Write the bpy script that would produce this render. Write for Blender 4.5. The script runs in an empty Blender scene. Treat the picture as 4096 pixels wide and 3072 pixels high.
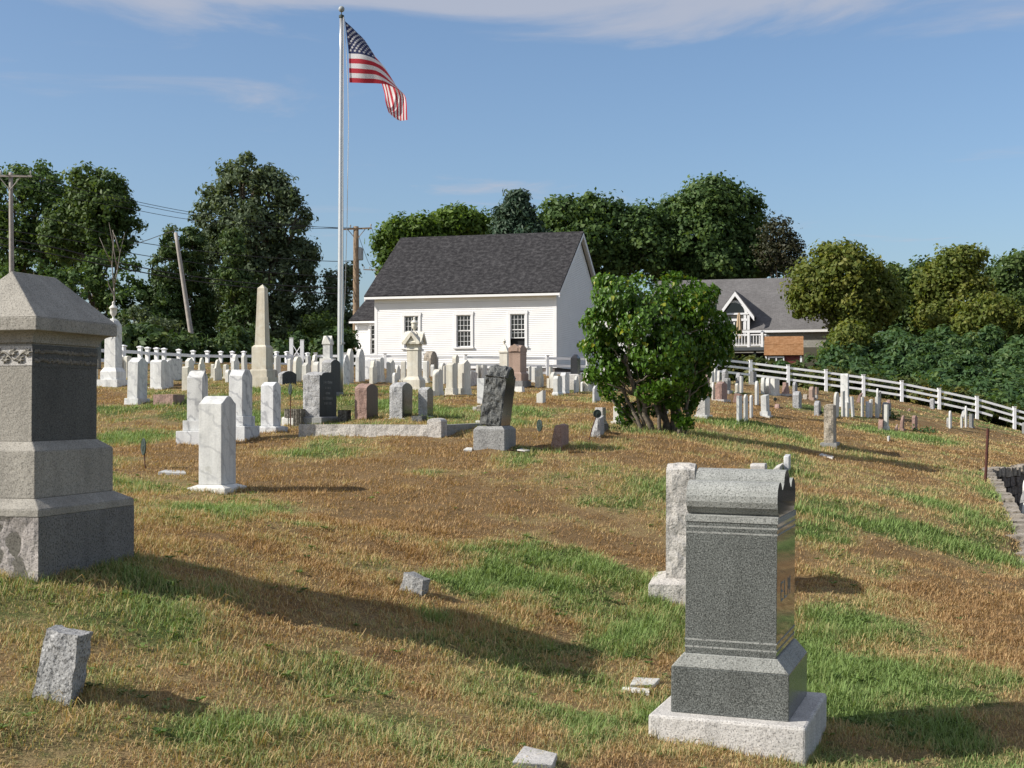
import bpy, bmesh, math, random
import numpy as np
from mathutils import Vector, Matrix

# ------------------------------------------------------------------ camera, world, sun, exposure
SC = bpy.context.scene
COL = SC.collection
F = 5500.0; CX, CY = 2048.0, 1536.0; PITCH = math.atan(84 / 5500.0); EYE = 1.6
cam_d = bpy.data.cameras.new('camera'); cam_d.sensor_width = 36.0; cam_d.lens = F * 36.0 / 4096.0
cam_d.clip_end = 5000; cam_d.clip_start = 0.1
cam = bpy.data.objects.new('camera', cam_d); COL.objects.link(cam)
cam.location = (0, 0, EYE); cam.rotation_euler = (math.pi / 2 + PITCH, 0, 0)
SC.camera = cam
SUN_AZ = math.radians(255.0)      # direction towards the sun, clockwise from +Y
SUN_EL = math.radians(34.5)
SC.view_settings.view_transform = 'Standard'; SC.view_settings.look = 'None'
SC.view_settings.gamma = 1.0; SC.view_settings.use_curve_mapping = False
SC.view_settings.exposure = 0.4
SC.cycles.max_bounces = 6; SC.cycles.transparent_max_bounces = 6
SC.cycles.use_denoising = True

W = bpy.data.worlds.new('World'); SC.world = W; W.use_nodes = True
wn, wl = W.node_tree.nodes, W.node_tree.links
wn.clear()
out = wn.new('ShaderNodeOutputWorld'); bg = wn.new('ShaderNodeBackground'); sky = wn.new('ShaderNodeTexSky')
sky.sky_type = 'NISHITA'; sky.sun_disc = False; sky.sun_elevation = SUN_EL; sky.sun_rotation = SUN_AZ
sky.air_density = 1.0; sky.dust_density = 1.7; sky.ozone_density = 4.0; sky.altitude = 50
bg.inputs[1].default_value = 0.112
tc = wn.new('ShaderNodeTexCoord'); sep = wn.new('ShaderNodeSeparateXYZ'); wl.new(tc.outputs['Generated'], sep.inputs[0])
def wmath(op, a, b=None, c=None):
    n = wn.new('ShaderNodeMath'); n.operation = op
    for i, v in enumerate((a, b, c)):
        if v is None: continue
        if isinstance(v, (int, float)): n.inputs[i].default_value = v
        else: wl.new(v, n.inputs[i])
    return n.outputs[0]
# a thin high cloud sheet seen in perspective: view direction projected on a plane overhead
zc = wmath('MAXIMUM', sep.outputs[2], 0.02)
cxn = wmath('DIVIDE', sep.outputs[0], zc); cyn = wmath('DIVIDE', sep.outputs[1], zc)
comb = wn.new('ShaderNodeCombineXYZ'); wl.new(cxn, comb.inputs[0]); wl.new(cyn, comb.inputs[1])
ns = wn.new('ShaderNodeTexNoise'); ns.inputs['Scale'].default_value = 1.05; ns.inputs['Detail'].default_value = 7; ns.inputs['Roughness'].default_value = 0.58
ns.inputs['Distortion'].default_value = 0.6
sh = wn.new('ShaderNodeVectorMath'); sh.operation = 'ADD'; sh.inputs[1].default_value = (18.5, 9.5, 26.5); wl.new(comb.outputs[0], sh.inputs[0]); wl.new(sh.outputs[0], ns.inputs['Vector'])
rad = wmath('SQRT', wmath('ADD', wmath('MULTIPLY', cxn, cxn), wmath('MULTIPLY', cyn, cyn)))
cov = wn.new('ShaderNodeMapRange'); cov.inputs[1].default_value = 3.25; cov.inputs[2].default_value = 3.95; cov.inputs[3].default_value = 0.25; cov.inputs[4].default_value = -0.10
wl.new(rad, cov.inputs[0])
dens = wn.new('ShaderNodeMapRange'); dens.interpolation_type = 'SMOOTHSTEP'
dens.inputs[1].default_value = 0.49; dens.inputs[2].default_value = 0.74; dens.inputs[3].default_value = 0.0; dens.inputs[4].default_value = 0.72
wl.new(wmath('ADD', ns.outputs[0], cov.outputs[0]), dens.inputs[0])
hsv = wn.new('ShaderNodeHueSaturation'); hsv.inputs['Saturation'].default_value = 1.0; hsv.inputs['Value'].default_value = 1.0
wl.new(sky.outputs[0], hsv.inputs['Color'])
mixc = wn.new('ShaderNodeMix'); mixc.data_type = 'RGBA'
wl.new(dens.outputs[0], mixc.inputs[0]); wl.new(hsv.outputs[0], mixc.inputs[6]); mixc.inputs[7].default_value = (3.5, 3.6, 4.1, 1)
wl.new(mixc.outputs[2], bg.inputs[0]); wl.new(bg.outputs[0], out.inputs[0])

sun_d = bpy.data.lights.new('sun', 'SUN'); sun_d.energy = 5.0; sun_d.angle = math.radians(0.5); sun_d.color = (1.0, 0.945, 0.86)
sun = bpy.data.objects.new('sun', sun_d); COL.objects.link(sun)
SUND = Vector((math.sin(SUN_AZ) * math.cos(SUN_EL), math.cos(SUN_AZ) * math.cos(SUN_EL), math.sin(SUN_EL)))
sun.rotation_euler = SUND.to_track_quat('Z', 'Y').to_euler(); sun.location = (-30, 10, 40)

# ------------------------------------------------------------------ helpers
TH = math.radians(15.8)
RND = random.Random(7)

def P(px, py, d):
    """world point seen at photo pixel (px, py) at distance d along the view"""
    u = (px - CX) / F; v = -(py - CY) / F
    s = d / (math.cos(PITCH) - v * math.sin(PITCH))
    return Vector((u * s, d, EYE + (math.sin(PITCH) + v * math.cos(PITCH)) * s))

def props(o, label=None, cat=None, group=None, kind=None):
    if label: o['label'] = label
    if cat: o['category'] = cat
    if group: o['group'] = group
    if kind: o['kind'] = kind
    return o

def empty(name, loc, rz=0.0, rx=0.0, ry=0.0, label=None, cat=None, group=None, kind=None):
    o = bpy.data.objects.new(name, None); COL.objects.link(o)
    o.location = loc; o.rotation_euler = (rx, ry, rz); o.empty_display_size = 0.2
    return props(o, label, cat, group, kind)

class MB:
    """collects polygons of one mesh object"""
    def __init__(s): s.v = []; s.f = []; s.m = []
    def add(s, vs, fs, mi=0):
        b = len(s.v); s.v.extend([tuple(p) for p in vs])
        for q in fs: s.f.append([b + i for i in q]); s.m.append(mi)
        return s
    def box(s, c, size, mi=0, top=None, shift=(0, 0)):
        """box with bottom-centre c; top=(sx,sy) lets it taper"""
        x, y, z = size; tx, ty = top or (x, y); cx, cy, cz = c; sx, sy = shift
        vs = [(cx + i * x / 2, cy + j * y / 2, cz) for i, j in ((-1, -1), (1, -1), (1, 1), (-1, 1))]
        vs += [(cx + sx + i * tx / 2, cy + sy + j * ty / 2, cz + z) for i, j in ((-1, -1), (1, -1), (1, 1), (-1, 1))]
        return s.add(vs, [(0, 3, 2, 1), (4, 5, 6, 7), (0, 1, 5, 4), (1, 2, 6, 5), (2, 3, 7, 6), (3, 0, 4, 7)], mi)
    def prism(s, prof, x0, x1, mi=0, mcap=None, axis='x'):
        """profile polygon (a,b) counter-clockwise seen from +axis, extruded from x0 to x1"""
        n = len(prof)
        if axis == 'x': f = lambda t, a, b: (t, a, b)
        elif axis == 'y': f = lambda t, a, b: (a, t, b)
        else: f = lambda t, a, b: (a, b, t)
        vs = [f(x0, a, b) for a, b in prof] + [f(x1, a, b) for a, b in prof]
        b0 = len(s.v); s.v.extend(vs)
        mcap = mi if mcap is None else mcap
        s.f.append([b0 + i for i in reversed(range(n))]); s.m.append(mcap)
        s.f.append([b0 + n + i for i in range(n)]); s.m.append(mcap)
        for i in range(n):
            j = (i + 1) % n
            s.f.append([b0 + i, b0 + j, b0 + n + j, b0 + n + i]); s.m.append(mi)
        return s
    def tube(s, pts, r, n=8, mi=0, caps=True):
        pts = [Vector(p) for p in pts]; rs = r if isinstance(r, (list, tuple)) else [r] * len(pts)
        b0 = len(s.v)
        for i, p in enumerate(pts):
            t = (pts[min(i + 1, len(pts) - 1)] - pts[max(i - 1, 0)]).normalized()
            a = t.orthogonal().normalized() if i == 0 else (a - t * a.dot(t)).normalized()
            b = t.cross(a)
            for k in range(n):
                q = p + (a * math.cos(2 * math.pi * k / n) + b * math.sin(2 * math.pi * k / n)) * rs[i]
                s.v.append(tuple(q))
        for i in range(len(pts) - 1):
            for k in range(n):
                k2 = (k + 1) % n
                s.f.append([b0 + i * n + k, b0 + i * n + k2, b0 + (i + 1) * n + k2, b0 + (i + 1) * n + k]); s.m.append(mi)
        if caps:
            s.f.append([b0 + k for k in reversed(range(n))]); s.m.append(mi)
            s.f.append([b0 + (len(pts) - 1) * n + k for k in range(n)]); s.m.append(mi)
        return s
    def lathe(s, prof, n=20, c=(0, 0, 0), mi=0):
        b0 = len(s.v)
        for r, z in prof:
            for k in range(n):
                a = 2 * math.pi * k / n; s.v.append((c[0] + r * math.cos(a), c[1] + r * math.sin(a), c[2] + z))
        for i in range(len(prof) - 1):
            for k in range(n):
                k2 = (k + 1) % n
                s.f.append([b0 + i * n + k, b0 + i * n + k2, b0 + (i + 1) * n + k2, b0 + (i + 1) * n + k]); s.m.append(mi)
        s.f.append([b0 + k for k in reversed(range(n))]); s.m.append(mi)
        s.f.append([b0 + (len(prof) - 1) * n + k for k in range(n)]); s.m.append(mi)
        return s
    def build(s, name, mats, parent=None, smooth=False, bevel=0.0):
        me = bpy.data.meshes.new(name); me.from_pydata(s.v, [], s.f)
        ms = mats if isinstance(mats, (list, tuple)) else [mats]
        for m in ms: me.materials.append(m)
        if len(ms) > 1: me.polygons.foreach_set('material_index', s.m)
        if smooth: me.polygons.foreach_set('use_smooth', [True] * len(me.polygons))
        me.update()
        o = bpy.data.objects.new(name, me); COL.objects.link(o)
        if parent is not None: o.parent = parent
        if bevel:
            b = o.modifiers.new('edge', 'BEVEL'); b.width = bevel; b.segments = 2; b.limit_method = 'ANGLE'; b.angle_limit = math.radians(40)
        return o

def big_mesh(name, verts, loops, nper, mats, parent=None, attrs=None, mat_idx=None):
    """fast mesh of equal polygons: verts (N,3), loops (F,nper)"""
    me = bpy.data.meshes.new(name)
    verts = np.asarray(verts, np.float32); loops = np.asarray(loops, np.int32)
    me.vertices.add(len(verts)); me.vertices.foreach_set('co', verts.ravel())
    nf = len(loops); me.loops.add(nf * nper); me.loops.foreach_set('vertex_index', loops.ravel())
    me.polygons.add(nf); me.polygons.foreach_set('loop_start', np.arange(0, nf * nper, nper, dtype=np.int32))
    me.polygons.foreach_set('loop_total', np.full(nf, nper, np.int32))
    for m in (mats if isinstance(mats, (list, tuple)) else [mats]): me.materials.append(m)
    if mat_idx is not None: me.polygons.foreach_set('material_index', np.asarray(mat_idx, np.int32))
    for k, (dom, a) in (attrs or {}).items():
        at = me.attributes.new(k, 'FLOAT', dom); at.data.foreach_set('value', np.asarray(a, np.float32).ravel())
    me.update(); me.validate()
    o = bpy.data.objects.new(name, me); COL.objects.link(o)
    if parent is not None: o.parent = parent
    return o

def hash2(ix, iy, seed):
    h = (ix.astype(np.int64) * 374761393 + iy.astype(np.int64) * 668265263 + seed * 1442695041) & 0x7fffffff
    h = ((h ^ (h >> 13)) * 1274126177) & 0x7fffffff
    return ((h ^ (h >> 16)) & 0xffff) / 65535.0
def vnoise(x, y, seed=0):
    x = np.asarray(x, float); y = np.asarray(y, float)
    ix = np.floor(x); iy = np.floor(y); fx = x - ix; fy = y - iy
    fx = fx * fx * (3 - 2 * fx); fy = fy * fy * (3 - 2 * fy)
    a = hash2(ix, iy, seed); b = hash2(ix + 1, iy, seed); c = hash2(ix, iy + 1, seed); d = hash2(ix + 1, iy + 1, seed)
    return (a * (1 - fx) + b * fx) * (1 - fy) + (c * (1 - fx) + d * fx) * fy
def fbm(x, y, seed=0, octs=4):
    t = 0; a = 0.5; n = 0
    for o in range(octs):
        t = t + a * vnoise(np.asarray(x) * 2 ** o, np.asarray(y) * 2 ** o, seed + 17 * o); n += a; a *= 0.5
    return t / n

# ------------------------------------------------------------------ materials
def new_mat(name):
    m = bpy.data.materials.new(name); m.use_nodes = True
    nt = m.node_tree; b = nt.nodes['Principled BSDF']
    return m, nt, b
def nd(nt, t, **kw):
    n = nt.nodes.new(t)
    for k, v in kw.items():
        if k in n.inputs: n.inputs[k].default_value = v
        else: setattr(n, k, v)
    return n
def ramp(nt, fac, stops):
    r = nt.nodes.new('ShaderNodeValToRGB'); e = r.color_ramp.elements
    while len(e) < len(stops): e.new(0.5)
    for i, (p, c) in enumerate(stops):
        e[i].position = p; e[i].color = tuple(c) + (1,) if len(c) == 3 else c
    nt.links.new(fac, r.inputs[0]); return r.outputs[0]
def mixrgb(nt, fac, a, b, mode='MIX'):
    n = nt.nodes.new('ShaderNodeMix'); n.data_type = 'RGBA'; n.blend_type = mode
    for i, v in ((0, fac), (6, a), (7, b)):
        if isinstance(v, (int, float)): n.inputs[i].default_value = v
        elif isinstance(v, tuple): n.inputs[i].default_value = v + (1,) if len(v) == 3 else v
        else: nt.links.new(v, n.inputs[i])
    return n.outputs[2]
def coords(nt, scale=(1, 1, 1)):
    t = nt.nodes.new('ShaderNodeTexCoord'); oi = nt.nodes.new('ShaderNodeObjectInfo')
    m = nt.nodes.new('ShaderNodeMapping'); m.inputs['Scale'].default_value = scale
    va = nt.nodes.new('ShaderNodeVectorMath'); va.operation = 'ADD'
    mu = nt.nodes.new('ShaderNodeMath'); mu.operation = 'MULTIPLY'; mu.inputs[1].default_value = 37.0
    nt.links.new(oi.outputs['Random'], mu.inputs[0])
    nt.links.new(t.outputs['Object'], va.inputs[0]); nt.links.new(mu.outputs[0], va.inputs[1])
    nt.links.new(va.outputs[0], m.inputs[0]); return m.outputs[0], oi.outputs['Random']
def bump(nt, b, h, strength, dist=0.01):
    n = nt.nodes.new('ShaderNodeBump'); n.inputs['Strength'].default_value = strength; n.inputs['Distance'].default_value = dist
    nt.links.new(h, n.inputs['Height']); nt.links.new(n.outputs[0], b.inputs['Normal'])

def marble(name, base, vein, stain, vein_amt=0.5, rough=0.55):
    m, nt, b = new_mat(name); v, rnd = coords(nt)
    n1 = nd(nt, 'ShaderNodeTexNoise', Scale=3.2, Detail=6.0, Roughness=0.6, Distortion=1.8); nt.links.new(v, n1.inputs['Vector'])
    w = nd(nt, 'ShaderNodeTexWave', Scale=1.9, Distortion=7.0, Detail=4.0); w.inputs['Detail Scale'].default_value = 2.2; w.bands_direction = 'DIAGONAL'
    nt.links.new(v, w.inputs['Vector'])
    vm = ramp(nt, w.outputs['Fac'], [(0.0, (vein_amt * .6,) * 3), (0.08, (vein_amt * .22,) * 3), (0.22, (0, 0, 0)), (1, (0, 0, 0))])
    sm = ramp(nt, n1.outputs['Fac'], [(0.35, (0, 0, 0)), (0.72, (1, 1, 1))])
    c = mixrgb(nt, sm, base, stain); c = mixrgb(nt, vm, c, vein)
    ag = nt.nodes.new('ShaderNodeMath'); ag.operation = 'MULTIPLY'; ag.inputs[1].default_value = .75; nt.links.new(rnd, ag.inputs[0])
    c = mixrgb(nt, ag.outputs[0], c, mixrgb(nt, 1.0, c, (.83, .82, .78), 'MULTIPLY'))
    ln = nd(nt, 'ShaderNodeTexNoise', Scale=6.5, Detail=7.0, Roughness=.7); nt.links.new(v, ln.inputs['Vector'])
    lf = ramp(nt, ln.outputs['Fac'], [(.60, (0, 0, 0)), (.70, (.55, .55, .55))]); c = mixrgb(nt, lf, c, (.34, .34, .29))
    n2 = nd(nt, 'ShaderNodeTexNoise', Scale=60.0, Detail=3.0); nt.links.new(v, n2.inputs['Vector'])
    gr = ramp(nt, n2.outputs['Fac'], [(0.3, (.86, .86, .86)), (0.65, (1, 1, 1))])
    c = mixrgb(nt, 1.0, c, gr, 'MULTIPLY')
    sv, _r = coords(nt, (7.0, 7.0, .8))
    sn = nd(nt, 'ShaderNodeTexNoise', Scale=1.0, Detail=5.0, Roughness=.6); nt.links.new(sv, sn.inputs['Vector'])
    sk = ramp(nt, sn.outputs['Fac'], [(0.36, (.80,) * 3), (0.56, (1, 1, 1))]); c = mixrgb(nt, 1.0, c, sk, 'MULTIPLY')
    nt.links.new(c, b.inputs['Base Color']); b.inputs['Roughness'].default_value = rough
    b.inputs['Specular IOR Level'].default_value = 0.25
    bump(nt, b, n2.outputs['Fac'], 0.25, 0.006)
    return m

def granite(name, dark, mid, light, scale=85.0, rough=0.7, spec=0.3, bmp=0.5, bscale=14.0, patch=0.15, dk=0.36):
    m, nt, b = new_mat(name); v, rnd = coords(nt)
    n1 = nd(nt, 'ShaderNodeTexNoise', Scale=scale, Detail=2.0, Roughness=0.7); nt.links.new(v, n1.inputs['Vector'])
    c = ramp(nt, n1.outputs['Fac'], [(dk, dark), (dk + .1, mid), (0.56, mid), (0.66, light)])
    n2 = nd(nt, 'ShaderNodeTexNoise', Scale=2.4, Detail=5.0, Roughness=0.6); nt.links.new(v, n2.inputs['Vector'])
    pm = ramp(nt, n2.outputs['Fac'], [(0.3, (1 - patch,) * 3), (0.7, (1, 1, 1))])
    c = mixrgb(nt, 1.0, c, pm, 'MULTIPLY')
    sv, _r = coords(nt, (7.0, 7.0, .8))
    sn = nd(nt, 'ShaderNodeTexNoise', Scale=1.0, Detail=5.0, Roughness=.6); nt.links.new(sv, sn.inputs['Vector'])
    sk = ramp(nt, sn.outputs['Fac'], [(0.36, (.84,) * 3), (0.56, (1, 1, 1))]); c = mixrgb(nt, 1.0, c, sk, 'MULTIPLY')
    nt.links.new(c, b.inputs['Base Color']); b.inputs['Roughness'].default_value = rough
    b.inputs['Specular IOR Level'].default_value = spec
    if bmp:
        n3 = nd(nt, 'ShaderNodeTexNoise', Scale=bscale, Detail=8.0, Roughness=0.62); nt.links.new(v, n3.inputs['Vector'])
        bump(nt, b, n3.outputs['Fac'], bmp, 0.03)
    return m

def paint(name, col, rough=0.5, var=0.06, scale=3.0, spec=0.4, metallic=0.0):
    m, nt, b = new_mat(name); v, rnd = coords(nt)
    n = nd(nt, 'ShaderNodeTexNoise', Scale=scale, Detail=6.0, Roughness=0.65); nt.links.new(v, n.inputs['Vector'])
    g = ramp(nt, n.outputs['Fac'], [(0.3, (1 - var * 2,) * 3), (0.7, (1, 1, 1))])
    c = mixrgb(nt, 1.0, tuple(col), g, 'MULTIPLY')
    nt.links.new(c, b.inputs['Base Color']); b.inputs['Roughness'].default_value = rough
    b.inputs['Specular IOR Level'].default_value = spec; b.inputs['Metallic'].default_value = metallic
    return m

def shingle(name, c1, c2, c3, row=0.14, wid=0.3):
    m, nt, b = new_mat(name); v, rnd = coords(nt)
    t = nt.nodes.new('ShaderNodeTexCoord')
    br = nd(nt, 'ShaderNodeTexBrick', Scale=1.0); br.inputs['Brick Width'].default_value = wid; br.inputs['Row Height'].default_value = row
    br.inputs['Mortar Size'].default_value = 0.006; br.inputs['Color1'].default_value = tuple(c1) + (1,); br.inputs['Color2'].default_value = tuple(c2) + (1,); br.inputs['Mortar'].default_value = tuple(x * .5 for x in c1) + (1,)
    nt.links.new(t.outputs['UV'], br.inputs['Vector'])
    n = nd(nt, 'ShaderNodeTexNoise', Scale=4.0, Detail=6.0, Roughness=0.75); nt.links.new(t.outputs['UV'], n.inputs['Vector'])
    f = ramp(nt, n.outputs['Fac'], [(0.46, (0, 0, 0)), (0.60, (1, 1, 1))])
    n2 = nd(nt, 'ShaderNodeTexNoise', Scale=0.6, Detail=3.0); nt.links.new(t.outputs['UV'], n2.inputs['Vector'])
    g = ramp(nt, n2.outputs['Fac'], [(0.3, (.85, .85, .85)), (0.7, (1.08, 1.08, 1.08))])
    c = mixrgb(nt, f, br.outputs['Color'], tuple(c3)); c = mixrgb(nt, 1.0, c, g, 'MULTIPLY')
    nt.links.new(c, b.inputs['Base Color']); b.inputs['Roughness'].default_value = 0.9; b.inputs['Specular IOR Level'].default_value = 0.15
    bump(nt, b, br.outputs['Fac'], 0.4, -0.01)
    return m

def leaf_mat(name, c1, c2, c3, trans=0.28, attr='tone', rough=0.55, spec=0.25):
    m, nt, b = new_mat(name)
    a = nd(nt, 'ShaderNodeAttribute', attribute_name=attr)
    c = ramp(nt, a.outputs['Fac'], [(0.0, c1), (0.5, c2), (1.0, c3)])
    nt.links.new(c, b.inputs['Base Color']); b.inputs['Roughness'].default_value = rough; b.inputs['Specular IOR Level'].default_value = spec
    tr = nt.nodes.new('ShaderNodeBsdfTranslucent'); mx = nt.nodes.new('ShaderNodeMixShader'); mx.inputs[0].default_value = trans
    tc2 = mixrgb(nt, 1.0, c, (1.25, 1.2, .55), 'MULTIPLY'); nt.links.new(tc2, tr.inputs[0])
    o = nt.nodes['Material Output']
    nt.links.new(b.outputs[0], mx.inputs[1]); nt.links.new(tr.outputs[0], mx.inputs[2]); nt.links.new(mx.outputs[0], o.inputs[0])
    return m

M = {}
M['marble'] = marble('white_marble', (.74, .745, .73), (.38, .39, .41), (.62, .63, .63), .75)
M['veined'] = marble('veined_marble', (.74, .75, .75), (.26, .27, .30), (.60, .61, .62), .95)
M['plain'] = marble('plain_marble', (.76, .755, .72), (.55, .55, .53), (.66, .65, .60), .3)
M['cream'] = marble('cream_marble', (.78, .76, .68), (.64, .60, .51), (.70, .65, .54), .3)
M['lime'] = marble('limestone', (.66, .63, .55), (.56, .50, .40), (.56, .50, .40), .25, .8)
M['rock'] = granite('rock_face_granite', (.13, .13, .13), (.42, .42, .42), (.56, .56, .55), 60, .85, .2, 1.0, 9.0)
M['pale'] = granite('pale_granite', (.26, .25, .24), (.56, .54, .51), (.66, .64, .61), 90, .8, .2, .35, 20.0)
M['pale_rock'] = granite('pale_rock_face', (.26, .25, .23), (.53, .50, .46), (.62, .60, .56), 60, .9, .15, 1.0, 9.0)
M['grey'] = granite('grey_granite', (.12, .12, .12), (.30, .30, .29), (.42, .42, .41), 80, .75, .25, .35, 25.0)
M['monu'] = granite('old_grey_granite', (.17, .16, .14), (.34, .32, .28), (.42, .40, .35), 110, .8, .2, .3, 30.0, .22)
M['monu_rock'] = granite('old_granite_rock_face', (.16, .15, .15), (.36, .33, .31), (.46, .43, .41), 80, .9, .15, .8, 10.0, .2)
M['polish'] = granite('polished_grey_granite', (.045, .048, .046), (.135, .145, .138), (.25, .26, .245), 125, .25, .35, 0, dk=.40)
M['steel'] = granite('hammered_grey_granite', (.11, .11, .105), (.31, .32, .30), (.43, .43, .41), 115, .75, .25, .25, 60.0, dk=.36)
M['darkpol'] = granite('dark_polished_granite', (.02, .02, .022), (.05, .052, .055), (.10, .10, .105), 120, .16, .5, 0)
M['darkrock'] = granite('dark_rock_face', (.035, .037, .037), (.125, .13, .125), (.26, .26, .25), 55, .75, .3, .9, 10.0, .3)
M['darkmatte'] = granite('dark_honed_granite', (.02, .022, .023), (.060, .066, .068), (.11, .115, .115), 120, .55, .12, 0)
M['monu_shade'] = granite('shade_dark_granite', (.05, .05, .048), (.115, .115, .108), (.16, .16, .15), 110, .7, .15, .1, 30.0, .2)  # darker granite for the die's shaded sides, shade deepened in the colour
M['footgran'] = granite('hand_cut_granite', (.10, .10, .10), (.34, .34, .335), (.48, .48, .47), 75, .9, .15, .9, 12.0, .2)
M['monu_rock_shade'] = granite('shade_side_granite', (.07, .068, .065), (.20, .195, .185), (.27, .265, .25), 80, .9, .15, .5, 14.0, .25)  # darker copy for the base's shaded face: grime and shade in the colour
M['mirror'] = granite('mirror_polished_granite', (.025, .027, .027), (.09, .095, .09), (.18, .19, .18), 100, .05, .9, 0)
M['black'] = granite('black_granite', (.015, .016, .018), (.035, .036, .04), (.07, .07, .075), 120, .25, .4, 0)
M['pink'] = granite('pink_granite', (.18, .11, .09), (.36, .24, .20), (.48, .35, .30), 80, .85, .2, .9, 10.0)
M['pinkpol'] = granite('brown_polished_granite', (.05, .025, .02), (.11, .058, .045), (.17, .10, .085), 100, .4, .25, 0)
M['brown'] = granite('brown_granite', (.22, .15, .115), (.41, .295, .235), (.48, .37, .30), 110, .7, .25, .2, 40.0)
M['tan'] = granite('tan_field_stone', (.20, .17, .13), (.42, .37, .30), (.55, .50, .42), 45, .9, .15, 1.0, 8.0, .3)
M['barkstone'] = granite('bark_carved_stone', (.06, .055, .045), (.2, .185, .155), (.36, .34, .3), 30, .9, .15, 1.0, 22.0)
M['white'] = paint('white_paint', (.80, .80, .80), .45, .03, 2.0)
M['vinyl'] = paint('white_vinyl', (.86, .86, .86), .35, .02, 2.0)
M['clap'] = paint('white_clapboard_paint', (.80, .80, .795), .6, .035, 1.2)
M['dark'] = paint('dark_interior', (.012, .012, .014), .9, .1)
M['lead'] = paint('weathered_bronze', (.035, .055, .045), .55, .25, 30.0)
M['rust'] = paint('rusty_iron', (.10, .035, .025), .85, .3, 20.0)
M['alu'] = paint('brushed_aluminium', (.56, .57, .57), .32, .06, 6.0, .5, .75)
M['rope'] = paint('white_rope', (.68, .66, .62), .8)
M['wood'] = paint('weathered_pole_wood', (.30, .215, .14), .9, .28, 6.0)
M['greywood'] = paint('grey_pole_wood', (.36, .33, .30), .9, .15, 6.0)
M['wire'] = paint('black_cable', (.02, .02, .02), .6)
M['steelcan'] = paint('grey_transformer_paint', (.30, .32, .32), .5)
M['roof'] = shingle('charcoal_asphalt_shingles', (.020, .019, .021), (.033, .032, .034), (.062, .060, .062))
M['groof'] = shingle('grey_asphalt_shingles', (.125, .12, .12), (.14, .135, .135), (.155, .15, .15))
M['broof'] = shingle('brown_asphalt_shingles', (.25, .125, .055), (.29, .15, .07), (.33, .185, .095))
M['wshingle'] = shingle('grey_cedar_shingles', (.27, .27, .24), (.34, .33, .29), (.30, .29, .27), .16, .22)
M['redwall'] = paint('barn_red_paint', (.16, .035, .03), .7, .15)
M['canvas'] = paint('tan_canvas', (.42, .31, .20), .9)
M['deckgrey'] = paint('dark_grey_deck_paint', (.07, .08, .085), .7)
M['bark'] = paint('grey_brown_bark', (.22, .185, .145), .95, .35, 14.0, .1)
M['deadwood'] = paint('bleached_dead_wood', (.28, .25, .21), .9, .2, 14.0, .1)
M['fieldstone'] = granite('fieldstone', (.06, .052, .048), (.17, .145, .13), (.30, .26, .235), 18, .9, .15, 1.0, 7.0, .35)
M['mossy'] = granite('lichen_topped_stone', (.18, .16, .13), (.36, .32, .27), (.48, .43, .37), 18, .95, .1, .9, 7.0, .3)
def glass_mat():
    m, nt, b = new_mat('dark_window_glass'); b.inputs['Base Color'].default_value = (.012, .013, .014, 1); b.inputs['Roughness'].default_value = .04
    b.inputs['Specular IOR Level'].default_value = .6
    return m
M['glass'] = glass_mat()
# ------------------------------------------------------------------ terrain
CP = [(0,3072,6.2),(200,2820,6.9),(150,2334,9),(530,2250,9.6),(1660,2390,11.0),(2100,3072,7.2),(2540,2730,10.2),(3225,3070,8.2),(2640,2990,8.4),
(4096,3072,8.6),(4096,2950,9.2),(1200,2420,10.0),(600,2285,9.75),(2700,2430,12.4),(3560,2410,12.8),(4096,2600,11.4),(870,1975,15.5),(1300,2050,14),(1970,1800,20),(2200,1795,20.4),(2600,1725,24),(3320,1797,27),(3150,1895,20),(3600,2050,17.5),
(3940,1930,24),(4096,2250,16.5),(4096,1880,29),(560,1622,30),(430,1548,34),(1055,1547,34),(500,1452,43),(200,1450,41),(900,1478,44),(1270,1695,26.5),(745,1785,21.5),(1340,1590,31),(1655,1558,38),
(2090,1552,40),(2190,1506,56),(1860,1492,55),(1400,1470,50),(2380,1611,33),(2480,1702,26),(2890,1609,37),(2950,1690,29.5),(3020,1538,52),(3155,1548,58),(3310,1570,59),(3640,1612,60),(3790,1640,60),(4060,1722,60),
(3400,1668,40),(3520,1722,35),(3670,1722,37),(3860,1712,44),(3370,1632,43),(1480,1680,25.5),(1900,1745,22),(2830,1679,29)]
TP = [list(P(*c)) for c in CP] + [[-45,20,1.5],[-45,45,3.2],[-45,70,3.2],[-20,70,3.4],[0,72,3.2],[3,72,3.2],[10,72,2.9],[20,75,1.8],[35,75,1.2],[40,60,-.4],[40,30,-1.6],[25,15,-1.2],[15,4,-1.1],[0,2,-.2],[-15,2,.6],[-15,10,1.2],[0,100,3.4],[-40,100,3.2],[40,100,2.6],[-3,3,.1],[4,3,-.6]]
TP = np.array(TP)
def _warp(x, y):
    y = np.clip(y, 0.5, 104); x = np.clip(x, -48, 48)
    return x / (1 + y / 20), np.log(y / 6 + 1) * 12
def _U(r2): return 0.5 * r2 * np.log(r2 + 1e-12)
_bx, _by = _warp(TP[:, 0], TP[:, 1]); _n = len(TP)
_K = _U((_bx[:, None] - _bx) ** 2 + (_by[:, None] - _by) ** 2) + 0.15 * np.eye(_n)
_Pm = np.c_[np.ones(_n), _bx, _by]
_w = np.linalg.solve(np.block([[_K, _Pm], [_Pm.T, np.zeros((3, 3))]]), np.r_[TP[:, 2], 0, 0, 0])
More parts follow.
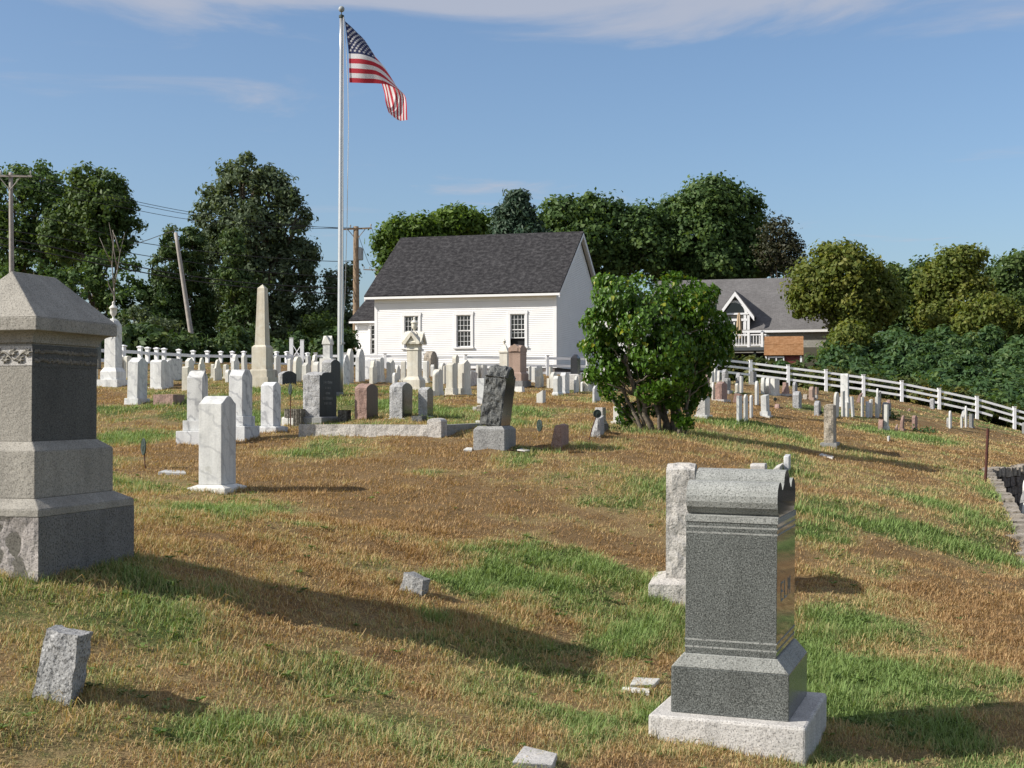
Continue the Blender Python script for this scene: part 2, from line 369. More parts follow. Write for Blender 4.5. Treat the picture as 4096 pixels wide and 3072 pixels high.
def tps(x, y):
    x = np.asarray(x, float); sh = x.shape; qx, qy = _warp(x.ravel(), np.asarray(y, float).ravel())
    o = np.empty(len(qx))
    for i in range(0, len(qx), 40000):
        a = qx[i:i + 40000]; b = qy[i:i + 40000]
        o[i:i + 40000] = _U((a[:, None] - _bx) ** 2 + (b[:, None] - _by) ** 2) @ _w[:_n] + _w[_n] + a * _w[_n + 1] + b * _w[_n + 2]
    return o.reshape(sh)
def bumps(x, y):
    return 0.07 * (fbm(x * .95, y * .7, 5, 3) - .5) + 0.03 * (fbm(x * 7.5, y * 7.5, 15, 2) - .5) + 0.06 * (fbm(x * 3.1, y * 3.1, 9, 2) - .5)
def raw_height(x, y): return tps(x, y) + bumps(x, y)
def hit(px, py, far=72.0):
    ds = np.linspace(4.5, far, 1500); a = P(px, py, 1.0)
    df = EYE + (a.z - EYE) * ds - raw_height(a.x * ds, ds)
    i = np.where(df < 0)[0]
    return float(ds[i[0]]) if len(i) else float(ds[np.argmin(df)])
# sunken lower plot beyond the retaining wall
WA = P(3926, 1872, 27.5); WB = P(4120, 2290, 16.0); WC = P(4092, 1832, 30.5)
LOWER = [(WA.x, WA.y), (WB.x, WB.y), (WB.x + 3.0, WB.y - 6.5), (30, 8), (30, 30), (WC.x + 4, WC.y + 1.5), (WC.x, WC.y)]
def in_poly(x, y, poly):
    ins = np.zeros(np.shape(x), bool); n = len(poly)
    for i in range(n):
        x1, y1 = poly[i]; x2, y2 = poly[(i + 1) % n]
        c = ((y1 > y) != (y2 > y)) & (x < (x2 - x1) * (y - y1) / (y2 - y1 + 1e-9) + x1)
        ins ^= c
    return ins
def height(x, y):
    x = np.asarray(x, float); y = np.asarray(y, float)
    return raw_height(x, y) - np.where(in_poly(x, y, LOWER), 1.15, 0.0)
def hz(x, y): return float(raw_height(np.array([x]), np.array([y]))[0])

GREEN = [(480,1750,150,30,.7),(300,1640,200,25,.4),(1700,1900,200,26,.8),(2280,2090,270,26,.7),(2080,2165,170,24,.8),(2330,2260,330,60,.95),(2020,2345,170,34,1.1),(2620,2400,130,60,.8),
(880,2040,240,34,.8),(1150,2900,380,120,.4),(760,2290,170,46,.45),(1660,2425,130,34,.8),(2560,2610,190,90,.85),(3440,2085,230,24,.9),(3270,2130,130,22,.7),(3800,2205,300,38,.75),(3480,2255,260,34,.8),
(3480,2540,260,60,.55),(3280,2650,160,70,.7),(3700,2720,330,80,.55),(3900,1950,150,60,.5),(3860,2080,250,90,.5),(3350,2830,150,60,.6),(2700,2880,150,60,.5),(1300,1820,300,24,.35),(2380,1785,120,20,.7),
(2020,1840,120,24,.7),(3100,1890,110,30,.7),(900,1660,200,18,.5),(1250,1570,140,14,.8),(1560,1610,120,14,.6),(2150,1640,300,12,.4),(2520,1770,140,18,.6),(3050,1700,200,16,.6),(2850,1700,160,16,.5),(60,2600,200,60,.4),
(350,2230,160,60,.5),(560,1960,130,26,.7),(700,1750,140,16,.5),(2400,2960,200,80,.5),(3550,2900,300,100,.4),(120,1900,300,60,.4),(1100,2860,1000,220,.2),(2350,2900,650,170,.25),(3700,2650,560,220,.25),(1950,2260,520,170,.34),(3700,2130,420,120,.3),(2500,2520,300,150,.3),(350,2450,350,100,.22),(2130,1800,90,18,.8),(1080,2200,200,30,.35),(3800,1760,300,14,.45)]
GP = []
for px, py, rx, ry, s in GREEN:
    d = hit(px, py); d2 = hit(px, py - ry * .7); d1 = hit(px, py + ry * .7); p = P(px, py, d)
    GP.append((p.x, p.y, rx * d / F, max(.25, min(4.0, (d2 - d1) / 1.4)), s))
def greenness(x, y):
    n = fbm(x * .42 + 3.1, y * .30 + 1.7, 21, 4); n2 = fbm(x * 1.7, y * 1.3, 33, 3)
    g = (n - .49) * 2.5 + (n2 - .5) * 1.3
    wx = x + (fbm(x * 1.6, y * 1.6, 41, 4) - .5) * 1.5; wy = y + (fbm(x * 1.6, y * 1.6, 47, 4) - .5) * 1.7
    for a, b, rx, ry, s in GP:
        g = g + 1.25 * s * np.exp(-((((wx - a) / rx) ** 2 + ((wy - b) / ry) ** 2) * .9) ** 1.05)
    return np.clip(g, -.3, 1.15)

def grow(a, b, s0, s1, n):
    return list(np.geomspace(1, 1 + (b - a), n) - 1 + a)
gx = np.unique(np.round(np.r_[-np.array(grow(46, 900, 1, 1, 16)), np.arange(-46, -11, .5), np.arange(-11, 11.01, .13), np.arange(11, 46, .5), np.array(grow(46, 900, 1, 1, 16))], 3))
gy = np.unique(np.round(np.r_[np.array([-300, -80, -20, -6, -2, 0, 1.5]), np.arange(2.5, 24, .13), np.arange(24, 66, .4), np.arange(66, 110, 2), np.array(grow(110, 1500, 1, 1, 14))], 3))
GX, GY = np.meshgrid(gx, gy); GZ = height(GX, GY)
nx, ny = len(gx), len(gy)
ii = (np.arange(ny - 1)[:, None] * nx + np.arange(nx - 1)).ravel()
quads = np.stack([ii, ii + 1, ii + nx + 1, ii + nx], -1)
gm, nt, b = new_mat('dry_lawn')
at = nd(nt, 'ShaderNodeAttribute', attribute_name='tone')
ge = nt.nodes.new('ShaderNodeNewGeometry')
n1 = nd(nt, 'ShaderNodeTexNoise', Scale=9.0, Detail=8.0, Roughness=.75); nt.links.new(ge.outputs['Position'], n1.inputs['Vector'])
n2 = nd(nt, 'ShaderNodeTexNoise', Scale=60.0, Detail=4.0, Roughness=.7); nt.links.new(ge.outputs['Position'], n2.inputs['Vector'])
ad = nt.nodes.new('ShaderNodeMath'); ad.operation = 'MULTIPLY_ADD'; ad.inputs[1].default_value = 1.45; nt.links.new(n1.outputs[0], ad.inputs[0]); nt.links.new(at.outputs['Fac'], ad.inputs[2])
ad2 = nt.nodes.new('ShaderNodeMath'); ad2.operation = 'SUBTRACT'; ad2.inputs[1].default_value = .62; nt.links.new(ad.outputs[0], ad2.inputs[0])
GR = [(0.0, (.21, .142, .076)), (.22, (.28, .203, .105)), (.40, (.265, .205, .105)), (.58, (.155, .150, .064)), (.78, (.095, .122, .042)), (1.0, (.08, .12, .034))]
gc = ramp(nt, ad2.outputs[0], GR)
g2 = ramp(nt, n2.outputs[0], [(.33, (.50, .50, .48)), (.62, (1.12, 1.12, 1.1))])
gcol = mixrgb(nt, 1.0, gc, g2, 'MULTIPLY'); nt.links.new(gcol, b.inputs['Base Color']); b.inputs['Roughness'].default_value = 1; b.inputs['Specular IOR Level'].default_value = .05
bump(nt, b, n2.outputs[0], .7, .04)
ground = big_mesh('ground', np.stack([GX.ravel(), GY.ravel(), GZ.ravel()], -1), quads, 4, gm, attrs={'tone': ('POINT', greenness(GX.ravel(), GY.ravel()))})
props(ground, 'sloping dry brown cemetery lawn with green patches', kind='structure'); ground.data.polygons.foreach_set('use_smooth', np.ones(len(quads), bool))

# ------------------------------------------------------------------ grass blades (uncountable)
def make_grass():
    rg = np.random.default_rng(11)
    vs, fs3, tone = [], [], []
    mats = leaf_mat('grass_blades', (.2, .12, .05), (.2, .16, .06), (.1, .17, .03), .25, 'tone', .7, .1)
    nt = mats.node_tree; r = [n for n in nt.nodes if n.type == 'VALTORGB'][0]
    e = r.color_ramp.elements
    while len(e) < 6: e.new(.5)
    for i, (p, c) in enumerate([(0.0, (.33, .205, .100)), (.20, (.53, .370, .190)), (.36, (.50, .380, .195)), (.52, (.38, .345, .165)), (.74, (.245, .285, .115)), (1.0, (.22, .315, .105))]):
        e[i].position = p; e[i].color = c + (1,)
    off = 0
    def sample(n, d0, d1, pw):
        u = rg.random(n); a = 1 - pw
        d = (d0 ** a + u * (d1 ** a - d0 ** a)) ** (1 / a) if abs(a) > 1e-6 else d0 * (d1 / d0) ** u
        hw = d * .40 + .7
        x = (rg.random(n) * 2 - 1) * hw
        return x, d
    for (n, d0, d1, pw, hh, ww, seg) in [(380000, 5.4, 14.0, 0.55, 1.1, .75, 2), (470000, 10.5, 38.0, 1.0, 1.5, 1.25, 1), (90000, 30.0, 60.0, 1.0, 1.2, 2.6, 1)]:
        x, y = sample(n, d0, d1, pw)
        z = height(x, y); g = greenness(x, y)
        lump = fbm(x * 2.3, y * 2.3, 71, 3)
        keep = ~in_poly(x, y, LOWER) & (rg.random(n) < np.clip(.35 + 1.3 * lump, 0, 1))
        if d1 > 50: keep &= (fbm(x * .8, y * .8, 73, 2) > .35)
        x, y, z, g, lump = x[keep], y[keep], z[keep], g[keep], lump[keep]; n = len(x)
        dd = y
        h = (.015 + .028 * rg.random(n) ** 2.0) * (.25 + 1.45 * lump) * (1 + 1.0 * np.clip(g, 0, 1)) * hh
        w = np.maximum(.0026, dd * .00030) * (.7 + .6 * rg.random(n)) * ww ** .5
        lng = rg.random(n) < .07; h = np.where(lng, h * 1.9, h)
        az = rg.random(n) * 2 * np.pi; ln = np.where(lng, .8, .0) + .25 + .9 * rg.random(n) ** 1.2
        dx, dy = np.cos(az), np.sin(az); ca, sa = np.cos(az + 1.57), np.sin(az + 1.57)
        t = np.clip(g * .88 + .16 + (rg.random(n) - .5) * .78, 0, 1)
        base = np.stack([x, y, z - .008], -1); side = np.stack([ca, sa, np.zeros(n)], -1) * w[:, None]
        lean = np.stack([dx, dy, np.zeros(n)], -1)
        tip = base + lean * (h * ln)[:, None] + np.array([0, 0, 1]) * (h * np.sqrt(np.maximum(.12, 1 - .5 * ln ** 2)))[:, None]
        if seg == 2:
            mid = base + lean * (h * ln * .36)[:, None] + np.array([0, 0, 1]) * (h * .62)[:, None]
            V = np.stack([base - side, base + side, mid + side * .8, mid - side * .8, tip], 1).reshape(-1, 3)
            k = off + np.arange(n)[:, None] * 5
            T = np.concatenate([k + np.array([[0, 1, 2]]), k + np.array([[0, 2, 3]]), k + np.array([[3, 2, 4]])])
            vs.append(V); fs3.append(T); tone.append(np.repeat(t, 5)); off += n * 5
        else:
            V = np.stack([base - side, base + side, tip], 1).reshape(-1, 3)
            k = off + np.arange(n)[:, None] * 3
            vs.append(V); fs3.append(k + np.array([[0, 1, 2]])); tone.append(np.repeat(t, 3)); off += n * 3
    o = big_mesh('grass', np.concatenate(vs), np.concatenate(fs3), 3, mats, attrs={'tone': ('POINT', np.concatenate(tone))})
    props(o, 'short dry grass with greener tufts over the whole slope', kind='stuff')
make_grass()

# ------------------------------------------------------------------ retaining wall of the lower plot
def rough_stone(mb, c, sx, sy, sz, rz, rng, mi=0):
    ca, sa = math.cos(rz), math.sin(rz)
    vs = []
    for k in (0, 1):
        for i, j in ((-1, -1), (1, -1), (1, 1), (-1, 1)):
            a = i * sx / 2 * rng.uniform(.8, 1.02); b2 = j * sy / 2 * rng.uniform(.85, 1.05); zz = (k * sz if k == 0 else k * sz * rng.uniform(.86, 1.0))
            vs.append((c[0] + a * ca - b2 * sa, c[1] + a * sa + b2 * ca, c[2] + zz))
    mb.add(vs, [(0, 3, 2, 1), (4, 5, 6, 7), (0, 1, 5, 4), (1, 2, 6, 5), (2, 3, 7, 6), (3, 0, 4, 7)], mi)
wall = empty('retaining_wall', (WA.x, WA.y, hz(WA.x, WA.y) - 1.1), label='dry stone retaining wall around the sunken plot by the iron post', cat='stone wall')
rw = random.Random(3)
def wall_run(a, b, ncourse, lenr, nmax):
    L = math.hypot(b.x - a.x, b.y - a.y); ang = math.atan2(b.y - a.y, b.x - a.x); cnt = 0
    for r in range(ncourse):
        t = rw.uniform(-.1, 0)
        while t < L:
            l = rw.uniform(*lenr); x = a.x + math.cos(ang) * (t + l / 2); y = a.y + math.sin(ang) * (t + l / 2)
            top = r == ncourse - 1
            zt = hz(x, y) + .02; z0 = zt - 1.2 + r * (1.2 / ncourse)
            mb = MB(); rough_stone(mb, (x - wall.location.x + rw.uniform(-.03, .03), y - wall.location.y + rw.uniform(-.03, .03), z0 - wall.location.z), l * .97, .42 if top else .34, 1.2 / ncourse * rw.uniform(.93, 1.03), ang + rw.uniform(-.04, .04), rw)
            mb.build('cap_stone' if top else 'stone', M['mossy'] if top else M['fieldstone'], wall)
            t += l
wall_run(WA, WB, 4, (.3, .7), 0)
wall_run(WA, Vector((WC.x, WC.y, 0)), 6, (.16, .42), 0)
wall_run(Vector((WC.x, WC.y, 0)), Vector((WC.x + 3.0, WC.y + 1.1, 0)), 4, (.3, .6), 0)

# ------------------------------------------------------------------ white fences
fcap = MB().box((0, 0, 0), (.125, .125, .02), top=(.17, .17)).box((0, 0, .02), (.17, .17, .022)).box((0, 0, .042), (.17, .17, .03), top=(.03, .03))
cap_mesh = fcap.build('post_cap', M['vinyl']); CAPM = cap_mesh.data; bpy.data.objects.remove(cap_mesh)
capS = MB().box((0, 0, 0), (.115, .115, .03), top=(.15, .15)).box((0, 0, .03), (.15, .15, .02)).build('post_cap', M['vinyl']); CAPS = capS.data; bpy.data.objects.remove(capS)
def link_mesh(name, me, parent, loc, rz=0.0, scale=(1, 1, 1)):
    o = bpy.data.objects.new(name, me); COL.objects.link(o); o.parent = parent; o.location = loc; o.rotation_euler = (0, 0, rz); o.scale = scale; return o
def fence(name, label, posts, fr, pw, capm, rail_h=.085, skip=(), broken=None, rail_t=.045):
    pts = []
    for px, yt, yb, d in posts:
        p = P(px, yb, d); t = P(px, yt, d); pts.append((Vector((p.x, p.y, p.z)), t.z - p.z))
    root = empty(name, pts[0][0], label=label, cat='fence')
    O = root.location
    pm = MB().box((0, 0, 0), (1, 1, 1)).build('post', M['vinyl']); pmd = pm.data; bpy.data.objects.remove(pm)
    for i, (p, h) in enumerate(pts):
        q = pts[min(i + 1, len(pts) - 1)][0] - pts[max(0, i - 1)][0]; rz = math.atan2(q.y, q.x)
        o = MB().box((0, 0, -.3), (pw, pw, h + .3 - .05)).build('post', M['vinyl'], root); o.location = p - O; o.rotation_euler = (0, 0, rz)
        c = link_mesh('cap', capm, o, (0, 0, h - .05))
        if i + 1 < len(pts) and i not in skip:
            p2, h2 = pts[i + 1]
            for r, fz in enumerate(fr):
                a = p + Vector((0, 0, h * fz)) - O; e = p2 + Vector((0, 0, h2 * fz)) - O
                segs = [(0.0, 1.0)]
                if broken and (i, r) in broken: segs = broken[(i, r)]
                for s0, s1 in segs:
                    A = a.lerp(e, s0); B = a.lerp(e, s1); dv = B - A; L = dv.length - (pw if len(segs) == 1 else pw * .5)
                    m = (A + B) / 2
                    ro = MB().box((0, 0, -rail_h / 2), (L, rail_t, rail_h)).build('rail', M['vinyl'], root)
                    ro.location = m; ro.rotation_euler = dv.to_track_quat('X', 'Z').to_euler()
    return root
lf = [(180,1370,1478,40.5),(342,1377,1490,41.5),(493,1382,1500,42.5),(560,1386,1505,43.5),(590,1390,1507,44),(626,1392,1507,44.7),(656,1394,1506,45.3),(715,1398,1504,46.5),(772,1403,1504,48),(829,1404,1502,49.3),(883,1406,1502,50.6),(929,1406,1500,52),(975,1406,1498,53),(1025,1406.5,1498,53.8),(1066,1407,1498,54.5),(1106,1407,1498,55),(1147,1407,1498,55.4),(1188,1413,1499,55.7),(1230,1412,1499,56)]
fence('rail_fence', 'long white rail fence with flared post caps before the dark trees', lf, (.80, .46, .14), .115, CAPM, .10)
cf = [(1262,1411,1500,56),(1380,1411,1500,56),(1540,1412,1502,56),(1700,1414,1503,56),(1863,1416,1504,56),(2027,1418,1506,56.3),(2190,1420,1510,56.6),(2350,1422,1513,57),(2500,1424,1515,57.3),(2650,1428,1519,57.6),(2760,1432,1523,57.9)]
fence('rail_fence', 'white three rail fence in front of the clapboard church', cf, (.85, .52, .20), .115, CAPS, .10)
rf = [(2862,1424,1514,58.5),(3003,1440,1530,59),(3153,1459,1548,59),(3304,1477,1569,59),(3454,1498,1588,59),(3607,1522,1612,59),(3757,1552,1643,59),(3908,1584,1676,59),(4058,1626,1722,59),(4208,1668,1768,59),(4360,1705,1806,59)]
fence('rail_fence', 'white three rail fence running downhill before the sumac thicket', rf, (.86, .61, .34), .12, CAPS, .092, broken={(7, 2): [(0.0, .43), (.58, 1.0)], (0, 0): [(.28, 1.0)]})
def gate_post(px, yt, lab, brace):
    d = 55.6; p = P(px, 1499, d); h = P(px, yt, d).z - p.z
    r = empty('gate_post', p, label=lab, cat='gate post', group='tall white gate posts')
    o = MB().box((0, 0, -.2), (.14, .14, h + .2)).build('post', M['vinyl'], r); link_mesh('cap', CAPS, o, (0, 0, h))
    for dx in brace: MB().tube([(0, -.05, h - .12), (dx, -.05, .62)], .018, 6).build('brace', M['vinyl'], r)
gate_post(1165, 1356, 'taller white gate post with one slanting brace', (.42,))
gate_post(1208, 1364, 'shorter white gate post with braces on both sides', (-.4, .12))

# ------------------------------------------------------------------ church
CO = P(2226, 1459, 72.0); CTH = TH
church = empty('church', CO, rz=-CTH, label='white clapboard church with charcoal shingle roof and tall sash windows', cat='church')
# local axes: x to the viewer-facing wall's east end (negative = along the wall), y = depth
LW, DW = 10.18, 10.5; ZE, ZR = 3.72, 7.55           # wall height to eave, ridge height above wall foot
wins = [(2.107, .80), (5.10, .80), (8.06, .80)]; WZ0, WZ1 = 1.0, 2.70
def poly_uv(o, fx):
    me = o.data; uv = me.uv_layers.new(name='UVMap')
    for p in me.polygons:
        for li in p.loop_indices:
            co = me.vertices[me.loops[li].vertex_index].co; uv.data[li].uv = fx(co)
    return o
def clapboards(mb, x0, x1, z0, z1, holes, step=.10, axis='x', plane=0.0, sgn=-1, clip=None):
    """overlapping boards; holes = [(a0,a1,z0,z1)]"""
    z = z0
    while z < z1 - .01:
        h = min(step, z1 - z); segs = [(x0, x1)]
        if clip: segs = clip(z, z + h)
        for a0, a1, q0, q1 in holes:
            if z + h > q0 + .01 and z < q1 - .01:
                ns = []
                for s0, s1 in segs:
                    if a1 <= s0 or a0 >= s1: ns.append((s0, s1)); continue
                    if s0 < a0: ns.append((s0, a0))
                    if s1 > a1: ns.append((a1, s1))
                segs = ns
        for s0, s1 in segs:
            if s1 - s0 < .02: continue
            prof = [(plane + sgn * .028, z), (plane + sgn * .004, z + h), (plane - sgn * .03, z + h), (plane - sgn * .03, z)]
            if axis == 'x': vs = [(s, a, q) for s in (s0, s1) for a, q in prof]
            else: vs = [(a, s, q) for s in (s0, s1) for a, q in prof]
            mb.add(vs, [(3, 2, 1, 0), (4, 5, 6, 7), (0, 1, 5, 4), (1, 2, 6, 5), (2, 3, 7, 6), (3, 0, 4, 7)])
        z += step
def sash_window(parent, name, cx, y, z0, z1, w, cols, rows, raised=0.0, label=None):
    """casing proud of the wall plane y (front is -y), sashes set back; sub-parts hang on the window part"""
    c = .13
    f = MB()
    f.box((cx - w / 2 - c / 2, y - .02, z0 - .02), (c, .09, z1 - z0 + .02)); f.box((cx + w / 2 + c / 2, y - .02, z0 - .02), (c, .09, z1 - z0 + .02))
    f.box((cx, y - .022, z1), (w + 2 * c + .04, .10, .17)); f.box((cx, y - .03, z0 - .10), (w + 2 * c + .08, .16, .08))
    win = f.build(name, M['white'], parent)
    if label: win['label'] = label
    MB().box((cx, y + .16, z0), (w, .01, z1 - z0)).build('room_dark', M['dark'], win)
    zm = (z0 + z1) / 2
    for (a, b2, yy, lift) in ((zm, z1, y + .03, 0), (z0, zm, y + .065, raised)):
        m = MB(); st = .045; a2, b3 = a + lift, b2 + lift
        m.box((cx - w / 2 + st / 2, yy, a2), (st, .03, b3 - a2)); m.box((cx + w / 2 - st / 2, yy, a2), (st, .03, b3 - a2))
        m.box((cx, yy, b3 - st), (w - 2 * st, .03, st)); m.box((cx, yy, a2), (w - 2 * st, .03, st))
        for i in range(1, cols): m.box((cx - w / 2 + i * w / cols, yy, a2 + st), (.018, .026, b3 - a2 - 2 * st))
        for j in range(1, rows): m.box((cx, yy, a2 + j * (b3 - a2) / rows), (w - 2 * st, .024, .018))
        m.build('sash', M['white'], win)
        for i in range(cols):
            for j in range(rows):
                pw2, ph2 = w / cols, (b3 - a2) / rows
                g = MB().box((cx - w / 2 + (i + .5) * pw2, yy + .012, a2 + j * ph2), (pw2, .006, ph2)).build('pane', M['glass'], win)
                g.rotation_euler = (0, 0, 0)
    return win
body = MB().box((-LW / 2, DW / 2 + .16, 0), (LW - .1, DW - .4, ZE - .02)).build('wall_core', M['dark'], church)
gab = MB().prism([(.10, ZE - .05), (DW - .1, ZE - .05), (DW / 2, ZR - .30)], -.1, -LW + .1).build('gable_core', M['dark'], church)
mb = MB(); holes = [(-s - .42, -s + .42, WZ0 - .02, WZ1 + .02) for s, w in wins]
clapboards(mb, -LW + .14, -.14, 0, ZE - .30, holes)
o = mb.build('front_clapboards', M['clap'], church); o['kind'] = 'stuff'
mb = MB()
def gclip(z, z2):
    if z2 <= ZE: return [(.14, DW - .14)]
    k = (z2 - ZE) / (ZR - .18 - ZE) * DW / 2
    return [(k + .05, DW - k - .05)]
clapboards(mb, 0, 0, 0, ZR - .25, [], .10, 'y', 0.0, 1, gclip)
o = mb.build('gable_clapboards', M['clap'], church); o['kind'] = 'stuff'
mb = MB(); clapboards(mb, 0, 0, 0, ZR - .25, [], .17, 'y', -LW, -1, gclip); o = mb.build('far_gable_clapboards', M['clap'], church); o['kind'] = 'stuff'
for x, y in ((-.07, .05), (-LW + .07, .05), (-.05, DW - .07)):
    MB().box((x, y, -.02), (.16, .16, ZE - .08)).build('corner_board', M['white'], church)
MB().box((-LW / 2, -.008, ZE - .30), (LW - .02, .06, .32)).build('frieze_board', M['white'], church)
MB().box((-LW / 2, .02, -.16), (LW + .04, .10, .158)).build('water_table', M['white'], church)
MB().box((.015, DW / 2, -.16), (.07, DW - .06, .158)).build('water_table', M['white'], church)
def roof_slab(mb, x0, x1, ye, ze, yr, zr, t=.10):
    n = Vector((0, -(zr - ze) * (1 if yr > ye else -1), abs(yr - ye))).normalized() * t
    vs = [(x, y, z) for x in (x0, x1) for y, z in ((ye, ze), (yr, zr), (yr + n.y * 1, zr + n.z), (ye + n.y, ze + n.z))]
    mb.add(vs, [(0, 1, 2, 3), (7, 6, 5, 4), (0, 4, 5, 1), (1, 5, 6, 2), (2, 6, 7, 3), (3, 7, 4, 0)])
OV, RK = .42, .27
sl = (ZR - ZE) / (DW / 2)
mb = MB(); roof_slab(mb, -LW - .45, RK, -OV, ZE - .0 - OV * sl + .30, DW / 2, ZR)
roof_slab(mb, RK, -LW - .45, DW + OV, ZE - OV * sl + .30, DW / 2, ZR)
rf_o = poly_uv(mb.build('roof', M['roof'], church), lambda c: (c.x, (c.y if c.y < DW / 2 else DW - c.y) * 1.24))
ze0 = ZE - OV * sl + .30
MB().box((-LW / 2 - .09, -OV + .01, ze0 - .10), (LW + .74, .05, .17)).build('fascia', M['white'], church)
MB().box((-LW / 2 - .09, -OV / 2 + .02, ze0 - .05), (LW + .70, OV - .06, .035)).build('soffit', M['white'], church)
for x in (RK - .02, -LW - .43):
    for sgn in (1, -1):
        ya = -OV if sgn == 1 else DW + OV
        vs = []; A = Vector((x, ya, ze0)); B = Vector((x, DW / 2, ZR))
        dn = Vector((0, 0, -.20)); tn = Vector((.045, 0, 0))
        m = MB(); pts = [A, B, B + dn, A + dn]
        m.add([tuple(q - tn / 2) for q in pts] + [tuple(q + tn / 2) for q in pts], [(0, 1, 2, 3), (7, 6, 5, 4), (0, 4, 5, 1), (1, 5, 6, 2), (2, 6, 7, 3), (3, 7, 4, 0)])
        m.build('rake_board', M['white'], church)
for x in (RK / 2,):
    for sgn in (1, -1):
        ya = -OV if sgn == 1 else DW + OV
        A = Vector((0, ya, ze0 - .06)); B = Vector((0, DW / 2, ZR - .06)); m = MB()
        m.add([(x - .13, A.y, A.z), (x + .11, A.y, A.z), (x + .11, B.y, B.z), (x - .13, B.y, B.z)], [(0, 1, 2, 3)]); m.build('soffit', M['white'], church)
for k, (s, w) in enumerate(wins):
    sash_window(church, 'window', -s, 0.0, WZ0, WZ1, w, 4, 3, .42 if k == 0 else 0.0, 'sash window with the lower sash raised' if k == 0 else None)
# foundation stones under the clapboards
rw2 = random.Random(5)
mbf = MB(); mbf.box((-LW / 2, DW / 2, -1.0), (LW - .1, DW - .1, .84)); mbf.build('foundation_core', M['fieldstone'], church)
for r in range(3):
    x = -LW
    while x < 0:
        l = rw2.uniform(.25, .6); m = MB(); rough_stone(m, (min(x + l / 2, -.2), .04, -.45 - .28 * (r) + .0), l * .95, .3, .27, 0, rw2); m.build('foundation_stone', M['fieldstone'], church); x += l
# side porch wing
PY, PW = 2.5, 2.15; pz = 2.56
MB().box((-LW - PW / 2, PY + 2.8, 0), (PW - .06, 5.4, pz)).build('wing_core', M['dark'], church)
mb = MB(); clapboards(mb, -LW - PW + .12, -LW, 0, pz - .12, [(-LW - 1.33, -LW - .43, .75, 2.42)], .10, 'x', PY, -1)
o = mb.build('wing_clapboards', M['clap'], church); o['kind'] = 'stuff'
MB().box((-LW - PW + .06, PY + .03, -.02), (.14, .14, pz)).build('corner_board', M['white'], church)
MB().box((-LW - PW / 2, PY, pz - .14), (PW, .06, .18)).build('frieze_board', M['white'], church)
mb = MB(); roof_slab(mb, -LW - PW - .28, -LW + .02, PY - .30, pz + .02, DW / 2, pz + 1.62); roof_slab(mb, -LW + .02, -LW - PW - .28, DW - PY + .30, pz + .02, DW / 2, pz + 1.62)
poly_uv(mb.build('wing_roof', M['roof'], church), lambda c: (c.x, c.y * 1.24))
MB().box((-LW - PW / 2 - .13, PY - .29, pz - .06), (PW + .30, .05, .14)).build('fascia', M['white'], church)
sash_window(church, 'window', -LW - .88, PY, .78, 2.40, .74, 3, 3)

# ------------------------------------------------------------------ grey-roofed house behind the fence
HO = P(2600, 1500, 95.0)
house = empty('house', HO, rz=-CTH, label='grey shingled house with white arched dormer and raised deck', cat='house')
def hx(px, y=0.0):            # local x on the plane local y for photo column px
    k = (px - CX) / F; c, s = math.cos(CTH), math.sin(CTH)
    # X = HO.x + c*x + s*y ; Y = HO.y - s*x + c*y
    return (k * (HO.y + c * y) - HO.x - s * y) / (c + k * s)
def hzv(px, py, y=0.0):
    x = hx(px, y); Y = HO.y - math.sin(CTH) * x + math.cos(CTH) * y
    return P(px, py, Y).z - HO.z
xl, xr = hx(2590), hx(3390)
ze = hzv(3150, 1324); RY = 5.2; zr = hzv(3000, 1119, RY)
MB().box(((xl + xr) / 2, RY, -1.5), (xr - xl, RY * 2, ze + 1.4)).build('wall', M['wshingle'], house)
poly_uv(house.children[0], lambda c: (c.x + c.y, c.z))
mb = MB(); roof_slab(mb, xl - .3, xr + .3, -.35, ze, RY, zr, .09); roof_slab(mb, xr + .3, xl - .3, RY * 2 + .35, ze, RY, zr, .09)
mb.prism([(.0, ze - .1), (RY * 2, ze - .1), (RY, zr - .05)], xl, xr)
poly_uv(mb.build('roof', M['groof'], house), lambda c: (c.x, c.y * 1.27))
MB().box(((xl + xr) / 2, -.36, ze - .10), (xr - xl + .6, .06, .17)).build('gutter', M['white'], house)
# dormer
DYF = -.30; dxl, dxr = hx(2893, DYF), hx(3000, DYF); dxc = (hx(2936, DYF)); zb = hzv(2940, 1345, DYF); zev = hzv(2940, 1262, DYF); zap = hzv(2936, 1168, DYF)
hwid = (dxr - dxl) / 2 + .38; dcx = (dxl + dxr) / 2 - .05
dm = MB(); dm.box((dcx, DYF + 2.4, zb), (dxr - dxl, 4.6, zev - zb))
dm.add([(dcx - hwid + .3, DYF + .1, zev), (dcx + hwid - .3, DYF + .1, zev), (dcx, DYF + .1, zap - .15), (dcx - hwid + .3, DYF + 4.6, zev), (dcx + hwid - .3, DYF + 4.6, zev), (dcx, DYF + 4.6, zap - .15)], [(0, 1, 2), (5, 4, 3), (0, 3, 4, 1), (1, 4, 5, 2), (2, 5, 3, 0)])
dorm = dm.build('dormer', M['wshingle'], house); poly_uv(dorm, lambda c: (c.x + c.y, c.z))
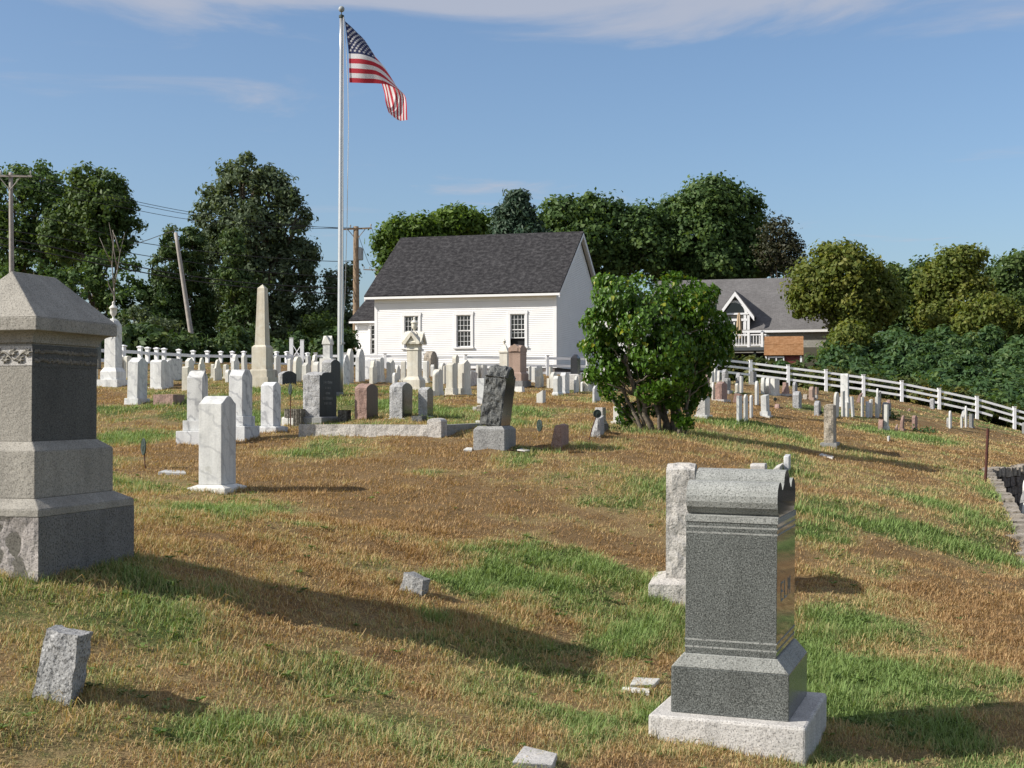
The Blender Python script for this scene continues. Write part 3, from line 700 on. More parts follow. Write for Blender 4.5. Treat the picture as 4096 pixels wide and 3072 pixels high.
for sgn in (-1, 1):
    m = MB(); A = Vector((dcx + sgn * hwid, 0, zev - .12)); B = Vector((dcx, 0, zap)); up = Vector((0, 0, .09))
    pts = [A, B, B + up, A + up]
    m.add([(q.x, DYF - .35, q.z) for q in pts] + [(q.x, DYF + 5.2, q.z) for q in pts], [(0, 1, 2, 3), (7, 6, 5, 4), (0, 4, 5, 1), (1, 5, 6, 2), (2, 6, 7, 3), (3, 7, 4, 0)])
    poly_uv(m.build('dormer_roof', M['groof'], dorm), lambda c: (c.y, c.z * 1.4))
    m = MB(); dn = Vector((0, 0, -.30)); pts = [A, B, B + dn, A + dn]
    m.add([(q.x, DYF - .38, q.z) for q in pts] + [(q.x, DYF - .33, q.z) for q in pts], [(0, 1, 2, 3), (7, 6, 5, 4), (0, 4, 5, 1), (1, 5, 6, 2), (2, 6, 7, 3), (3, 7, 4, 0)])
    m.build('rake_board', M['white'], dorm)
acx = hx(2938, DYF); aR = (hx(2980, DYF) - hx(2897, DYF)) / 2; az0 = hzv(2938, 1252, DYF)
arc = lambda r, n=18: [(acx + r * math.cos(math.pi * i / n), az0 + r * math.sin(math.pi * i / n)) for i in range(n + 1)]
m = MB(); oa, ia = arc(aR + .16), arc(aR); n = len(oa)
vs = [(x, DYF - .06, z) for x, z in oa + ia] + [(x, DYF + .05, z) for x, z in oa + ia]
fs = []
for i in range(n - 1): fs += [(i, i + 1, n + i + 1, n + i), (n + i, n + i + 1, 3 * n + i + 1, 3 * n + i), (i + 1, i, 2 * n + i, 2 * n + i + 1)]
m.add(vs, fs); m.box((acx, DYF - .03, az0 - .12), (2 * aR + .5, .12, .12)); m.box((acx, DYF - .02, az0 - .55), (2 * aR + .4, .10, .16))
for xx in (dxl + .09, dxr - .09, acx + aR + .02): m.box((xx, DYF - .02, zb), (.17, .08, zev - zb if abs(xx - acx) > aR + .1 else az0 - .12 - zb))
aw = m.build('arch_window', M['white'], dorm)
MB().add([(x, DYF + .0, z) for x, z in ia], [tuple(range(n))]).build('pane', M['glass'], dorm)
pd = MB().box((acx, DYF - .012, zb), (2 * aR, .03, az0 - .62 - zb)).build('patio_door', M['glass'], dorm)
m = MB();
for xx in (acx - aR + .05, acx, acx + aR - .05): m.box((xx, DYF - .035, zb), (.09, .05, az0 - .62 - zb))
m.build('door_frame', M['white'], dorm)
# deck
ddl, ddr = hx(2830, -2.6), hx(3066, -2.6); dz = hzv(2980, 1388, -2.6)
MB().box(((ddl + ddr) / 2, -1.5, dz - .24), (ddr - ddl, 2.6, .22)).build('deck', M['deckgrey'], house)
rail = MB(); rh = hzv(2980, 1338, -2.6) - dz
rail.box(((ddl + ddr) / 2, -2.68, dz + rh - .07), (ddr - ddl, .09, .08)); rail.box(((ddl + ddr) / 2, -2.68, dz + .08), (ddr - ddl, .07, .07))
rail.box((ddr - .03, -1.5, dz + rh - .07), (.09, 2.3, .08)); rail.box((ddr - .03, -1.5, dz + .08), (.07, 2.3, .07))
dr = rail.build('deck_railing', M['white'], house)
bm = MB().box((0, 0, 0), (.045, .045, rh - .2)).build('baluster', M['white']); bmd = bm.data; bpy.data.objects.remove(bm)
xx = ddl
while xx < ddr: link_mesh('baluster', bmd, dr, (xx, -2.68, dz + .14)); xx += .19
for q in range(12): link_mesh('baluster', bmd, dr, (ddr - .03, -2.5 + q * .19, dz + .14))
for px in (2995, 3049): MB().box((hx(px, -2.6), -2.69, dz - .1), (.16, .14, rh + .22)).build('rail_post', M['white'], house)
for px in (2870, 3020): MB().box((hx(px, -2.4), -2.4, -1.6), (.16, .16, dz + 1.37)).build('deck_post', M['deckgrey'], house)
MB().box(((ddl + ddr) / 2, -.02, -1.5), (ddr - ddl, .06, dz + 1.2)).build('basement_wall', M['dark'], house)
# small roof dormer window
sx0, sx1 = hx(3180, 1.2), hx(3230, 1.2); sz0, sz1 = hzv(3200, 1312, 1.2), hzv(3200, 1258, 1.2)
m = MB(); m.box(((sx0 + sx1) / 2, 1.05 - .1, sz0), (sx1 - sx0, .14, sz1 - sz0)); m.box(((sx0 + sx1) / 2, 2.2, sz0 - .2), (sx1 - sx0, 2.2, sz1 - sz0 + .1))
sw = m.build('roof_window', M['white'], house)
MB().box(((sx0 + sx1) / 2, 1.05 - .19, sz0 + .16), (sx1 - sx0 - .34, .03, sz1 - sz0 - .3)).build('pane', M['glass'], sw)
# folded parasol standing on the deck
pu = HO + Matrix.Rotation(-CTH, 3, 'Z') @ Vector((hx(2957, -1.3), -1.3, dz))
pr = empty('patio_umbrella', pu, label='folded tan patio umbrella standing on the house deck', cat='umbrella')
MB().tube([(0, 0, 0), (0, 0, 2.0)], .03, 8).build('pole', M['greywood'], pr)
m = MB(); n = 14
prof = [(.05, 2.35), (.12, 2.15), (.17, 1.7), (.21, 1.25), (.25, .75), (.20, .62)]
b0 = len(m.v)
for r, z in prof:
    for k in range(n):
        a = 2 * math.pi * k / n; rr = r * (1 if k % 2 else .72); m.v.append((rr * math.cos(a), rr * math.sin(a), z))
for i in range(len(prof) - 1):
    for k in range(n): m.f.append([i * n + k, i * n + (k + 1) % n, (i + 1) * n + (k + 1) % n, (i + 1) * n + k]); m.m.append(0)
m.f.append(list(range(n))); m.m.append(0)
m.build('canopy', M['canvas'], pr)
# white wing of a building between church and lilac
wo = P(2410, 1470, 92.0)
wb = empty('outbuilding', wo, rz=-CTH, label='white clapboard outbuilding glimpsed between the church and the lilac', cat='building')
MB().box((.9, 2.2, -1), (3.4, 4, 4.6)).build('wall', M['clap'], wb)
mb = MB(); roof_slab(mb, -1.0, 2.9, .0, 3.55, 2.2, 4.9, .08); roof_slab(mb, 2.9, -1.0, 4.4, 3.55, 2.2, 4.9, .08); poly_uv(mb.build('roof', M['groof'], wb), lambda c: (c.x, c.y))

# ------------------------------------------------------------------ gambrel shed
so = P(3208, 1490, 74.0); k = 74.0 / F
shed = empty('garden_shed', so, rz=-math.radians(12), label='small barn red shed with brown gambrel roof behind the white fence', cat='shed')
SWd, SD = 143 * k, 1.9
MB().box((-SWd / 2, SD / 2, -.4), (SWd - .12, SD - .1, .4 + 68 * k)).build('wall', M['redwall'], shed)
g = [(-.12, 68 * k), (.28, 112 * k), (SD / 2, 146 * k), (SD - .28, 112 * k), (SD + .12, 68 * k)]
m = MB(); m.prism([(.03, 66 * k), (.32, 108 * k), (SD / 2, 141 * k), (SD - .32, 108 * k), (SD - .03, 66 * k)], -SWd + .06, -.06); m.build('gable_wall', M['redwall'], shed)
mb = MB()
for (a, b2) in zip(g[:-1], g[1:]):
    t = Vector((0, b2[1] - a[1], -(b2[0] - a[0]))).normalized() * -.05
    vs = [(x, q[0], q[1]) for x in (-SWd - .08, .08) for q in (a, b2)] + [(x, q[0] + t.y, q[1] + t.z) for x in (-SWd - .08, .08) for q in (a, b2)]
    mb.add(vs, [(0, 1, 3, 2), (4, 6, 7, 5), (0, 2, 6, 4), (1, 5, 7, 3), (0, 4, 5, 1), (2, 3, 7, 6)])
poly_uv(mb.build('roof', M['broof'], shed), lambda c: (c.x, c.z * 1.2 + c.y))
for x in (-SWd + .03, -.05): MB().box((x, .0, -.4), (.10, .10, .4 + 67 * k)).build('corner_board', M['white'], shed)
wx = -SWd + (3107 - 3065) * k
m = MB(); w_, h_ = 58 * k, 34 * k; z_ = 26 * k
for dx in (-w_ / 2, 0, w_ / 2): m.box((wx + dx, .0, z_), (.06, .09, h_))
m.box((wx, -.002, z_ + h_), (w_ + .06, .10, .06)); m.box((wx, -.002, z_ - .06), (w_ + .06, .10, .06))
sw = m.build('window', M['white'], shed)
for s_ in (-1, 1): MB().box((wx + s_ * w_ / 4, .03, z_), (w_ / 2 - .06, .03, h_)).build('pane', M['glass'], sw)

# ------------------------------------------------------------------ utility poles and wires
def pole(name, px, yt, yb, d, r0, r1, lab, mat, px_b=None):
    a = P(px if px_b is None else px_b, yb, d); t = P(px, yt, d)
    root = empty(name, a, label=lab, cat='utility pole')
    v = t - a; n = 8
    MB().tube([Vector((0, 0, -.5)) - v * 0.0] + [v * (i / n) for i in range(n + 1)], [r0] + [r0 + (r1 - r0) * i / n for i in range(n + 1)], 12).build('pole', mat, root, smooth=True)
    return root, a
def crossarm(root, a, p1, p2, mat, ins=True, brace=True):
    q1, q2 = p1 - a, p2 - a; dv = q2 - q1
    o = MB().box((0, 0, -.06), (dv.length, .085, .10)).build('crossarm', mat, root); o.location = (q1 + q2) / 2 + Vector((0, -.15, 0)); o.rotation_euler = dv.to_track_quat('X', 'Z').to_euler()
    if ins:
        for t in (.03, .30, .97):
            i = MB().lathe([(.02, .06), (.03, .12), (.055, .14), (.05, .20), (.06, .22), (.03, .27), (.02, .27)], 8).build('insulator', M['steelcan'], root); i.location = q1.lerp(q2, t) + Vector((0, -.15, 0))
    if brace:
        c = (q1 + q2) / 2
        for s_ in (-1, 1): MB().tube([c + dv.normalized() * s_ * .55 + Vector((0, -.13, -.06)), c + Vector((0, -.13, -.72))], .025, 6).build('brace', mat, root)
r1, a1 = pole('utility_pole', 43, 690, 1480, 70, .15, .10, 'pale utility pole rising behind the big pyramid-topped monument', M['greywood'], 50)
crossarm(r1, a1, P(-45, 704, 70), P(132, 706, 70), M['greywood'])
r2, a2 = pole('utility_pole', 703, 930, 1470, 62, .125, .08, 'leaning bare grey utility pole beside the cedar trees', M['greywood'], 785)
r3, a3 = pole('utility_pole', 1424, 906, 1480, 88, .24, .17, 'brown utility pole with transformer near the church wing', M['wood'], 1425)
crossarm(r3, a3, P(1366, 918, 88), P(1488, 913, 88), M['wood'])
m = MB().lathe([(.02, 0), (.2, .0), (.22, .05), (.22, .72), (.16, .8), (.03, .84)], 14).build('transformer', M['steelcan'], r3, smooth=False); m.location = P(1437, 1040, 88) - a3 + Vector((.03, .1, 0))
r4, a4 = pole('utility_pole', 1508, 1066, 1470, 120, .17, .14, 'distant utility pole just over the church roof edge', M['greywood'])
crossarm(r4, a4, P(1454, 1078, 120), P(1540, 1082, 120), M['greywood'], brace=False)
def wire(pts, r, lab, sag=True):
    q = [P(px, py, d) for px, py, d in pts]
    out_ = []
    for i in range(len(q) - 1):
        for t in np.linspace(0, 1, 7)[:-1]:
            p0 = q[max(i - 1, 0)]; p1 = q[i]; p2 = q[i + 1]; p3 = q[min(i + 2, len(q) - 1)]
            out_.append(.5 * ((2 * p1) + (p2 - p0) * t + (2 * p0 - 5 * p1 + 4 * p2 - p3) * t * t + (3 * p1 - p0 - 3 * p2 + p3) * t ** 3))
    out_.append(q[-1])
    props(MB().tube(out_, r, 5).build('power_line', M['wire']), lab, 'power line', 'wires strung between the utility poles')
wire([(-30,702,70),(132,704,70),(300,752,74),(470,790,77),(760,848,82),(1100,893,86),(1370,914,88)], .016, 'highest thin wire joining the two crossarms')
wire([(60,700,70),(300,768,74),(470,801,77),(760,858,82),(1100,899,86),(1424,912,88)], .016, 'second thin wire from the top, just under the highest one')
wire([(-30,712,70),(150,760,72),(300,795,74),(492,830,77),(760,878,82),(1100,910,86),(1488,914,88)], .016, 'third thin wire from the top, ending at the far crossarm tip')
wire([(0,841,70),(240,885,73),(488,953,77),(640,982,80),(950,1020,84),(1300,1044,87),(1424,1042,88)], .022, 'wire meeting the brown pole beside its transformer')
wire([(0,917,70),(280,960,74),(532,1014,78),(714,1041,81),(1000,1082,85),(1300,1105,87),(1424,1103,88)], .022, 'wire passing below the transformer of the brown pole')
wire([(0,950,70),(235,994,73),(470,1050,77),(735,1100,81),(1000,1132,85),(1300,1151,87),(1424,1152,88)], .034, 'upper of the two thick dark cables crossing the obelisk tip')
wire([(0,976,70),(235,1022,73),(470,1070,77),(729,1117,81),(1000,1150,85),(1300,1173,87),(1424,1174,88)], .034, 'lower of the two thick dark cables crossing the obelisk tip')
wire([(703,922,62),(650,938,64),(590,960,66),(520,982,68)], .018, 'short wire leaving the leaning pole top towards the tall trees')
wire([(1488,916,88),(1510,985,96),(1530,1060,108),(1545,1085,120)], .016, 'wire dropping from the crossarm towards the church roof')
wire([(1430,930,88),(1455,1000,96),(1480,1060,108),(1508,1072,120)], .016, 'wire dropping from the brown pole to the distant pole')

# ------------------------------------------------------------------ flagpole and flag
FD = 32.0
fb = P(1361, 1600, FD); ft = P(1366, 62, FD); fp = empty('flagpole', fb, label='tall aluminium flagpole with ball top flying a flag', cat='flagpole')
v = ft - fb
MB().tube([v * t for t in np.linspace(0, 1, 12)], [.074 - .030 * max(0, t - .15) / .85 for t in np.linspace(0, 1, 12)], 18).build('pole', M['alu'], fp, smooth=True)
b_ = MB().lathe([(.01, 0), (.012, .08)] + [(.072 * math.sin(math.pi * i / 12), .15 - .072 * math.cos(math.pi * i / 12)) for i in range(1, 12)] + [(.002, .222)], 16).build('ball', M['steelcan'], fp, smooth=True); b_.location = v
b_ = MB().lathe([(.05, -.06), (.062, -.05), (.062, 0), (.03, .02)], 14).build('truck', M['lead'], fp); b_.location = v
b_ = MB().box((.075, -.05, 0), (.07, .06, .05)).tube([(.0, -.09, -.03), (.08, -.09, .0), (.0, -.09, .05)], .012, 5).build('cleat', M['steelcan'], fp); b_.location = v * ((1600 - 1378) / (1600 - 62))
rp = MB()
for off in ((.08, .0), (.10, -.02)):
    q = [P(1366 + 12, 75, FD - .05) - fb, P(1391, 330, FD - .05) - fb, P(1394, 480, FD - .05) - fb, P(1388, 900, FD - .05) - fb, P(1379, 1200, FD - .07) - fb, P(1366, 1378, FD - .1) - fb] if off[0] > .09 else [P(1374, 68, FD - .06) - fb, P(1373, 400, FD - .07) - fb, P(1371, 900, FD - .08) - fb, P(1366, 1376, FD - .1) - fb]
    rp.tube(q, .008, 5)
rp.build('halyard', M['rope'], fp)
CPX = 500 / 1037.0
FG = [ # u rows: list over v of (crop x, crop y, depth)
 (0.0, [(270,175,0),(284,300,0),(300,443,0),(303,565,0),(306,685,0)]),
 (.20, [(362,262,.10),(384,350,.02),(412,452,-.06),(415,572,-.06),(418,689,-.04)]),
 (.40, [(470,395,.42),(490,420,.25),(522,492,.05),(530,588,.0),(540,693,.02)]),
 (.60, [(588,740,.62),(602,660,.52),(612,580,.38),(640,668,.16),(655,716,.08)]),
 (.80, [(606,850,.40),(648,848,.42),(700,780,.36),(742,785,.22),(768,798,.12)]),
 (1.0, [(632,935,.16),(668,968,.22),(715,999,.26),(750,999,.20),(787,992,.12)])]
def cr(p0, p1, p2, p3, t): return .5 * ((2 * p1) + (p2 - p0) * t + (2 * p0 - 5 * p1 + 4 * p2 - p3) * t * t + (3 * p1 - p0 - 3 * p2 + p3) * t ** 3)
FA = np.array([[(1250 + x * CPX, y * CPX, FD + dd - .02) for x, y, dd in row] for u, row in FG])
def interp1(A, t):
    n = len(A) - 1; s = min(max(t, 0), 1) * n; i = min(int(s), n - 1); t = s - i
    p0 = A[i - 1] if i > 0 else 2 * A[0] - A[1]; p3 = A[i + 2] if i + 2 <= n else 2 * A[n] - A[n - 1]
    return cr(p0, A[i], A[i + 1], p3, t)
VT = lambda v: np.interp(v, [0, .27, 7 / 13, .77, 1], [0, .25, .5, .75, 1])
def flag_pt(u, v):
    rows = np.array([interp1(FA[i], VT(v)) for i in range(6)])
    p = interp1(rows, u); q = P(p[0], p[1], p[2])
    q.y += .035 * math.sin(u * 17 + v * 3) * u
    return q
NU, NV = 60, 39
fo = empty('flag', P(FA[0][2][0], FA[0][2][1], FD), label='red white and blue stars and stripes flag drooping from the pole', cat='flag')
G = [[flag_pt(i / NU, j / NV) - fo.location for j in range(NV + 1)] for i in range(NU + 1)]
mr = paint('flag_red', (.50, .035, .055), .8); mw = paint('flag_white', (.78, .77, .78), .8); mbl = paint('flag_blue', (.022, .032, .11), .8)
for mm in (mr, mw, mbl):
    nt = mm.node_tree; b = nt.nodes['Principled BSDF']; tr = nt.nodes.new('ShaderNodeBsdfTranslucent'); mx = nt.nodes.new('ShaderNodeMixShader'); mx.inputs[0].default_value = .35
    nt.links.new(b.inputs['Base Color'].links[0].from_socket, tr.inputs[0]); nt.links.new(b.outputs[0], mx.inputs[1]); nt.links.new(tr.outputs[0], mx.inputs[2]); nt.links.new(mx.outputs[0], nt.nodes['Material Output'].inputs[0])
m = MB(); m.v = [tuple(p) for r_ in G for p in r_]
for i in range(NU):
    for j in range(NV):
        st = j * 13 // NV; mi = 2 if (i < NU * .4 and st < 7) else st % 2
        m.f.append([i * (NV + 1) + j, (i + 1) * (NV + 1) + j, (i + 1) * (NV + 1) + j + 1, i * (NV + 1) + j + 1]); m.m.append(mi)
m.build('cloth', [mr, mw, mbl], fo, smooth=True)
m = MB()
def star(u, v, r):
    c = flag_pt(u, v); du = (flag_pt(u + .02, v) - c) / .02; dv = (flag_pt(u, v + .02) - c) / .02
    n = du.cross(dv).normalized(); du = du.normalized(); dv = (dv - du * dv.dot(du)).normalized(); c = c - fo.location
    for sgn in (-1, 1):
        pts = []
        for k_ in range(10):
            a = math.pi * k_ / 5; rr = r if k_ % 2 == 0 else r * .4
            pts.append(tuple(c + n * sgn * .004 - dv * rr * math.cos(a) + du * rr * math.sin(a)))
        m.add([tuple(c + n * sgn * .004)] + pts, [(0, i + 1, (i + 1) % 10 + 1) for i in range(10)])
for r_ in range(9):
    for c_ in range(6 if r_ % 2 == 0 else 5):
        star(.4 * ((c_ * 2 + (1 if r_ % 2 == 0 else 2)) / 12), 7 / 13 * (r_ + 1) / 10, .042)
m.build('stars', mw, fo)
# ------------------------------------------------------------------ gravestones
def top_profile(kind, L, H, r=None):
    h = L / 2
    if kind == 'flat': return [(h, H), (-h, H)]
    if kind == 'slopey': rr = r or .2 * L; return [(h, H), (-h, H - rr)]
    if kind == 'seg':
        rr = r or .14 * L; R = (h * h + rr * rr) / (2 * rr); a0 = math.asin(min(1, h / R))
        return [(R * math.sin(a), H - R + R * math.cos(a)) for a in np.linspace(a0, -a0, 13)]
    if kind == 'semi':
        rr = min(r or .42 * L, h)
        return [(h * math.cos(a), H - rr + rr * math.sin(a)) for a in np.linspace(0, math.pi, 15)]
    if kind == 'gothic':
        rr = r or .55 * L; o = []
        for t in np.linspace(0, 1, 8): o.append((h * (1 - t) , H - rr + rr * math.sin(t * math.pi / 2) ** .9))
        return o + [(-y, z) for y, z in reversed(o[:-1])]
    if kind == 'ogee':
        rr = r or .6 * L; q = [(1, 0), (.80, .04), (.66, .12), (.56, .3), (.50, .52), (.38, .76), (.2, .93), (0, 1)]
        o = [(h * a, H - rr + rr * b) for a, b in q]; return o + [(-y, z) for y, z in reversed(o[:-1])]
    if kind == 'shoulder':
        rr = r or .3 * L; q = [(1, 0), (.99, .12), (.74, .12), (.70, .45), (.52, .78), (.28, .95), (0, 1)]
        o = [(h * a, H - rr + rr * b) for a, b in q]; return o + [(-y, z) for y, z in reversed(o[:-1])]
    if kind == 'gable': rr = r or .3 * L; return [(h, H - rr), (0, H), (-h, H - rr)]
    if kind == 'chamfer': c = r or .22 * L; return [(h, H - c), (h - c, H), (-h + c, H), (-h, H - c)]
    if kind == 'serp':
        rr = r or .24 * L; o = []
        for t in np.linspace(-1, 1, 21): o.append((-h * t, H - rr + rr * (.5 + .5 * math.cos(math.pi * t)) ** .8 - (.0 if abs(t) < .999 else 0)))
        return o
    if kind == 'lobes':
        rr = r or .2 * L; o = []
        for t in np.linspace(-1, 1, 25): o.append((-h * t, H - rr + rr * abs(math.sin(math.pi * (t + 1))) ** .5 * (1 if abs(t) > .0 else 0)))
        return o
    if kind == 'heart':
        rr = r or .16 * L; return [(h * c, H - rr + rr * z) for c, z in ((1, .2), (.9, .75), (.6, 1), (.25, .8), (0, .2), (-.25, .8), (-.6, 1), (-.9, .75), (-1, .2))]
    return [(h, H), (-h, H)]

def vn3(p, s, seed):
    x, y, z = p[0] * s, p[1] * s, p[2] * s
    return float(fbm(np.array([x + z * .7 + seed * 3.7]), np.array([y + z * 1.3 - seed * 1.9]), seed, 4)[0])

def die_mesh(mb, loop, W, rough, seed=1, amp=.02, step=.05, mi_strip=0, mi_cap=1):
    """loop: CCW (y,z) outline; extruded along x. rough strips are broken into displaced facets"""
    if not rough:
        mb.prism(loop, -W / 2, W / 2, mi_strip, mi_cap); return
    pts = []; n = len(loop)
    for i in range(n):
        a, b2 = loop[i], loop[(i + 1) % n]; l = math.hypot(b2[0] - a[0], b2[1] - a[1]); k = max(1, int(round(l / step)))
        if i == 0: k = 1
        for j in range(k): pts.append((a[0] + (b2[0] - a[0]) * j / k, a[1] + (b2[1] - a[1]) * j / k))
    n = len(pts); nx_ = max(3, int(round(W / step))); xs = np.linspace(-W / 2, W / 2, nx_ + 1)
    Pn = []
    for i in range(n):
        a, b2 = pts[i - 1], pts[(i + 1) % n]; t = Vector((b2[0] - a[0], b2[1] - a[1]))
        t = t.normalized() if t.length > 1e-6 else Vector((1, 0)); Pn.append((t.y, -t.x))
    arr = np.array([(p[0], p[1]) for p in pts]); b0 = len(mb.v)
    X_, I_ = np.meshgrid(xs, np.arange(n)); Yv = arr[I_, 0]; Zv = arr[I_, 1]
    per = I_ * step
    nz = fbm(X_ * 9.5 + seed * 3.1, per * 7.2 + seed * 7.7, seed, 4) - .5
    nz2 = np.abs(fbm(X_ * 5.2 + per * 2.5 + seed, per * 4.4 - X_ * 3 + seed, seed + 5, 3) - .5)
    disp = amp * (2.0 * nz + 2.6 * (nz2 - .12) + .35)
    edge = np.minimum(1.0, (W / 2 - np.abs(X_)) / (step * 1.2)); disp = disp * np.clip(edge, 0, 1)
    disp = np.where(Zv < -.02, 0, disp)
    nn = np.array(Pn); Yv = Yv + nn[I_, 0] * disp; Zv = Zv + nn[I_, 1] * disp
    for i in range(n):
        for j in range(nx_ + 1): mb.v.append((float(X_[i, j]), float(Yv[i, j]), float(Zv[i, j])))
    m_ = nx_ + 1
    for i in range(n):
        i2 = (i + 1) % n
        for j in range(nx_): mb.f.append([b0 + i * m_ + j, b0 + i2 * m_ + j, b0 + i2 * m_ + j + 1, b0 + i * m_ + j + 1]); mb.m.append(mi_strip)
    mb.f.append([b0 + i * m_ for i in reversed(range(n))]); mb.m.append(mi_cap)
    mb.f.append([b0 + i * m_ + nx_ for i in range(n)]); mb.m.append(mi_cap)

GROUPS = {'marble': 'white marble gravestones', 'veined': 'white marble gravestones', 'plain': 'white marble gravestones', 'cream': 'white marble gravestones',
          'rock': 'granite gravestones', 'grey': 'granite gravestones', 'pale': 'granite gravestones', 'pale_rock': 'granite gravestones', 'pink': 'pink and brown gravestones', 'brown': 'pink and brown gravestones'}
STONES = {}
SEED = [0]
def solve(xm, xl, xr, Pd, L, W, Llim=(.22, .8), Ldef=.42):
    th = TH; c, s = math.cos(th), math.sin(th)
    if L is None:
        k = (xr - CX) / F; den = s - c * k
        L = (k * Pd.y - Pd.x) / den if abs(den) > .02 else 99
        if not (Llim[0] <= L <= Llim[1]):
            L = Llim[0] if (0 < L < Llim[0]) else (Ldef if L < 0 or L > 1.6 else Llim[1])
    if xr is not None:
        k = (xr - CX) / F; q = (k * Pd.y - Pd.x) / L / math.sqrt(1 + k * k)
        th = math.atan(k) + math.asin(max(-.9, min(.9, q))); th = max(math.radians(4), min(math.radians(34), th))
    c, s = math.cos(th), math.sin(th)
    if W is None:
        kl = (xl - CX) / F; W = (Pd.x - kl * Pd.y) / (c + s * kl)
    return L, max(W, .035), th

def S(label, mat, xl, xm, xr, yt, yb, prof='flat', base=(), L=None, W=None, rough=None, d=None, tilt=(0, 0), r=None, name='gravestone', cat='gravestone', group=None, amp=.016, bmat=None, face=None, sink=.12, bevel=None, taper=None, slant=0, wedge=0):
    SEED[0] += 1; seed = SEED[0]
    mar = sum(b2[1] for b2 in base)
    xb = xm + mar
    if d is None: d = hit(xb, yb)
    sc = d / F; Pc = P(xb, yb, d); mm = mar * sc
    Pd = Vector((Pc.x - (math.cos(TH) - math.sin(TH)) * mm, Pc.y + (math.sin(TH) + math.cos(TH)) * mm, Pc.z))
    L, W, th = solve(xm, xl, xr, Pd, L, W)
    c, s = math.cos(th), math.sin(th); Vv = Vector((c, -s, 0)); Uv = Vector((s, c, 0))
    cen = Pd - Vv * W / 2 + Uv * L / 2; cen.z = Pc.z
    Ht = (yb - yt) * sc * (1 + mm / d)
    # settle every stone on the lowest ground under its footprint
    loc = cen
    group = group or GROUPS.get(mat, 'granite gravestones')
    rot = (math.radians(tilt[0]), math.radians(tilt[1]), -th)
    bev = bevel if bevel is not None else (.008 if d < 24 and not rough else (.006 if d < 34 and not rough else 0))
    hb = [b2[0] * sc for b2 in base]; H = Ht - sum(hb)
    mats = [M[rough] if rough else M[mat], M[face] if face else M[mat]]
    def die(parent, z0, nm):
        mb = MB(); zb = -sink if z0 == 0 else 0
        lp = [(-L / 2, zb), (L / 2, zb)] + top_profile(prof, L, H, r)
        die_mesh(mb, lp, W, rough, seed, amp, .05 if d < 28 else .075)
        if taper:
            mb.v = [(x * (1 - (1 - taper) * max(0, z) / H), y * (1 - (1 - taper) * max(0, z) / H), z) for x, y, z in mb.v]
        if wedge or slant:
            q = []
            for x, y, zz in mb.v:
                f = min(1, max(0, zz) / H); e = .5 - x / W
                q.append((x + wedge * W * f * e, y, zz - slant * H * e * (1 if zz > H * .5 else 0)))
            mb.v = q
        o = mb.build(nm, mats, parent, bevel=bev); o.location = (0, 0, z0) if parent else loc
        return o
    if not base:
        o = die(None, 0, name); o.rotation_euler = rot; props(o, label, cat, group); STONES[label] = (o, L, W, H, sc); return o
    root = empty(name, loc, label=label, cat=cat, group=group); root.rotation_euler = rot
    z = 0; m_left = mm
    for i, b2 in enumerate(base):
        mb = MB(); zz = -sink if i == 0 else 0
        bw, bl = W + 2 * m_left, L + 2 * m_left
        nxt = m_left - b2[1] * sc
        bmt = M[b2[2]] if len(b2) > 2 else (M[bmat] if bmat else M[mat])
        wash = b2[3] * sc if len(b2) > 3 else 0
        mb.box((0, 0, z + zz), (bw, bl, hb[i] - zz - wash))
        if wash: mb.box((0, 0, z + hb[i] - wash), (bw, bl, wash), top=(W + 2 * nxt + .01, L + 2 * nxt + .01))
        mb.build('base' if i == 0 else 'plinth', bmt, root, bevel=max(bev, .005 if d < 40 else 0))
        z += hb[i]; m_left = nxt
    t = die(root, z, 'tablet')
    STONES[label] = (root, L, W, H, sc); return root

# --- column of stones by the pyramid-topped monument and the urn column
S('small round-topped white slab half hidden behind the big grey monument', 'plain', 332, 338, 350, 1426, 1521, 'semi')
S('round-topped cream slab between the big grey monument and the draped urn monument', 'cream', 353, 365, 392, 1424, 1521, 'semi')
S('tall dark granite shaft with a carved band standing behind the draped urn monument', 'grey', 372, 381, 404, 1326, 1490, 'flat', face='darkpol', d=39, group='granite gravestones')
S('white slab mostly hidden behind the draped urn monument base', 'marble', 468, 476, 497, 1425, 1516, 'seg')
S('round-shouldered cream slab just behind the tall scroll-topped white stone', 'cream', 494, 507, 527, 1423, 1515, 'seg')
S('tall white marble stone with scrolled top on a square base beside the urn monument', 'marble', 508, 543, 588, 1429, 1622, 'serp', [(29, 8)], tilt=(0, 1.2))
S('broad white stone with double-lobed top on a thin slab base', 'marble', 600, 641, 694, 1438, 1558, 'lobes', [(9, 6)], r=.06)
S('wide flat-topped grey-white slab behind the double-lobed stone', 'veined', 666, 684, 729, 1433, 1522, 'flat')
S('low two-tier pink granite block in the grass', 'pink', 613, 692, 738, 1578, 1620, 'flat', rough='pink', group='pink and brown gravestones', amp=.012)
S('white peaked slab with rounded shoulders just before a fence post and behind a shorter slab', 'plain', 740, 754, 776, 1431, 1512, 'gable')
S('slender cream slab with sloped shoulders in front of the peaked slab', 'cream', 727, 751, 764, 1465, 1561, 'seg')
S('tall white marble stone with sloping ridge top on two stepped bases', 'veined', 748, 789, 832, 1480, 1786, 'chamfer', [(61, 20), (42, 13)], r=.12)
S('nearest white marble stone with curved top on a thin square base', 'marble', 795, 866, 945, 1586, 1983, 'serp', [(40, 34, 'plain', 12)], r=.085)
S('cream ogee slab close in front of the fence, between two posts', 'cream', 792, 799, 821, 1430, 1500, 'ogee')
S('pointed cream slab standing alone on the grass below the fence', 'cream', 852, 859, 888, 1437, 1525, 'ogee')
S('small cream slab peeping out behind the pointed cream slab', 'cream', 843, 852, 862, 1456, 1514, 'seg', [(8, 3)])
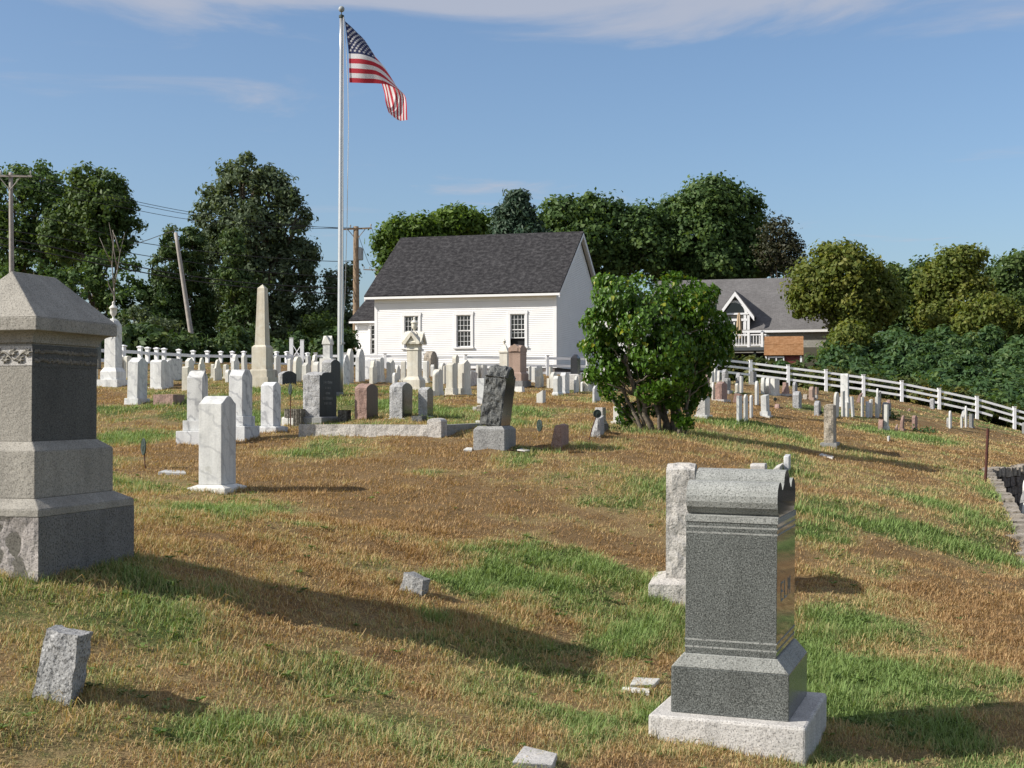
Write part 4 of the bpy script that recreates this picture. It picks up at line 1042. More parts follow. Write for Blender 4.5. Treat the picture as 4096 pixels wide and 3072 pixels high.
S('low cream slab with a small foot right of the pointed cream slab', 'cream', 892, 901, 916, 1457, 1514, 'seg', [(6, 4)])
S('short round-topped white marker in front of the low cream slab', 'plain', 900, 912, 926, 1478, 1528, 'semi')
S('white ogee slab with moulded band rising to the fence rail', 'plain', 923, 935, 957, 1416, 1495, 'ogee')
S('round-topped white slab leaning slightly beside the obelisk', 'plain', 966, 977, 990, 1419, 1492, 'semi', tilt=(0, -2))
S('white marble stone with dark blotches and chamfered top on a two-step base', 'veined', 915, 957, 1010, 1478, 1767, 'chamfer', [(62, 14), (40, 8)], r=.10)
S('white marble stone streaked with slanting grey veins on a low base', 'veined', 1043, 1082, 1124, 1528, 1733, 'serp', [(28, 22, 'veined', 4)], r=.06)
# --- around the obelisk and flagpole
S('square-topped white slab right of the obelisk', 'plain', 1095, 1104, 1123, 1424, 1505, 'chamfer', r=.05)
S('rounded grey marker half hidden behind the obelisk base', 'grey', 1080, 1088, 1110, 1477, 1525, 'seg', face='grey')
S('low wide grey rock-faced stone with arched top near the obelisk', 'rock', 1112, 1129, 1186, 1483, 1538, 'seg', rough='rock', face='darkmatte', L=.62, amp=.02)
S('white slab with one low shoulder before the gate posts', 'plain', 1149, 1160, 1170, 1434, 1500, 'seg')
S('leaning round-topped cream slab behind the rock-faced grey stone', 'cream', 1169, 1181, 1205, 1425, 1531, 'semi', tilt=(0, 2.5))
S('small stepped white stone with pointed top behind the large grey stone', 'plain', 1207, 1224, 1241, 1450, 1520, 'gable')
S('grey-white slab close under the shorter gate post', 'marble', 1221, 1232, 1243, 1421, 1490, 'seg')
S('cream slab with curved shoulders beside the pavilion-topped column', 'cream', 1245, 1255, 1271, 1419, 1486, 'ogee')
S('low round-topped white block in front of the pavilion-topped column', 'plain', 1252, 1270, 1286, 1446, 1505, 'semi')
S('tall grey stone with arched polished face on a base, hugging the flagpole', 'rock', 1287, 1319, 1361, 1437, 1590, 'seg', [(22, 10)], rough='rock', face='darkmatte', bmat='grey')
S('largest grey granite stone with raised arched top and dark inscribed face', 'rock', 1212, 1270, 1346, 1487, 1699, 'shoulder', [(32, 16, 'grey', 4)], rough='rock', face='darkmatte', r=.07, amp=.022)
S('brown-pink granite stone with dark polished face and arched top', 'pink', 1419, 1466, 1512, 1535, 1681, 'seg', rough='pink', face='pinkpol', amp=.02)
S('grey granite stone with arched polished face on a thin mossy base', 'rock', 1558, 1602, 1650, 1531, 1683, 'seg', [(10, 16, 'pale')], rough='rock', face='darkpol', amp=.02)
S('smaller grey granite stone with peaked polished face right of the arched one', 'rock', 1673, 1705, 1733, 1549, 1673, 'gable', [(9, 10, 'pale')], rough='rock', face='darkpol', r=.05)
S('pointed white slab touching the flagpole', 'veined', 1371, 1375, 1400, 1418, 1539, 'gothic', r=.26)
S('tall gothic white slab behind the pointed slab by the flagpole', 'plain', 1385, 1398, 1415, 1394, 1531, 'gothic', r=.2)
S('tall gothic white slab in front of the church wing corner', 'marble', 1422, 1435, 1460, 1394, 1526, 'gothic', r=.26)
S('blocky grey-white stone behind the tall gothic slab by the church wing', 'veined', 1456, 1487, 1503, 1436, 1516, 'slopey', r=.04)
S('slim cream slab with ogee head and moulded band, alone before the church wing', 'cream', 1477, 1490, 1508, 1441, 1537, 'ogee')
S('white stone with chamfered top on a base below the nearer church fence post', 'plain', 1505, 1518, 1537, 1429, 1530, 'seg', [(10, 5), (20, 2)])
S('white stone with tiny finial on a base left of the gabled urn monument', 'plain', 1546, 1560, 1580, 1437, 1532, 'gable', [(8, 6), (14, 3)])
S('small dark-faced gothic slab beside the gabled urn monument', 'plain', 1583, 1588, 1602, 1460, 1522, 'gothic')
S('cream slab half hidden by the gabled urn monument', 'cream', 1603, 1617, 1625, 1444, 1528, 'seg', [(10, 6)])
S('very small round-topped white marker before the gabled urn monument', 'plain', 1569, 1578, 1590, 1490, 1537, 'semi')
S('natural boulder headstone with rounded top against the church wall', 'tan', 1694, 1722, 1751, 1404, 1500, 'semi', rough='tan', amp=.04, face='tan', group='granite gravestones')
S('white stone on stepped base right of the gabled urn monument', 'plain', 1691, 1704, 1717, 1443, 1532, 'seg', [(8, 6), (14, 3)])
S('bluish white slab leaning in front of the boulder headstone', 'veined', 1732, 1738, 1753, 1427, 1490, 'slopey', tilt=(0, 1), r=.03)
S('small gabled white marker at the foot of the boulder headstone', 'plain', 1722, 1734, 1739, 1458, 1505, 'gable')
S('round-topped white slab in the row before the church, behind the shortest cream stone', 'plain', 1754, 1768, 1785, 1451, 1530, 'semi')
S('shortest cream stone of the three on bases before the church', 'cream', 1730, 1751, 1773, 1476, 1583, 'semi', [(19, 4)])
S('thin leaning cream slab seen edge-on between two cream stones', 'cream', 1773, 1777, 1786, 1461, 1535, 'slopey', r=.03)
S('tallest cream stone of the three on bases before the church', 'cream', 1784, 1806, 1830, 1450, 1581, 'serp', [(4, 9), (25, 3)], r=.05)
S('tall thin cream slab with arched head behind the three cream stones', 'cream', 1809, 1823, 1836, 1419, 1505, 'semi')
S('cream stone with gabled face and chipped edge nearest the dark rock-faced stone', 'cream', 1831, 1853, 1883, 1438, 1580, 'gable', [(4, 6), (23, 3)], r=.10)
S('white slab tilted backwards behind the dark rock-faced stone', 'veined', 1874, 1880, 1907, 1486, 1546, 'flat', tilt=(-4, 3))
S('flat-topped white slab behind the tilted slab', 'plain', 1904, 1912, 1924, 1459, 1517, 'flat')
S('second flat-topped white slab, touching the dark rock-faced stone', 'plain', 1925, 1932, 1949, 1459, 1517, 'flat')
S('white marble post peeping out behind the dark rock-faced stone', 'veined', 1908, 1937, 1950, 1513, 1622, 'flat')
S('stubby white footstone left of the dark rock-faced stone', 'plain', 1891, 1906, 1912, 1627, 1648, 'flat', name='footstone')
S('brown lichen-covered stub beside the dark rock-faced stone', 'tan', 1907, 1922, 1928, 1620, 1650, 'seg', rough='tan', name='footstone')
# --- before the church's shaded gable
S('white hipped footstone block below the brown pyramid-topped monument', 'plain', 2053, 2090, 2103, 1546, 1571, 'flat', name='footstone', L=.2, taper=.72)
S('small white slant-topped block alone on the lawn', 'plain', 2146, 2171, 2183, 1561, 1613, 'flat', name='footstone', slant=.30)
S('cream slab with knobbed ogee head beside the brown pyramid-topped monument', 'cream', 2140, 2157, 2175, 1462, 1553, 'ogee')
S('narrow white slab directly behind the knobbed ogee slab', 'plain', 2126, 2138, 2148, 1470, 1530, 'flat', [(7, 2)])
S('rounded white slab tucked against the brown pyramid-topped monument', 'plain', 2113, 2117, 2126, 1463, 1520, 'seg')
S('thin white slab beside the church fence post with capped top', 'cream', 2196, 2201, 2211, 1467, 1530, 'flat')
S('low thin cream slab in front of the round-topped one by the fence post', 'cream', 2187, 2197, 2203, 1513, 1553, 'flat')
S('round-topped white slab with a flared shoulder by the fence post', 'plain', 2200, 2212, 2229, 1487, 1554, 'semi')
S('bluish white stone with chamfered top and flared foot, front one of a pair', 'marble', 2212, 2229, 2249, 1503, 1582, 'chamfer', [(14, 4, 'marble', 6)], r=.08)
S('bluish white stone with a small knob on top, rear one of a pair', 'marble', 2241, 2259, 2278, 1490, 1576, 'chamfer', [(10, 4, 'marble', 5)], r=.08)
S('slim white gothic marker in front of the black granite monument', 'plain', 2295, 2303, 2316, 1504, 1571, 'gothic')
S('tiny white marker right beside the slim gothic marker', 'plain', 2322, 2329, 2340, 1526, 1566, 'seg')
S('white stone with band and base at the edge of the lilac leaves', 'cream', 2339, 2351, 2368, 1485, 1565, 'seg', [(8, 4)])
S('thin white slab partly covered by lilac leaves', 'cream', 2367, 2377, 2390, 1491, 1560, 'flat')
S('plain white slab rising from the grass under the lilac leaves', 'marble', 2370, 2378, 2402, 1540, 1611, 'seg')
S('white cap-topped stone glimpsed through the lilac', 'plain', 2436, 2450, 2460, 1515, 1562, 'chamfer')
S('pale slab with small dark footstone behind the disc on the leaning rod', 'pale', 2380, 2410, 2424, 1630, 1718, 'flat', [(34, 4, 'pale')])
S('white slab on square base at the foot of the lilac', 'plain', 2453, 2475, 2492, 1626, 1702, 'flat', [(16, 9)])
S('white slab seen between the lilac trunks', 'plain', 2655, 2666, 2674, 1612, 1666, 'seg')
# --- behind and right of the lilac
S('white stone with slanted side on a base right of the lilac', 'pale', 2783, 2819, 2840, 1583, 1679, 'flat', [(19, 9, 'marble')], bmat='marble', wedge=.55)
S('brown-red rough stone with peaked top on a long pale base', 'pink', 2861, 2885, 2909, 1526, 1609, 'gable', [(11, 12, 'pale')], rough='pink', amp=.03, r=.08, group='pink and brown gravestones')
S('tall thin white slab left of the brown-red rough stone', 'plain', 2840, 2848, 2858, 1484, 1571, 'seg', [(3, 4)])
S('narrow pointed white slab in front of the tall thin one', 'plain', 2846, 2852, 2859, 1528, 1601, 'gothic')
S('brown stone with round dark medallion at the edge of the lilac', 'brown', 2813, 2828, 2838, 1498, 1553, 'seg', [(11, 3, 'pale')], rough='brown')
S('thin white slab with curved head behind the brown-red rough stone', 'plain', 2866, 2875, 2884, 1482, 1540, 'ogee')
S('small white slab top near the broken fence rail', 'plain', 2855, 2861, 2866, 1475, 1530, 'semi')
S('grey granite rock-faced post with polished face near the fence gap', 'rock', 2887, 2901, 2914, 1476, 1535, 'seg', rough='rock', face='darkpol')
S('grey heart-topped stone on a rough base behind the brown-red stone', 'grey', 2896, 2909, 2923, 1511, 1576, 'heart', [(15, 8, 'rock')])
S('light grey granite stone bearing a dark round medallion', 'rock', 2943, 2956, 2965, 1490, 1540, 'serp', [(6, 5)], rough='rock')
S('flat-topped white slab right of the medallion stone', 'plain', 2958, 2966, 2973, 1504, 1573, 'flat')
S('low white marker with flared foot before the medallion stone', 'cream', 2940, 2949, 2956, 1533, 1574, 'seg', [(6, 3)])
S('light grey square stone on a base in front of the second fence post', 'grey', 3001, 3013, 3026, 1485, 1538, 'flat', [(9, 6)])
S('tall round-topped white slab standing alone in the middle of the slope', 'plain', 3019, 3028, 3036, 1523, 1621, 'semi')
S('first of two round-topped white slabs beside a wider white stone', 'plain', 3043, 3055, 3063, 1509, 1577, 'semi')
S('second round-topped white slab, touching the wider white stone', 'plain', 3062, 3075, 3083, 1510, 1577, 'semi')
S('wider white stone on a base next to two round-topped slabs', 'plain', 3082, 3098, 3118, 1514, 1584, 'flat', [(10, 4)])
S('tapering pink stone on a pale base below the third fence post', 'pink', 3127, 3144, 3158, 1529, 1586, 'flat', [(11, 8, 'pale')], rough='pink', group='pink and brown gravestones', taper=.72)
S('weathered white slab with dark stain, first of three in a row', 'veined', 2946, 2957, 2969, 1583, 1691, 'flat')
S('white slab in the middle of the row of three', 'plain', 2974, 2982, 2992, 1577, 1686, 'seg')
S('shortest white slab at the end of the row of three', 'plain', 2998, 3006, 3012, 1580, 1673, 'seg')
S('white stone on a stepped spreading base casting a dark shadow', 'marble', 3045, 3066, 3079, 1577, 1674, 'slopey', [(10, 8), (18, 5)], r=.04, tilt=(0, -1.5))
S('leaning reddish wedge stone behind the row of three slabs', 'pink', 2930, 2950, 2962, 1574, 1611, 'flat', rough='pink', tilt=(0, 14), group='pink and brown gravestones')
S('small rounded pink field stone below a metal disc', 'pink', 3097, 3114, 3121, 1616, 1633, 'semi', rough='pink', group='pink and brown gravestones', amp=.02)
S('light grey granite stone with arched face on a thin base', 'rock', 3170, 3194, 3207, 1565, 1634, 'seg', [(3, 7)], rough='rock', face='grey')
S('small grey stone with pale plaque near the fourth fence post', 'grey', 3170, 3180, 3190, 1526, 1578, 'seg', rough='rock')
S('brown granite stone on a rough brown base', 'brown', 3235, 3249, 3260, 1546, 1602, 'seg', [(12, 6, 'brown')], rough='brown')
S('small brown stone behind the brown granite stone', 'brown', 3261, 3267, 3275, 1548, 1576, 'flat', rough='brown')
S('tan field stone lying beside the brown granite stone', 'tan', 3210, 3226, 3234, 1576, 1597, 'semi', rough='tan', amp=.03, name='footstone')
S('white rough footstone right of the brown granite stone', 'pale', 3260, 3268, 3272, 1579, 1597, 'flat', name='footstone')
S('grey rock-faced stone with a dark medal at its foot', 'rock', 3256, 3274, 3284, 1603, 1666, 'seg', [(4, 3)], rough='rock', face='grey')
S('tall rough tan stone shaft on a square grey base', 'tan', 3295, 3333, 3345, 1622, 1798, 'flat', [(26, 14, 'grey')], rough='tan', amp=.035, group='granite gravestones')
S('tallest white slab with arched panel on a stepped base against the fence', 'marble', 3362, 3391, 3396, 1494, 1634, 'semi', [(25, 5), (21, 3)], L=.16)
S('long white slab leaning behind the tan stone shaft', 'plain', 3332, 3341, 3355, 1568, 1671, 'semi', tilt=(0, 2))
S('tall white slab overlapping the arched panel slab', 'plain', 3364, 3371, 3380, 1562, 1668, 'slopey', r=.03)
S('short white slab in front of the arched panel slab', 'plain', 3381, 3389, 3397, 1610, 1668, 'flat')
S('white slab leaning downhill right of the arched panel slab', 'plain', 3405, 3412, 3419, 1586, 1668, 'flat', tilt=(0, -3.5))
S('straight flat-topped white slab near a fence post', 'plain', 3443, 3449, 3456, 1588, 1669, 'flat')
S('short white slab stained grey at the bottom', 'veined', 3462, 3470, 3477, 1605, 1670, 'flat')
S('white slab right of the short stained one', 'plain', 3476, 3485, 3491, 1597, 1671, 'slopey', r=.02)
S('reddish slanted stone at the foot of a fence post', 'pink', 3424, 3438, 3445, 1570, 1610, 'slopey', rough='pink', group='pink and brown gravestones', tilt=(0, 8), r=.1, wedge=.6)
S('tall white slab beside the dark slate post', 'plain', 3500, 3511, 3518, 1587, 1673, 'flat')
S('narrow white post rising behind the tall slab by the dark slate', 'plain', 3505, 3511, 3515, 1553, 1620, 'semi')
S('dark weathered slate post seen edge-on', 'darkrock', 3517, 3523, 3525, 1567, 1652, 'flat', group='granite gravestones')
S('grey arched stone behind the tapered white slab', 'grey', 3528, 3548, 3556, 1609, 1673, 'semi')
S('tapered white slab on a narrow base, nearest of its cluster', 'plain', 3534, 3548, 3554, 1618, 1723, 'flat', [(17, 4)], tilt=(0, 1))
S('pink stone top behind the grey arched stone', 'pink', 3546, 3558, 3562, 1598, 1648, 'semi', rough='pink', group='pink and brown gravestones')
S('narrow grey slab beside the potted dark plants', 'grey', 3551, 3558, 3564, 1612, 1673, 'flat')
S('pink round-topped stone left of the tapered white slab', 'pink', 3512, 3530, 3536, 1679, 1724, 'semi', rough='pink', group='pink and brown gravestones')
S('small dark pointed stone between two pink stones', 'brown', 3574, 3587, 3591, 1697, 1726, 'slopey', rough='brown', r=.1, wedge=.7)
S('pink wedge stone on a base, leaning to one side', 'pink', 3595, 3609, 3615, 1661, 1724, 'semi', [(10, 6, 'pink')], rough='pink', tilt=(0, 4), group='pink and brown gravestones', wedge=.5)
S('upright pink stone with a low shrub beside it', 'pink', 3647, 3660, 3670, 1662, 1723, 'seg', [(4, 3)], rough='pink', group='pink and brown gravestones')
S('small dark pink rock lying in the dry grass', 'pink', 3625, 3637, 3641, 1634, 1647, 'slopey', rough='pink', name='footstone', group='pink and brown gravestones', r=.05, wedge=.7)
S('grey rough stone standing under the fence rails', 'rock', 3719, 3734, 3739, 1594, 1637, 'seg', rough='rock')
S('tiny white block alone on the dry slope', 'plain', 3548, 3556, 3560, 1745, 1770, 'flat', name='footstone')
S('short grey slab touching a taller white slab downhill', 'grey', 3785, 3795, 3798, 1671, 1712, 'semi')
S('taller white slab beside the short grey slab downhill', 'plain', 3794, 3801, 3807, 1643, 1717, 'semi')
S('short thin white slab left of the tallest downhill slab', 'plain', 3841, 3848, 3852, 1666, 1711, 'flat')
S('tallest thin white slab downhill, crossing the fence rail', 'plain', 3858, 3865, 3869, 1624, 1709, 'semi')
S('white slanted slab propped behind the tallest downhill slab', 'veined', 3840, 3853, 3858, 1640, 1672, 'slopey', tilt=(0, 18), r=.05)
S('light grey stone on a base near the broken fence rail', 'grey', 3875, 3888, 3894, 1656, 1713, 'flat', [(5, 4)])
S('grey stone at the end of the visible fence', 'grey', 4087, 4108, 4114, 1690, 1738, 'seg', d=50)
# --- centre foreground pieces
S('pale block with hipped top just behind the polished monument', 'pale', 3000, 3060, 3068, 1856, 1905, 'chamfer', name='footstone', r=.03)
S('small sloped pale block behind the polished monument', 'pale', 3091, 3120, 3133, 1857, 1905, 'slopey', name='footstone', r=.03, slant=.25)
S('white marble slab tilted behind the polished monument', 'veined', 3133, 3155, 3161, 1820, 1893, 'slopey', r=.02, tilt=(0, 1))
S('rough pale granite stone on a rock-faced base behind the polished monument', 'pale_rock', 2662, 2772, 2790, 1873, 2438, 'seg', [(112, 66, 'pale_rock', 18)], rough='pale_rock', face='grey', L=.62, amp=.022, r=.05, taper=.97)
S('pink-brown wedge stone beside the tilted marker rod', 'pink', 2200, 2245, 2275, 1702, 1798, 'flat', rough='pink', amp=.025, group='pink and brown gravestones', wedge=.42)
S('grey rough wedge stone behind the disc rod', 'rock', 2358, 2400, 2416, 1664, 1755, 'slopey', rough='rock', amp=.03, r=.04, wedge=.62)
S('small dark footstone behind the grey wedge stone', 'darkrock', 2405, 2417, 2434, 1694, 1736, 'flat', name='footstone', rough='darkrock', group='granite gravestones')
S('white hipped footstone in front of the carved log', 'plain', 1126, 1172, 1192, 1667, 1707, 'seg', name='footstone', L=.22, r=.03)
S('pale rounded footstone behind the dark rock-faced stone', 'pale', 1899, 1925, 1935, 1682, 1700, 'semi', name='footstone')
# --- the sunken plot
for lab, xl_, xm_, xr_, yt_, d_, tl, mt in (('grey slab leaning in the shade of the sunken plot', 4036, 4056, 4066, 1962, 23.5, (0, 10), 'grey'), ('round-topped white slab in the sunken plot close to the wall', 4065, 4090, 4102, 2012, 21.5, (0, 4), 'plain'), ('upright white slab in the sunken plot at the picture edge', 4088, 4112, 4122, 1922, 25.5, (0, 0), 'plain')):
    q = P(xm_, yt_, d_); zb = float(height(np.array([q.x]), np.array([q.y]))[0]); yb_ = yt_ + (q.z - zb) * F / d_
    S(lab, mt, xl_, xm_, xr_, yt_, yb_, 'semi', d=d_, tilt=tl)

def local(root, p): return root.matrix_world.inverted() @ p
bpy.context.view_layer.update()
# faint carved lines on the largest grey stone's dark face
def carve(label, lines, mat, depth=.004, wfrac=.62):
    root, L, W_, H, sc = STONES[label]; t = root.children[-1] if root.type == 'EMPTY' else root
    rr = random.Random(4); m = MB()
    for zf, n, hh in lines:
        span = L * wfrac * min(1, n / 7); x = -span / 2; stepy = span / n
        for i in range(n):
            y0 = x + i * stepy; k = rr.choice((0, 1, 2))
            for dy in ((0, .55) if k else (.25,)): m.box((W_ / 2, y0 + dy * stepy, H * zf), (depth, stepy * .16, hh))
            if k: m.box((W_ / 2, y0 + .27 * stepy, H * zf + hh * (.45 if k == 1 else .84)), (depth, stepy * .5, hh * .16))
    m.build('inscription', mat, t)
carve('largest grey granite stone with raised arched top and dark inscribed face', [(.74, 6, .05), (.62, 4, .04), (.50, 3, .04), (.38, 7, .05), (.27, 5, .045)], M['steel'])
# ------------------------------------------------------------------ the big pyramid-topped monument
def axes(th): return Vector((math.cos(th), -math.sin(th), 0)), Vector((math.sin(th), math.cos(th), 0))
V0, U0 = axes(TH)
def at_corner(name, px, py, d, label, cat='monument', group=None, W_=0, L_=0, th=TH, tilt=(0, 0)):
    c = P(px, py, d); v_, u_ = axes(th); q = c - v_ * W_ / 2 + u_ * L_ / 2
    return empty(name, q, rz=-th, rx=math.radians(tilt[0]), ry=math.radians(tilt[1]), label=label, cat=cat, group=group)
dl0 = hit(152, 2334); sc = dl0 / F
bW, bL = .885, 1.15
lm = at_corner('granite_monument', 152, 2334, dl0, 'big grey granite monument with pyramid cap and leaf frieze, cut by the picture edge', W_=bW, L_=bL)
def rough_front_block(mb, W_, L_, z0, z1, faces, seed, amp, step=.045):
    """block whose -y and -x faces are rock-faced, top and other faces plain"""
    mb.box((0, .012, z0), (W_ - .01, L_ - .03, z1 - z0), 1)
    nx_, nz_ = int(W_ / step), max(2, int((z1 - z0) / step))
    for f in faces:
        w = W_ if f in 'fb' else L_; n = int(w / step)
        a = np.linspace(-w / 2, w / 2, n + 1); zz = np.linspace(z0, z1, nz_ + 1); A, Z = np.meshgrid(a, zz)
        dsp = amp * (2.2 * (fbm(A * 4 + seed * 3, Z * 4 + seed, seed, 4) - .5) + 3.0 * (np.abs(fbm(A * 2.2 + seed, Z * 1.6 + A, seed + 3, 3) - .5) - .1))
        e = np.minimum(1, np.minimum((w / 2 - np.abs(A)) / (step * 1.1), np.minimum(Z - z0, z1 - Z) / (step * 1.2) + .25)); dsp = dsp * np.clip(e, 0, 1)
        b0 = len(mb.v)
        for i in range(nz_ + 1):
            for j in range(n + 1):
                if f == 'f': mb.v.append((A[i, j], -L_ / 2 - dsp[i, j], Z[i, j]))
                elif f == 'r': mb.v.append((W_ / 2 + dsp[i, j], A[i, j], Z[i, j]))
                elif f == 'l': mb.v.append((-W_ / 2 - dsp[i, j], -A[i, j], Z[i, j]))
        for i in range(nz_):
            for j in range(n): q = b0 + i * (n + 1) + j; mb.f.append([q, q + 1, q + n + 2, q + n + 1]); mb.m.append(0)
    return mb
z1 = 262 * sc; z2 = (2334 - 2003) * sc
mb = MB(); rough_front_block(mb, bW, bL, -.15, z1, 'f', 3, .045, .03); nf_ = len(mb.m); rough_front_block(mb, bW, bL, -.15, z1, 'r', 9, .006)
mb.m[nf_:] = [2 if q_ == 0 else q_ for q_ in mb.m[nf_:]]  # side face takes the shade-darkened copy of the rock face
b_ = mb.build('base', [M['monu_rock'], M['monu'], M['monu_rock_shade']], lm)
m = MB(); pW, pL = bW - .21, bL - .22
m.box((0, 0, z1), (bW, bL, .05)).box((0, 0, z1 + .05), (bW, bL, z2 - z1 - .05), top=(pW + .01, pL + .01)); m.build('base_wash', M['monu'], lm, bevel=.006)
z3 = z2 + (2003 - 1810) * sc; z4 = z3 + 38 * sc
dW, dL = pW - .165, pL - .165
m = MB(); m.box((0, 0, z2), (pW, pL, z3 - z2)).box((0, 0, z3), (pW, pL, z4 - z3), top=(dW + .008, dL + .008)); m.build('plinth', M['monu'], lm, bevel=.006)
z5 = z4 + (1772 - 1372) * sc
die = MB().prism([(-dL / 2, z4), (dL / 2, z4), (dL / 2, z5), (-dL / 2, z5)], -dW / 2, dW / 2, 0, 1).build('die', [M['monu'], M['monu_shade']], lm, bevel=.004)  # side faces get the shade-darkened granite
# leaf frieze: raised scrolling leaves on the lit face and the long shaded face
def leaf_relief(mb, c, r, ang, axis, off):
    n = 7; pts = []
    for i in range(n * 2):
        a = 2 * math.pi * i / (n * 2); rr = r * (1 if i % 2 == 0 else .62)
        pts.append((rr * math.cos(a + ang), rr * .85 * math.sin(a + ang)))
    f = (lambda a, z, t: (a, -off - t, z)) if axis == 'f' else (lambda a, z, t: (off + t, a, z))
    vs = [f(c[0] + p[0], c[1] + p[1], .0) for p in pts] + [f(c[0] + p[0] * .55, c[1] + p[1] * .55, .014) for p in pts] + [f(c[0], c[1], .008)]
    k = len(pts); fs = []
    for i in range(k):
        j = (i + 1) % k; q = [i, j, k + j, k + i]; t = [k + i, k + j, 2 * k]
        fs += [q, t] if axis == 'f' else [q, t]
    mb.add(vs, fs)
zf = z5 - .075
m = MB(); m.box((0, -dL / 2 - .001, zf - .065), (dW + .004, .006, .13)); fr = m.build('frieze', M['pale'], die)
m = MB(); rr = random.Random(8)
for i in range(9):
    y = -dW / 2 + .03 + i * (dW - .06) / 8; leaf_relief(m, (y, zf + .022 * (-1) ** i), .042, rr.uniform(0, 3), 'f', dL / 2 + .004)
m.tube([(x, -dL / 2 - .01, zf + .025 * math.sin(x * 38)) for x in np.linspace(-dW / 2 + .01, dW / 2 - .01, 40)], .006, 6)
m.build('carved_leaves', M['monu'], die)
m = MB(); m.box((dW / 2 + .001, 0, zf - .07), (.006, dL + .002, .14)); fr2 = m.build('frieze', M['monu_shade'], die)  # backing on the shaded side, shade put into its colour
m = MB()
for i in range(30):
    y = -dL / 2 + .03 + i * (dL - .06) / 29
    for zz in (.03, -.03): leaf_relief(m, (y, zf + zz + rr.uniform(-.008, .008)), .018, rr.uniform(0, 6), 'r', dW / 2 + .004)
m.build('carved_leaves', M['monu'], die)
# cap: cove, band, pyramid with short ridge
eW, eL = dW + .20, dL + .20
z6 = z5 + 55 * sc; z7 = z6 + 54 * sc; z8 = z7 + 205 * sc
m = MB(); n = 6
prv = (dW + .02, dL + .02, z5 + .012)
m.box((0, 0, z5), (dW - .015, dL - .015, .014))
for i in range(1, n + 1):
    t = i / n; e = 1 - math.cos(t * math.pi / 2); zz = z5 + .012 + (z6 - z5 - .012) * math.sin(t * math.pi / 2)
    cur = (dW + .02 + (eW - dW - .05) * e, dL + .02 + (eL - dL - .05) * e, zz)
    m.box((0, 0, prv[2]), (prv[0], prv[1], cur[2] - prv[2]), top=(cur[0], cur[1])); prv = cur
m.build('cove', M['monu'], lm)
m = MB(); m.box((0, 0, z6), (eW, eL, z7 - z6)); rl = .50
vs = [(i * eW / 2, j * eL / 2, z7) for i, j in ((-1, -1), (1, -1), (1, 1), (-1, 1))] + [(0, -rl / 2, z8), (0, rl / 2, z8)]
m.add(vs, [(0, 1, 4), (1, 2, 5, 4), (2, 3, 5), (3, 0, 4, 5), (3, 2, 1, 0)]); m.build('cap', M['monu'], lm, bevel=.006)
m = MB(); rr = random.Random(2)
for i in range(16):
    t = rr.uniform(0, 1); rough_stone(m, (bW / 2 + rr.uniform(.0, .16), -bL / 2 + t * bL, -.13 + .0), rr.uniform(.1, .2), rr.uniform(.08, .16), rr.uniform(.08, .13), rr.uniform(0, 3), rr)
for i in range(7): rough_stone(m, (rr.uniform(-bW / 2, bW / 2), -bL / 2 - rr.uniform(.0, .05), -.14), .15, .1, .09, rr.uniform(0, 3), rr)
m.build('rubble_footing', M['fieldstone'], lm)

# ------------------------------------------------------------------ polished monument in front
d = hit(3228, 3078); sc = d / F; q_ = d / 7.55
th2 = math.radians(19.5)
Wb, Lb = .885 * q_, .98 * q_
rm = at_corner('granite_monument', 3222, 3078, d, 'polished grey granite monument with rolled top on a pale base, nearest the camera', W_=Wb, L_=Lb, th=th2, tilt=(0, .6))
h0 = 168 * sc
m = MB(); m.box((0, 0, -.2), (Wb, Lb, h0 + .2)); m.build('base', M['pale'], rm, bevel=.018)
Wp, Lp = Wb - .215 * q_, Lb - .215 * q_; hp = 190 * sc; hw = 58 * sc
m = MB(); m.box((0, 0, h0), (Wp, Lp, hp)).box((0, 0, h0 + hp), (Wp, Lp, hw), top=(.535 * q_, .735 * q_), mi=1); m.build('plinth', [M['polish'], M['steel']], rm, bevel=.005)
zd = h0 + hp + hw; Wd, Ld = .52 * q_, .72 * q_; hd = 572 * sc
die = MB().prism([(-Ld / 2, zd), (Ld / 2, zd), (Ld / 2, zd + hd), (-Ld / 2, zd + hd)], -Wd / 2, Wd / 2, 0, 1).build('tablet', [M['polish'], M['mirror']], rm, bevel=.003)
zt = zd + hd
def scroll_profile():
    hL = Ld / 2; r1 = .108; pts = [(-hL + .02, 0), (hL - .02, 0)]
    for a in np.linspace(-70, 150, 12): pts.append((hL - r1 + .004 + r1 * math.cos(math.radians(a)), .112 + r1 * math.sin(math.radians(a))))
    for t in np.linspace(0, 1, 7)[1:-1]: pts.append((.185 - t * .06, .160 + .04 * t))
    for a in np.linspace(0, 180, 13): pts.append((.120 * math.cos(math.radians(a)), .20 + .085 * math.sin(math.radians(a))))
    left = [(-y, z) for y, z in pts[2:]]
    half = pts[2:2 + 12 + 5 + 7]
    full = [pts[0], pts[1]] + half + [(-y, z) for y, z in reversed(half[:-1])]
    return full
m = MB(); m.prism(scroll_profile(), -Wd / 2, Wd / 2, 0, 1); o = m.build('scroll_top', [M['steel'], M['mirror']], rm); o.location = (0, 0, zt)
bd = MB().box((0, 0, zt - .034), (Wd + .010, Ld + .010, .034)).build('band', M['steel'], die)
for z in (zt - .070, zt - .107, zd + .038, zd + .083): MB().box((0, 0, z), (Wd + .004, Ld + .002, .011)).build('band', M['steel'], die)
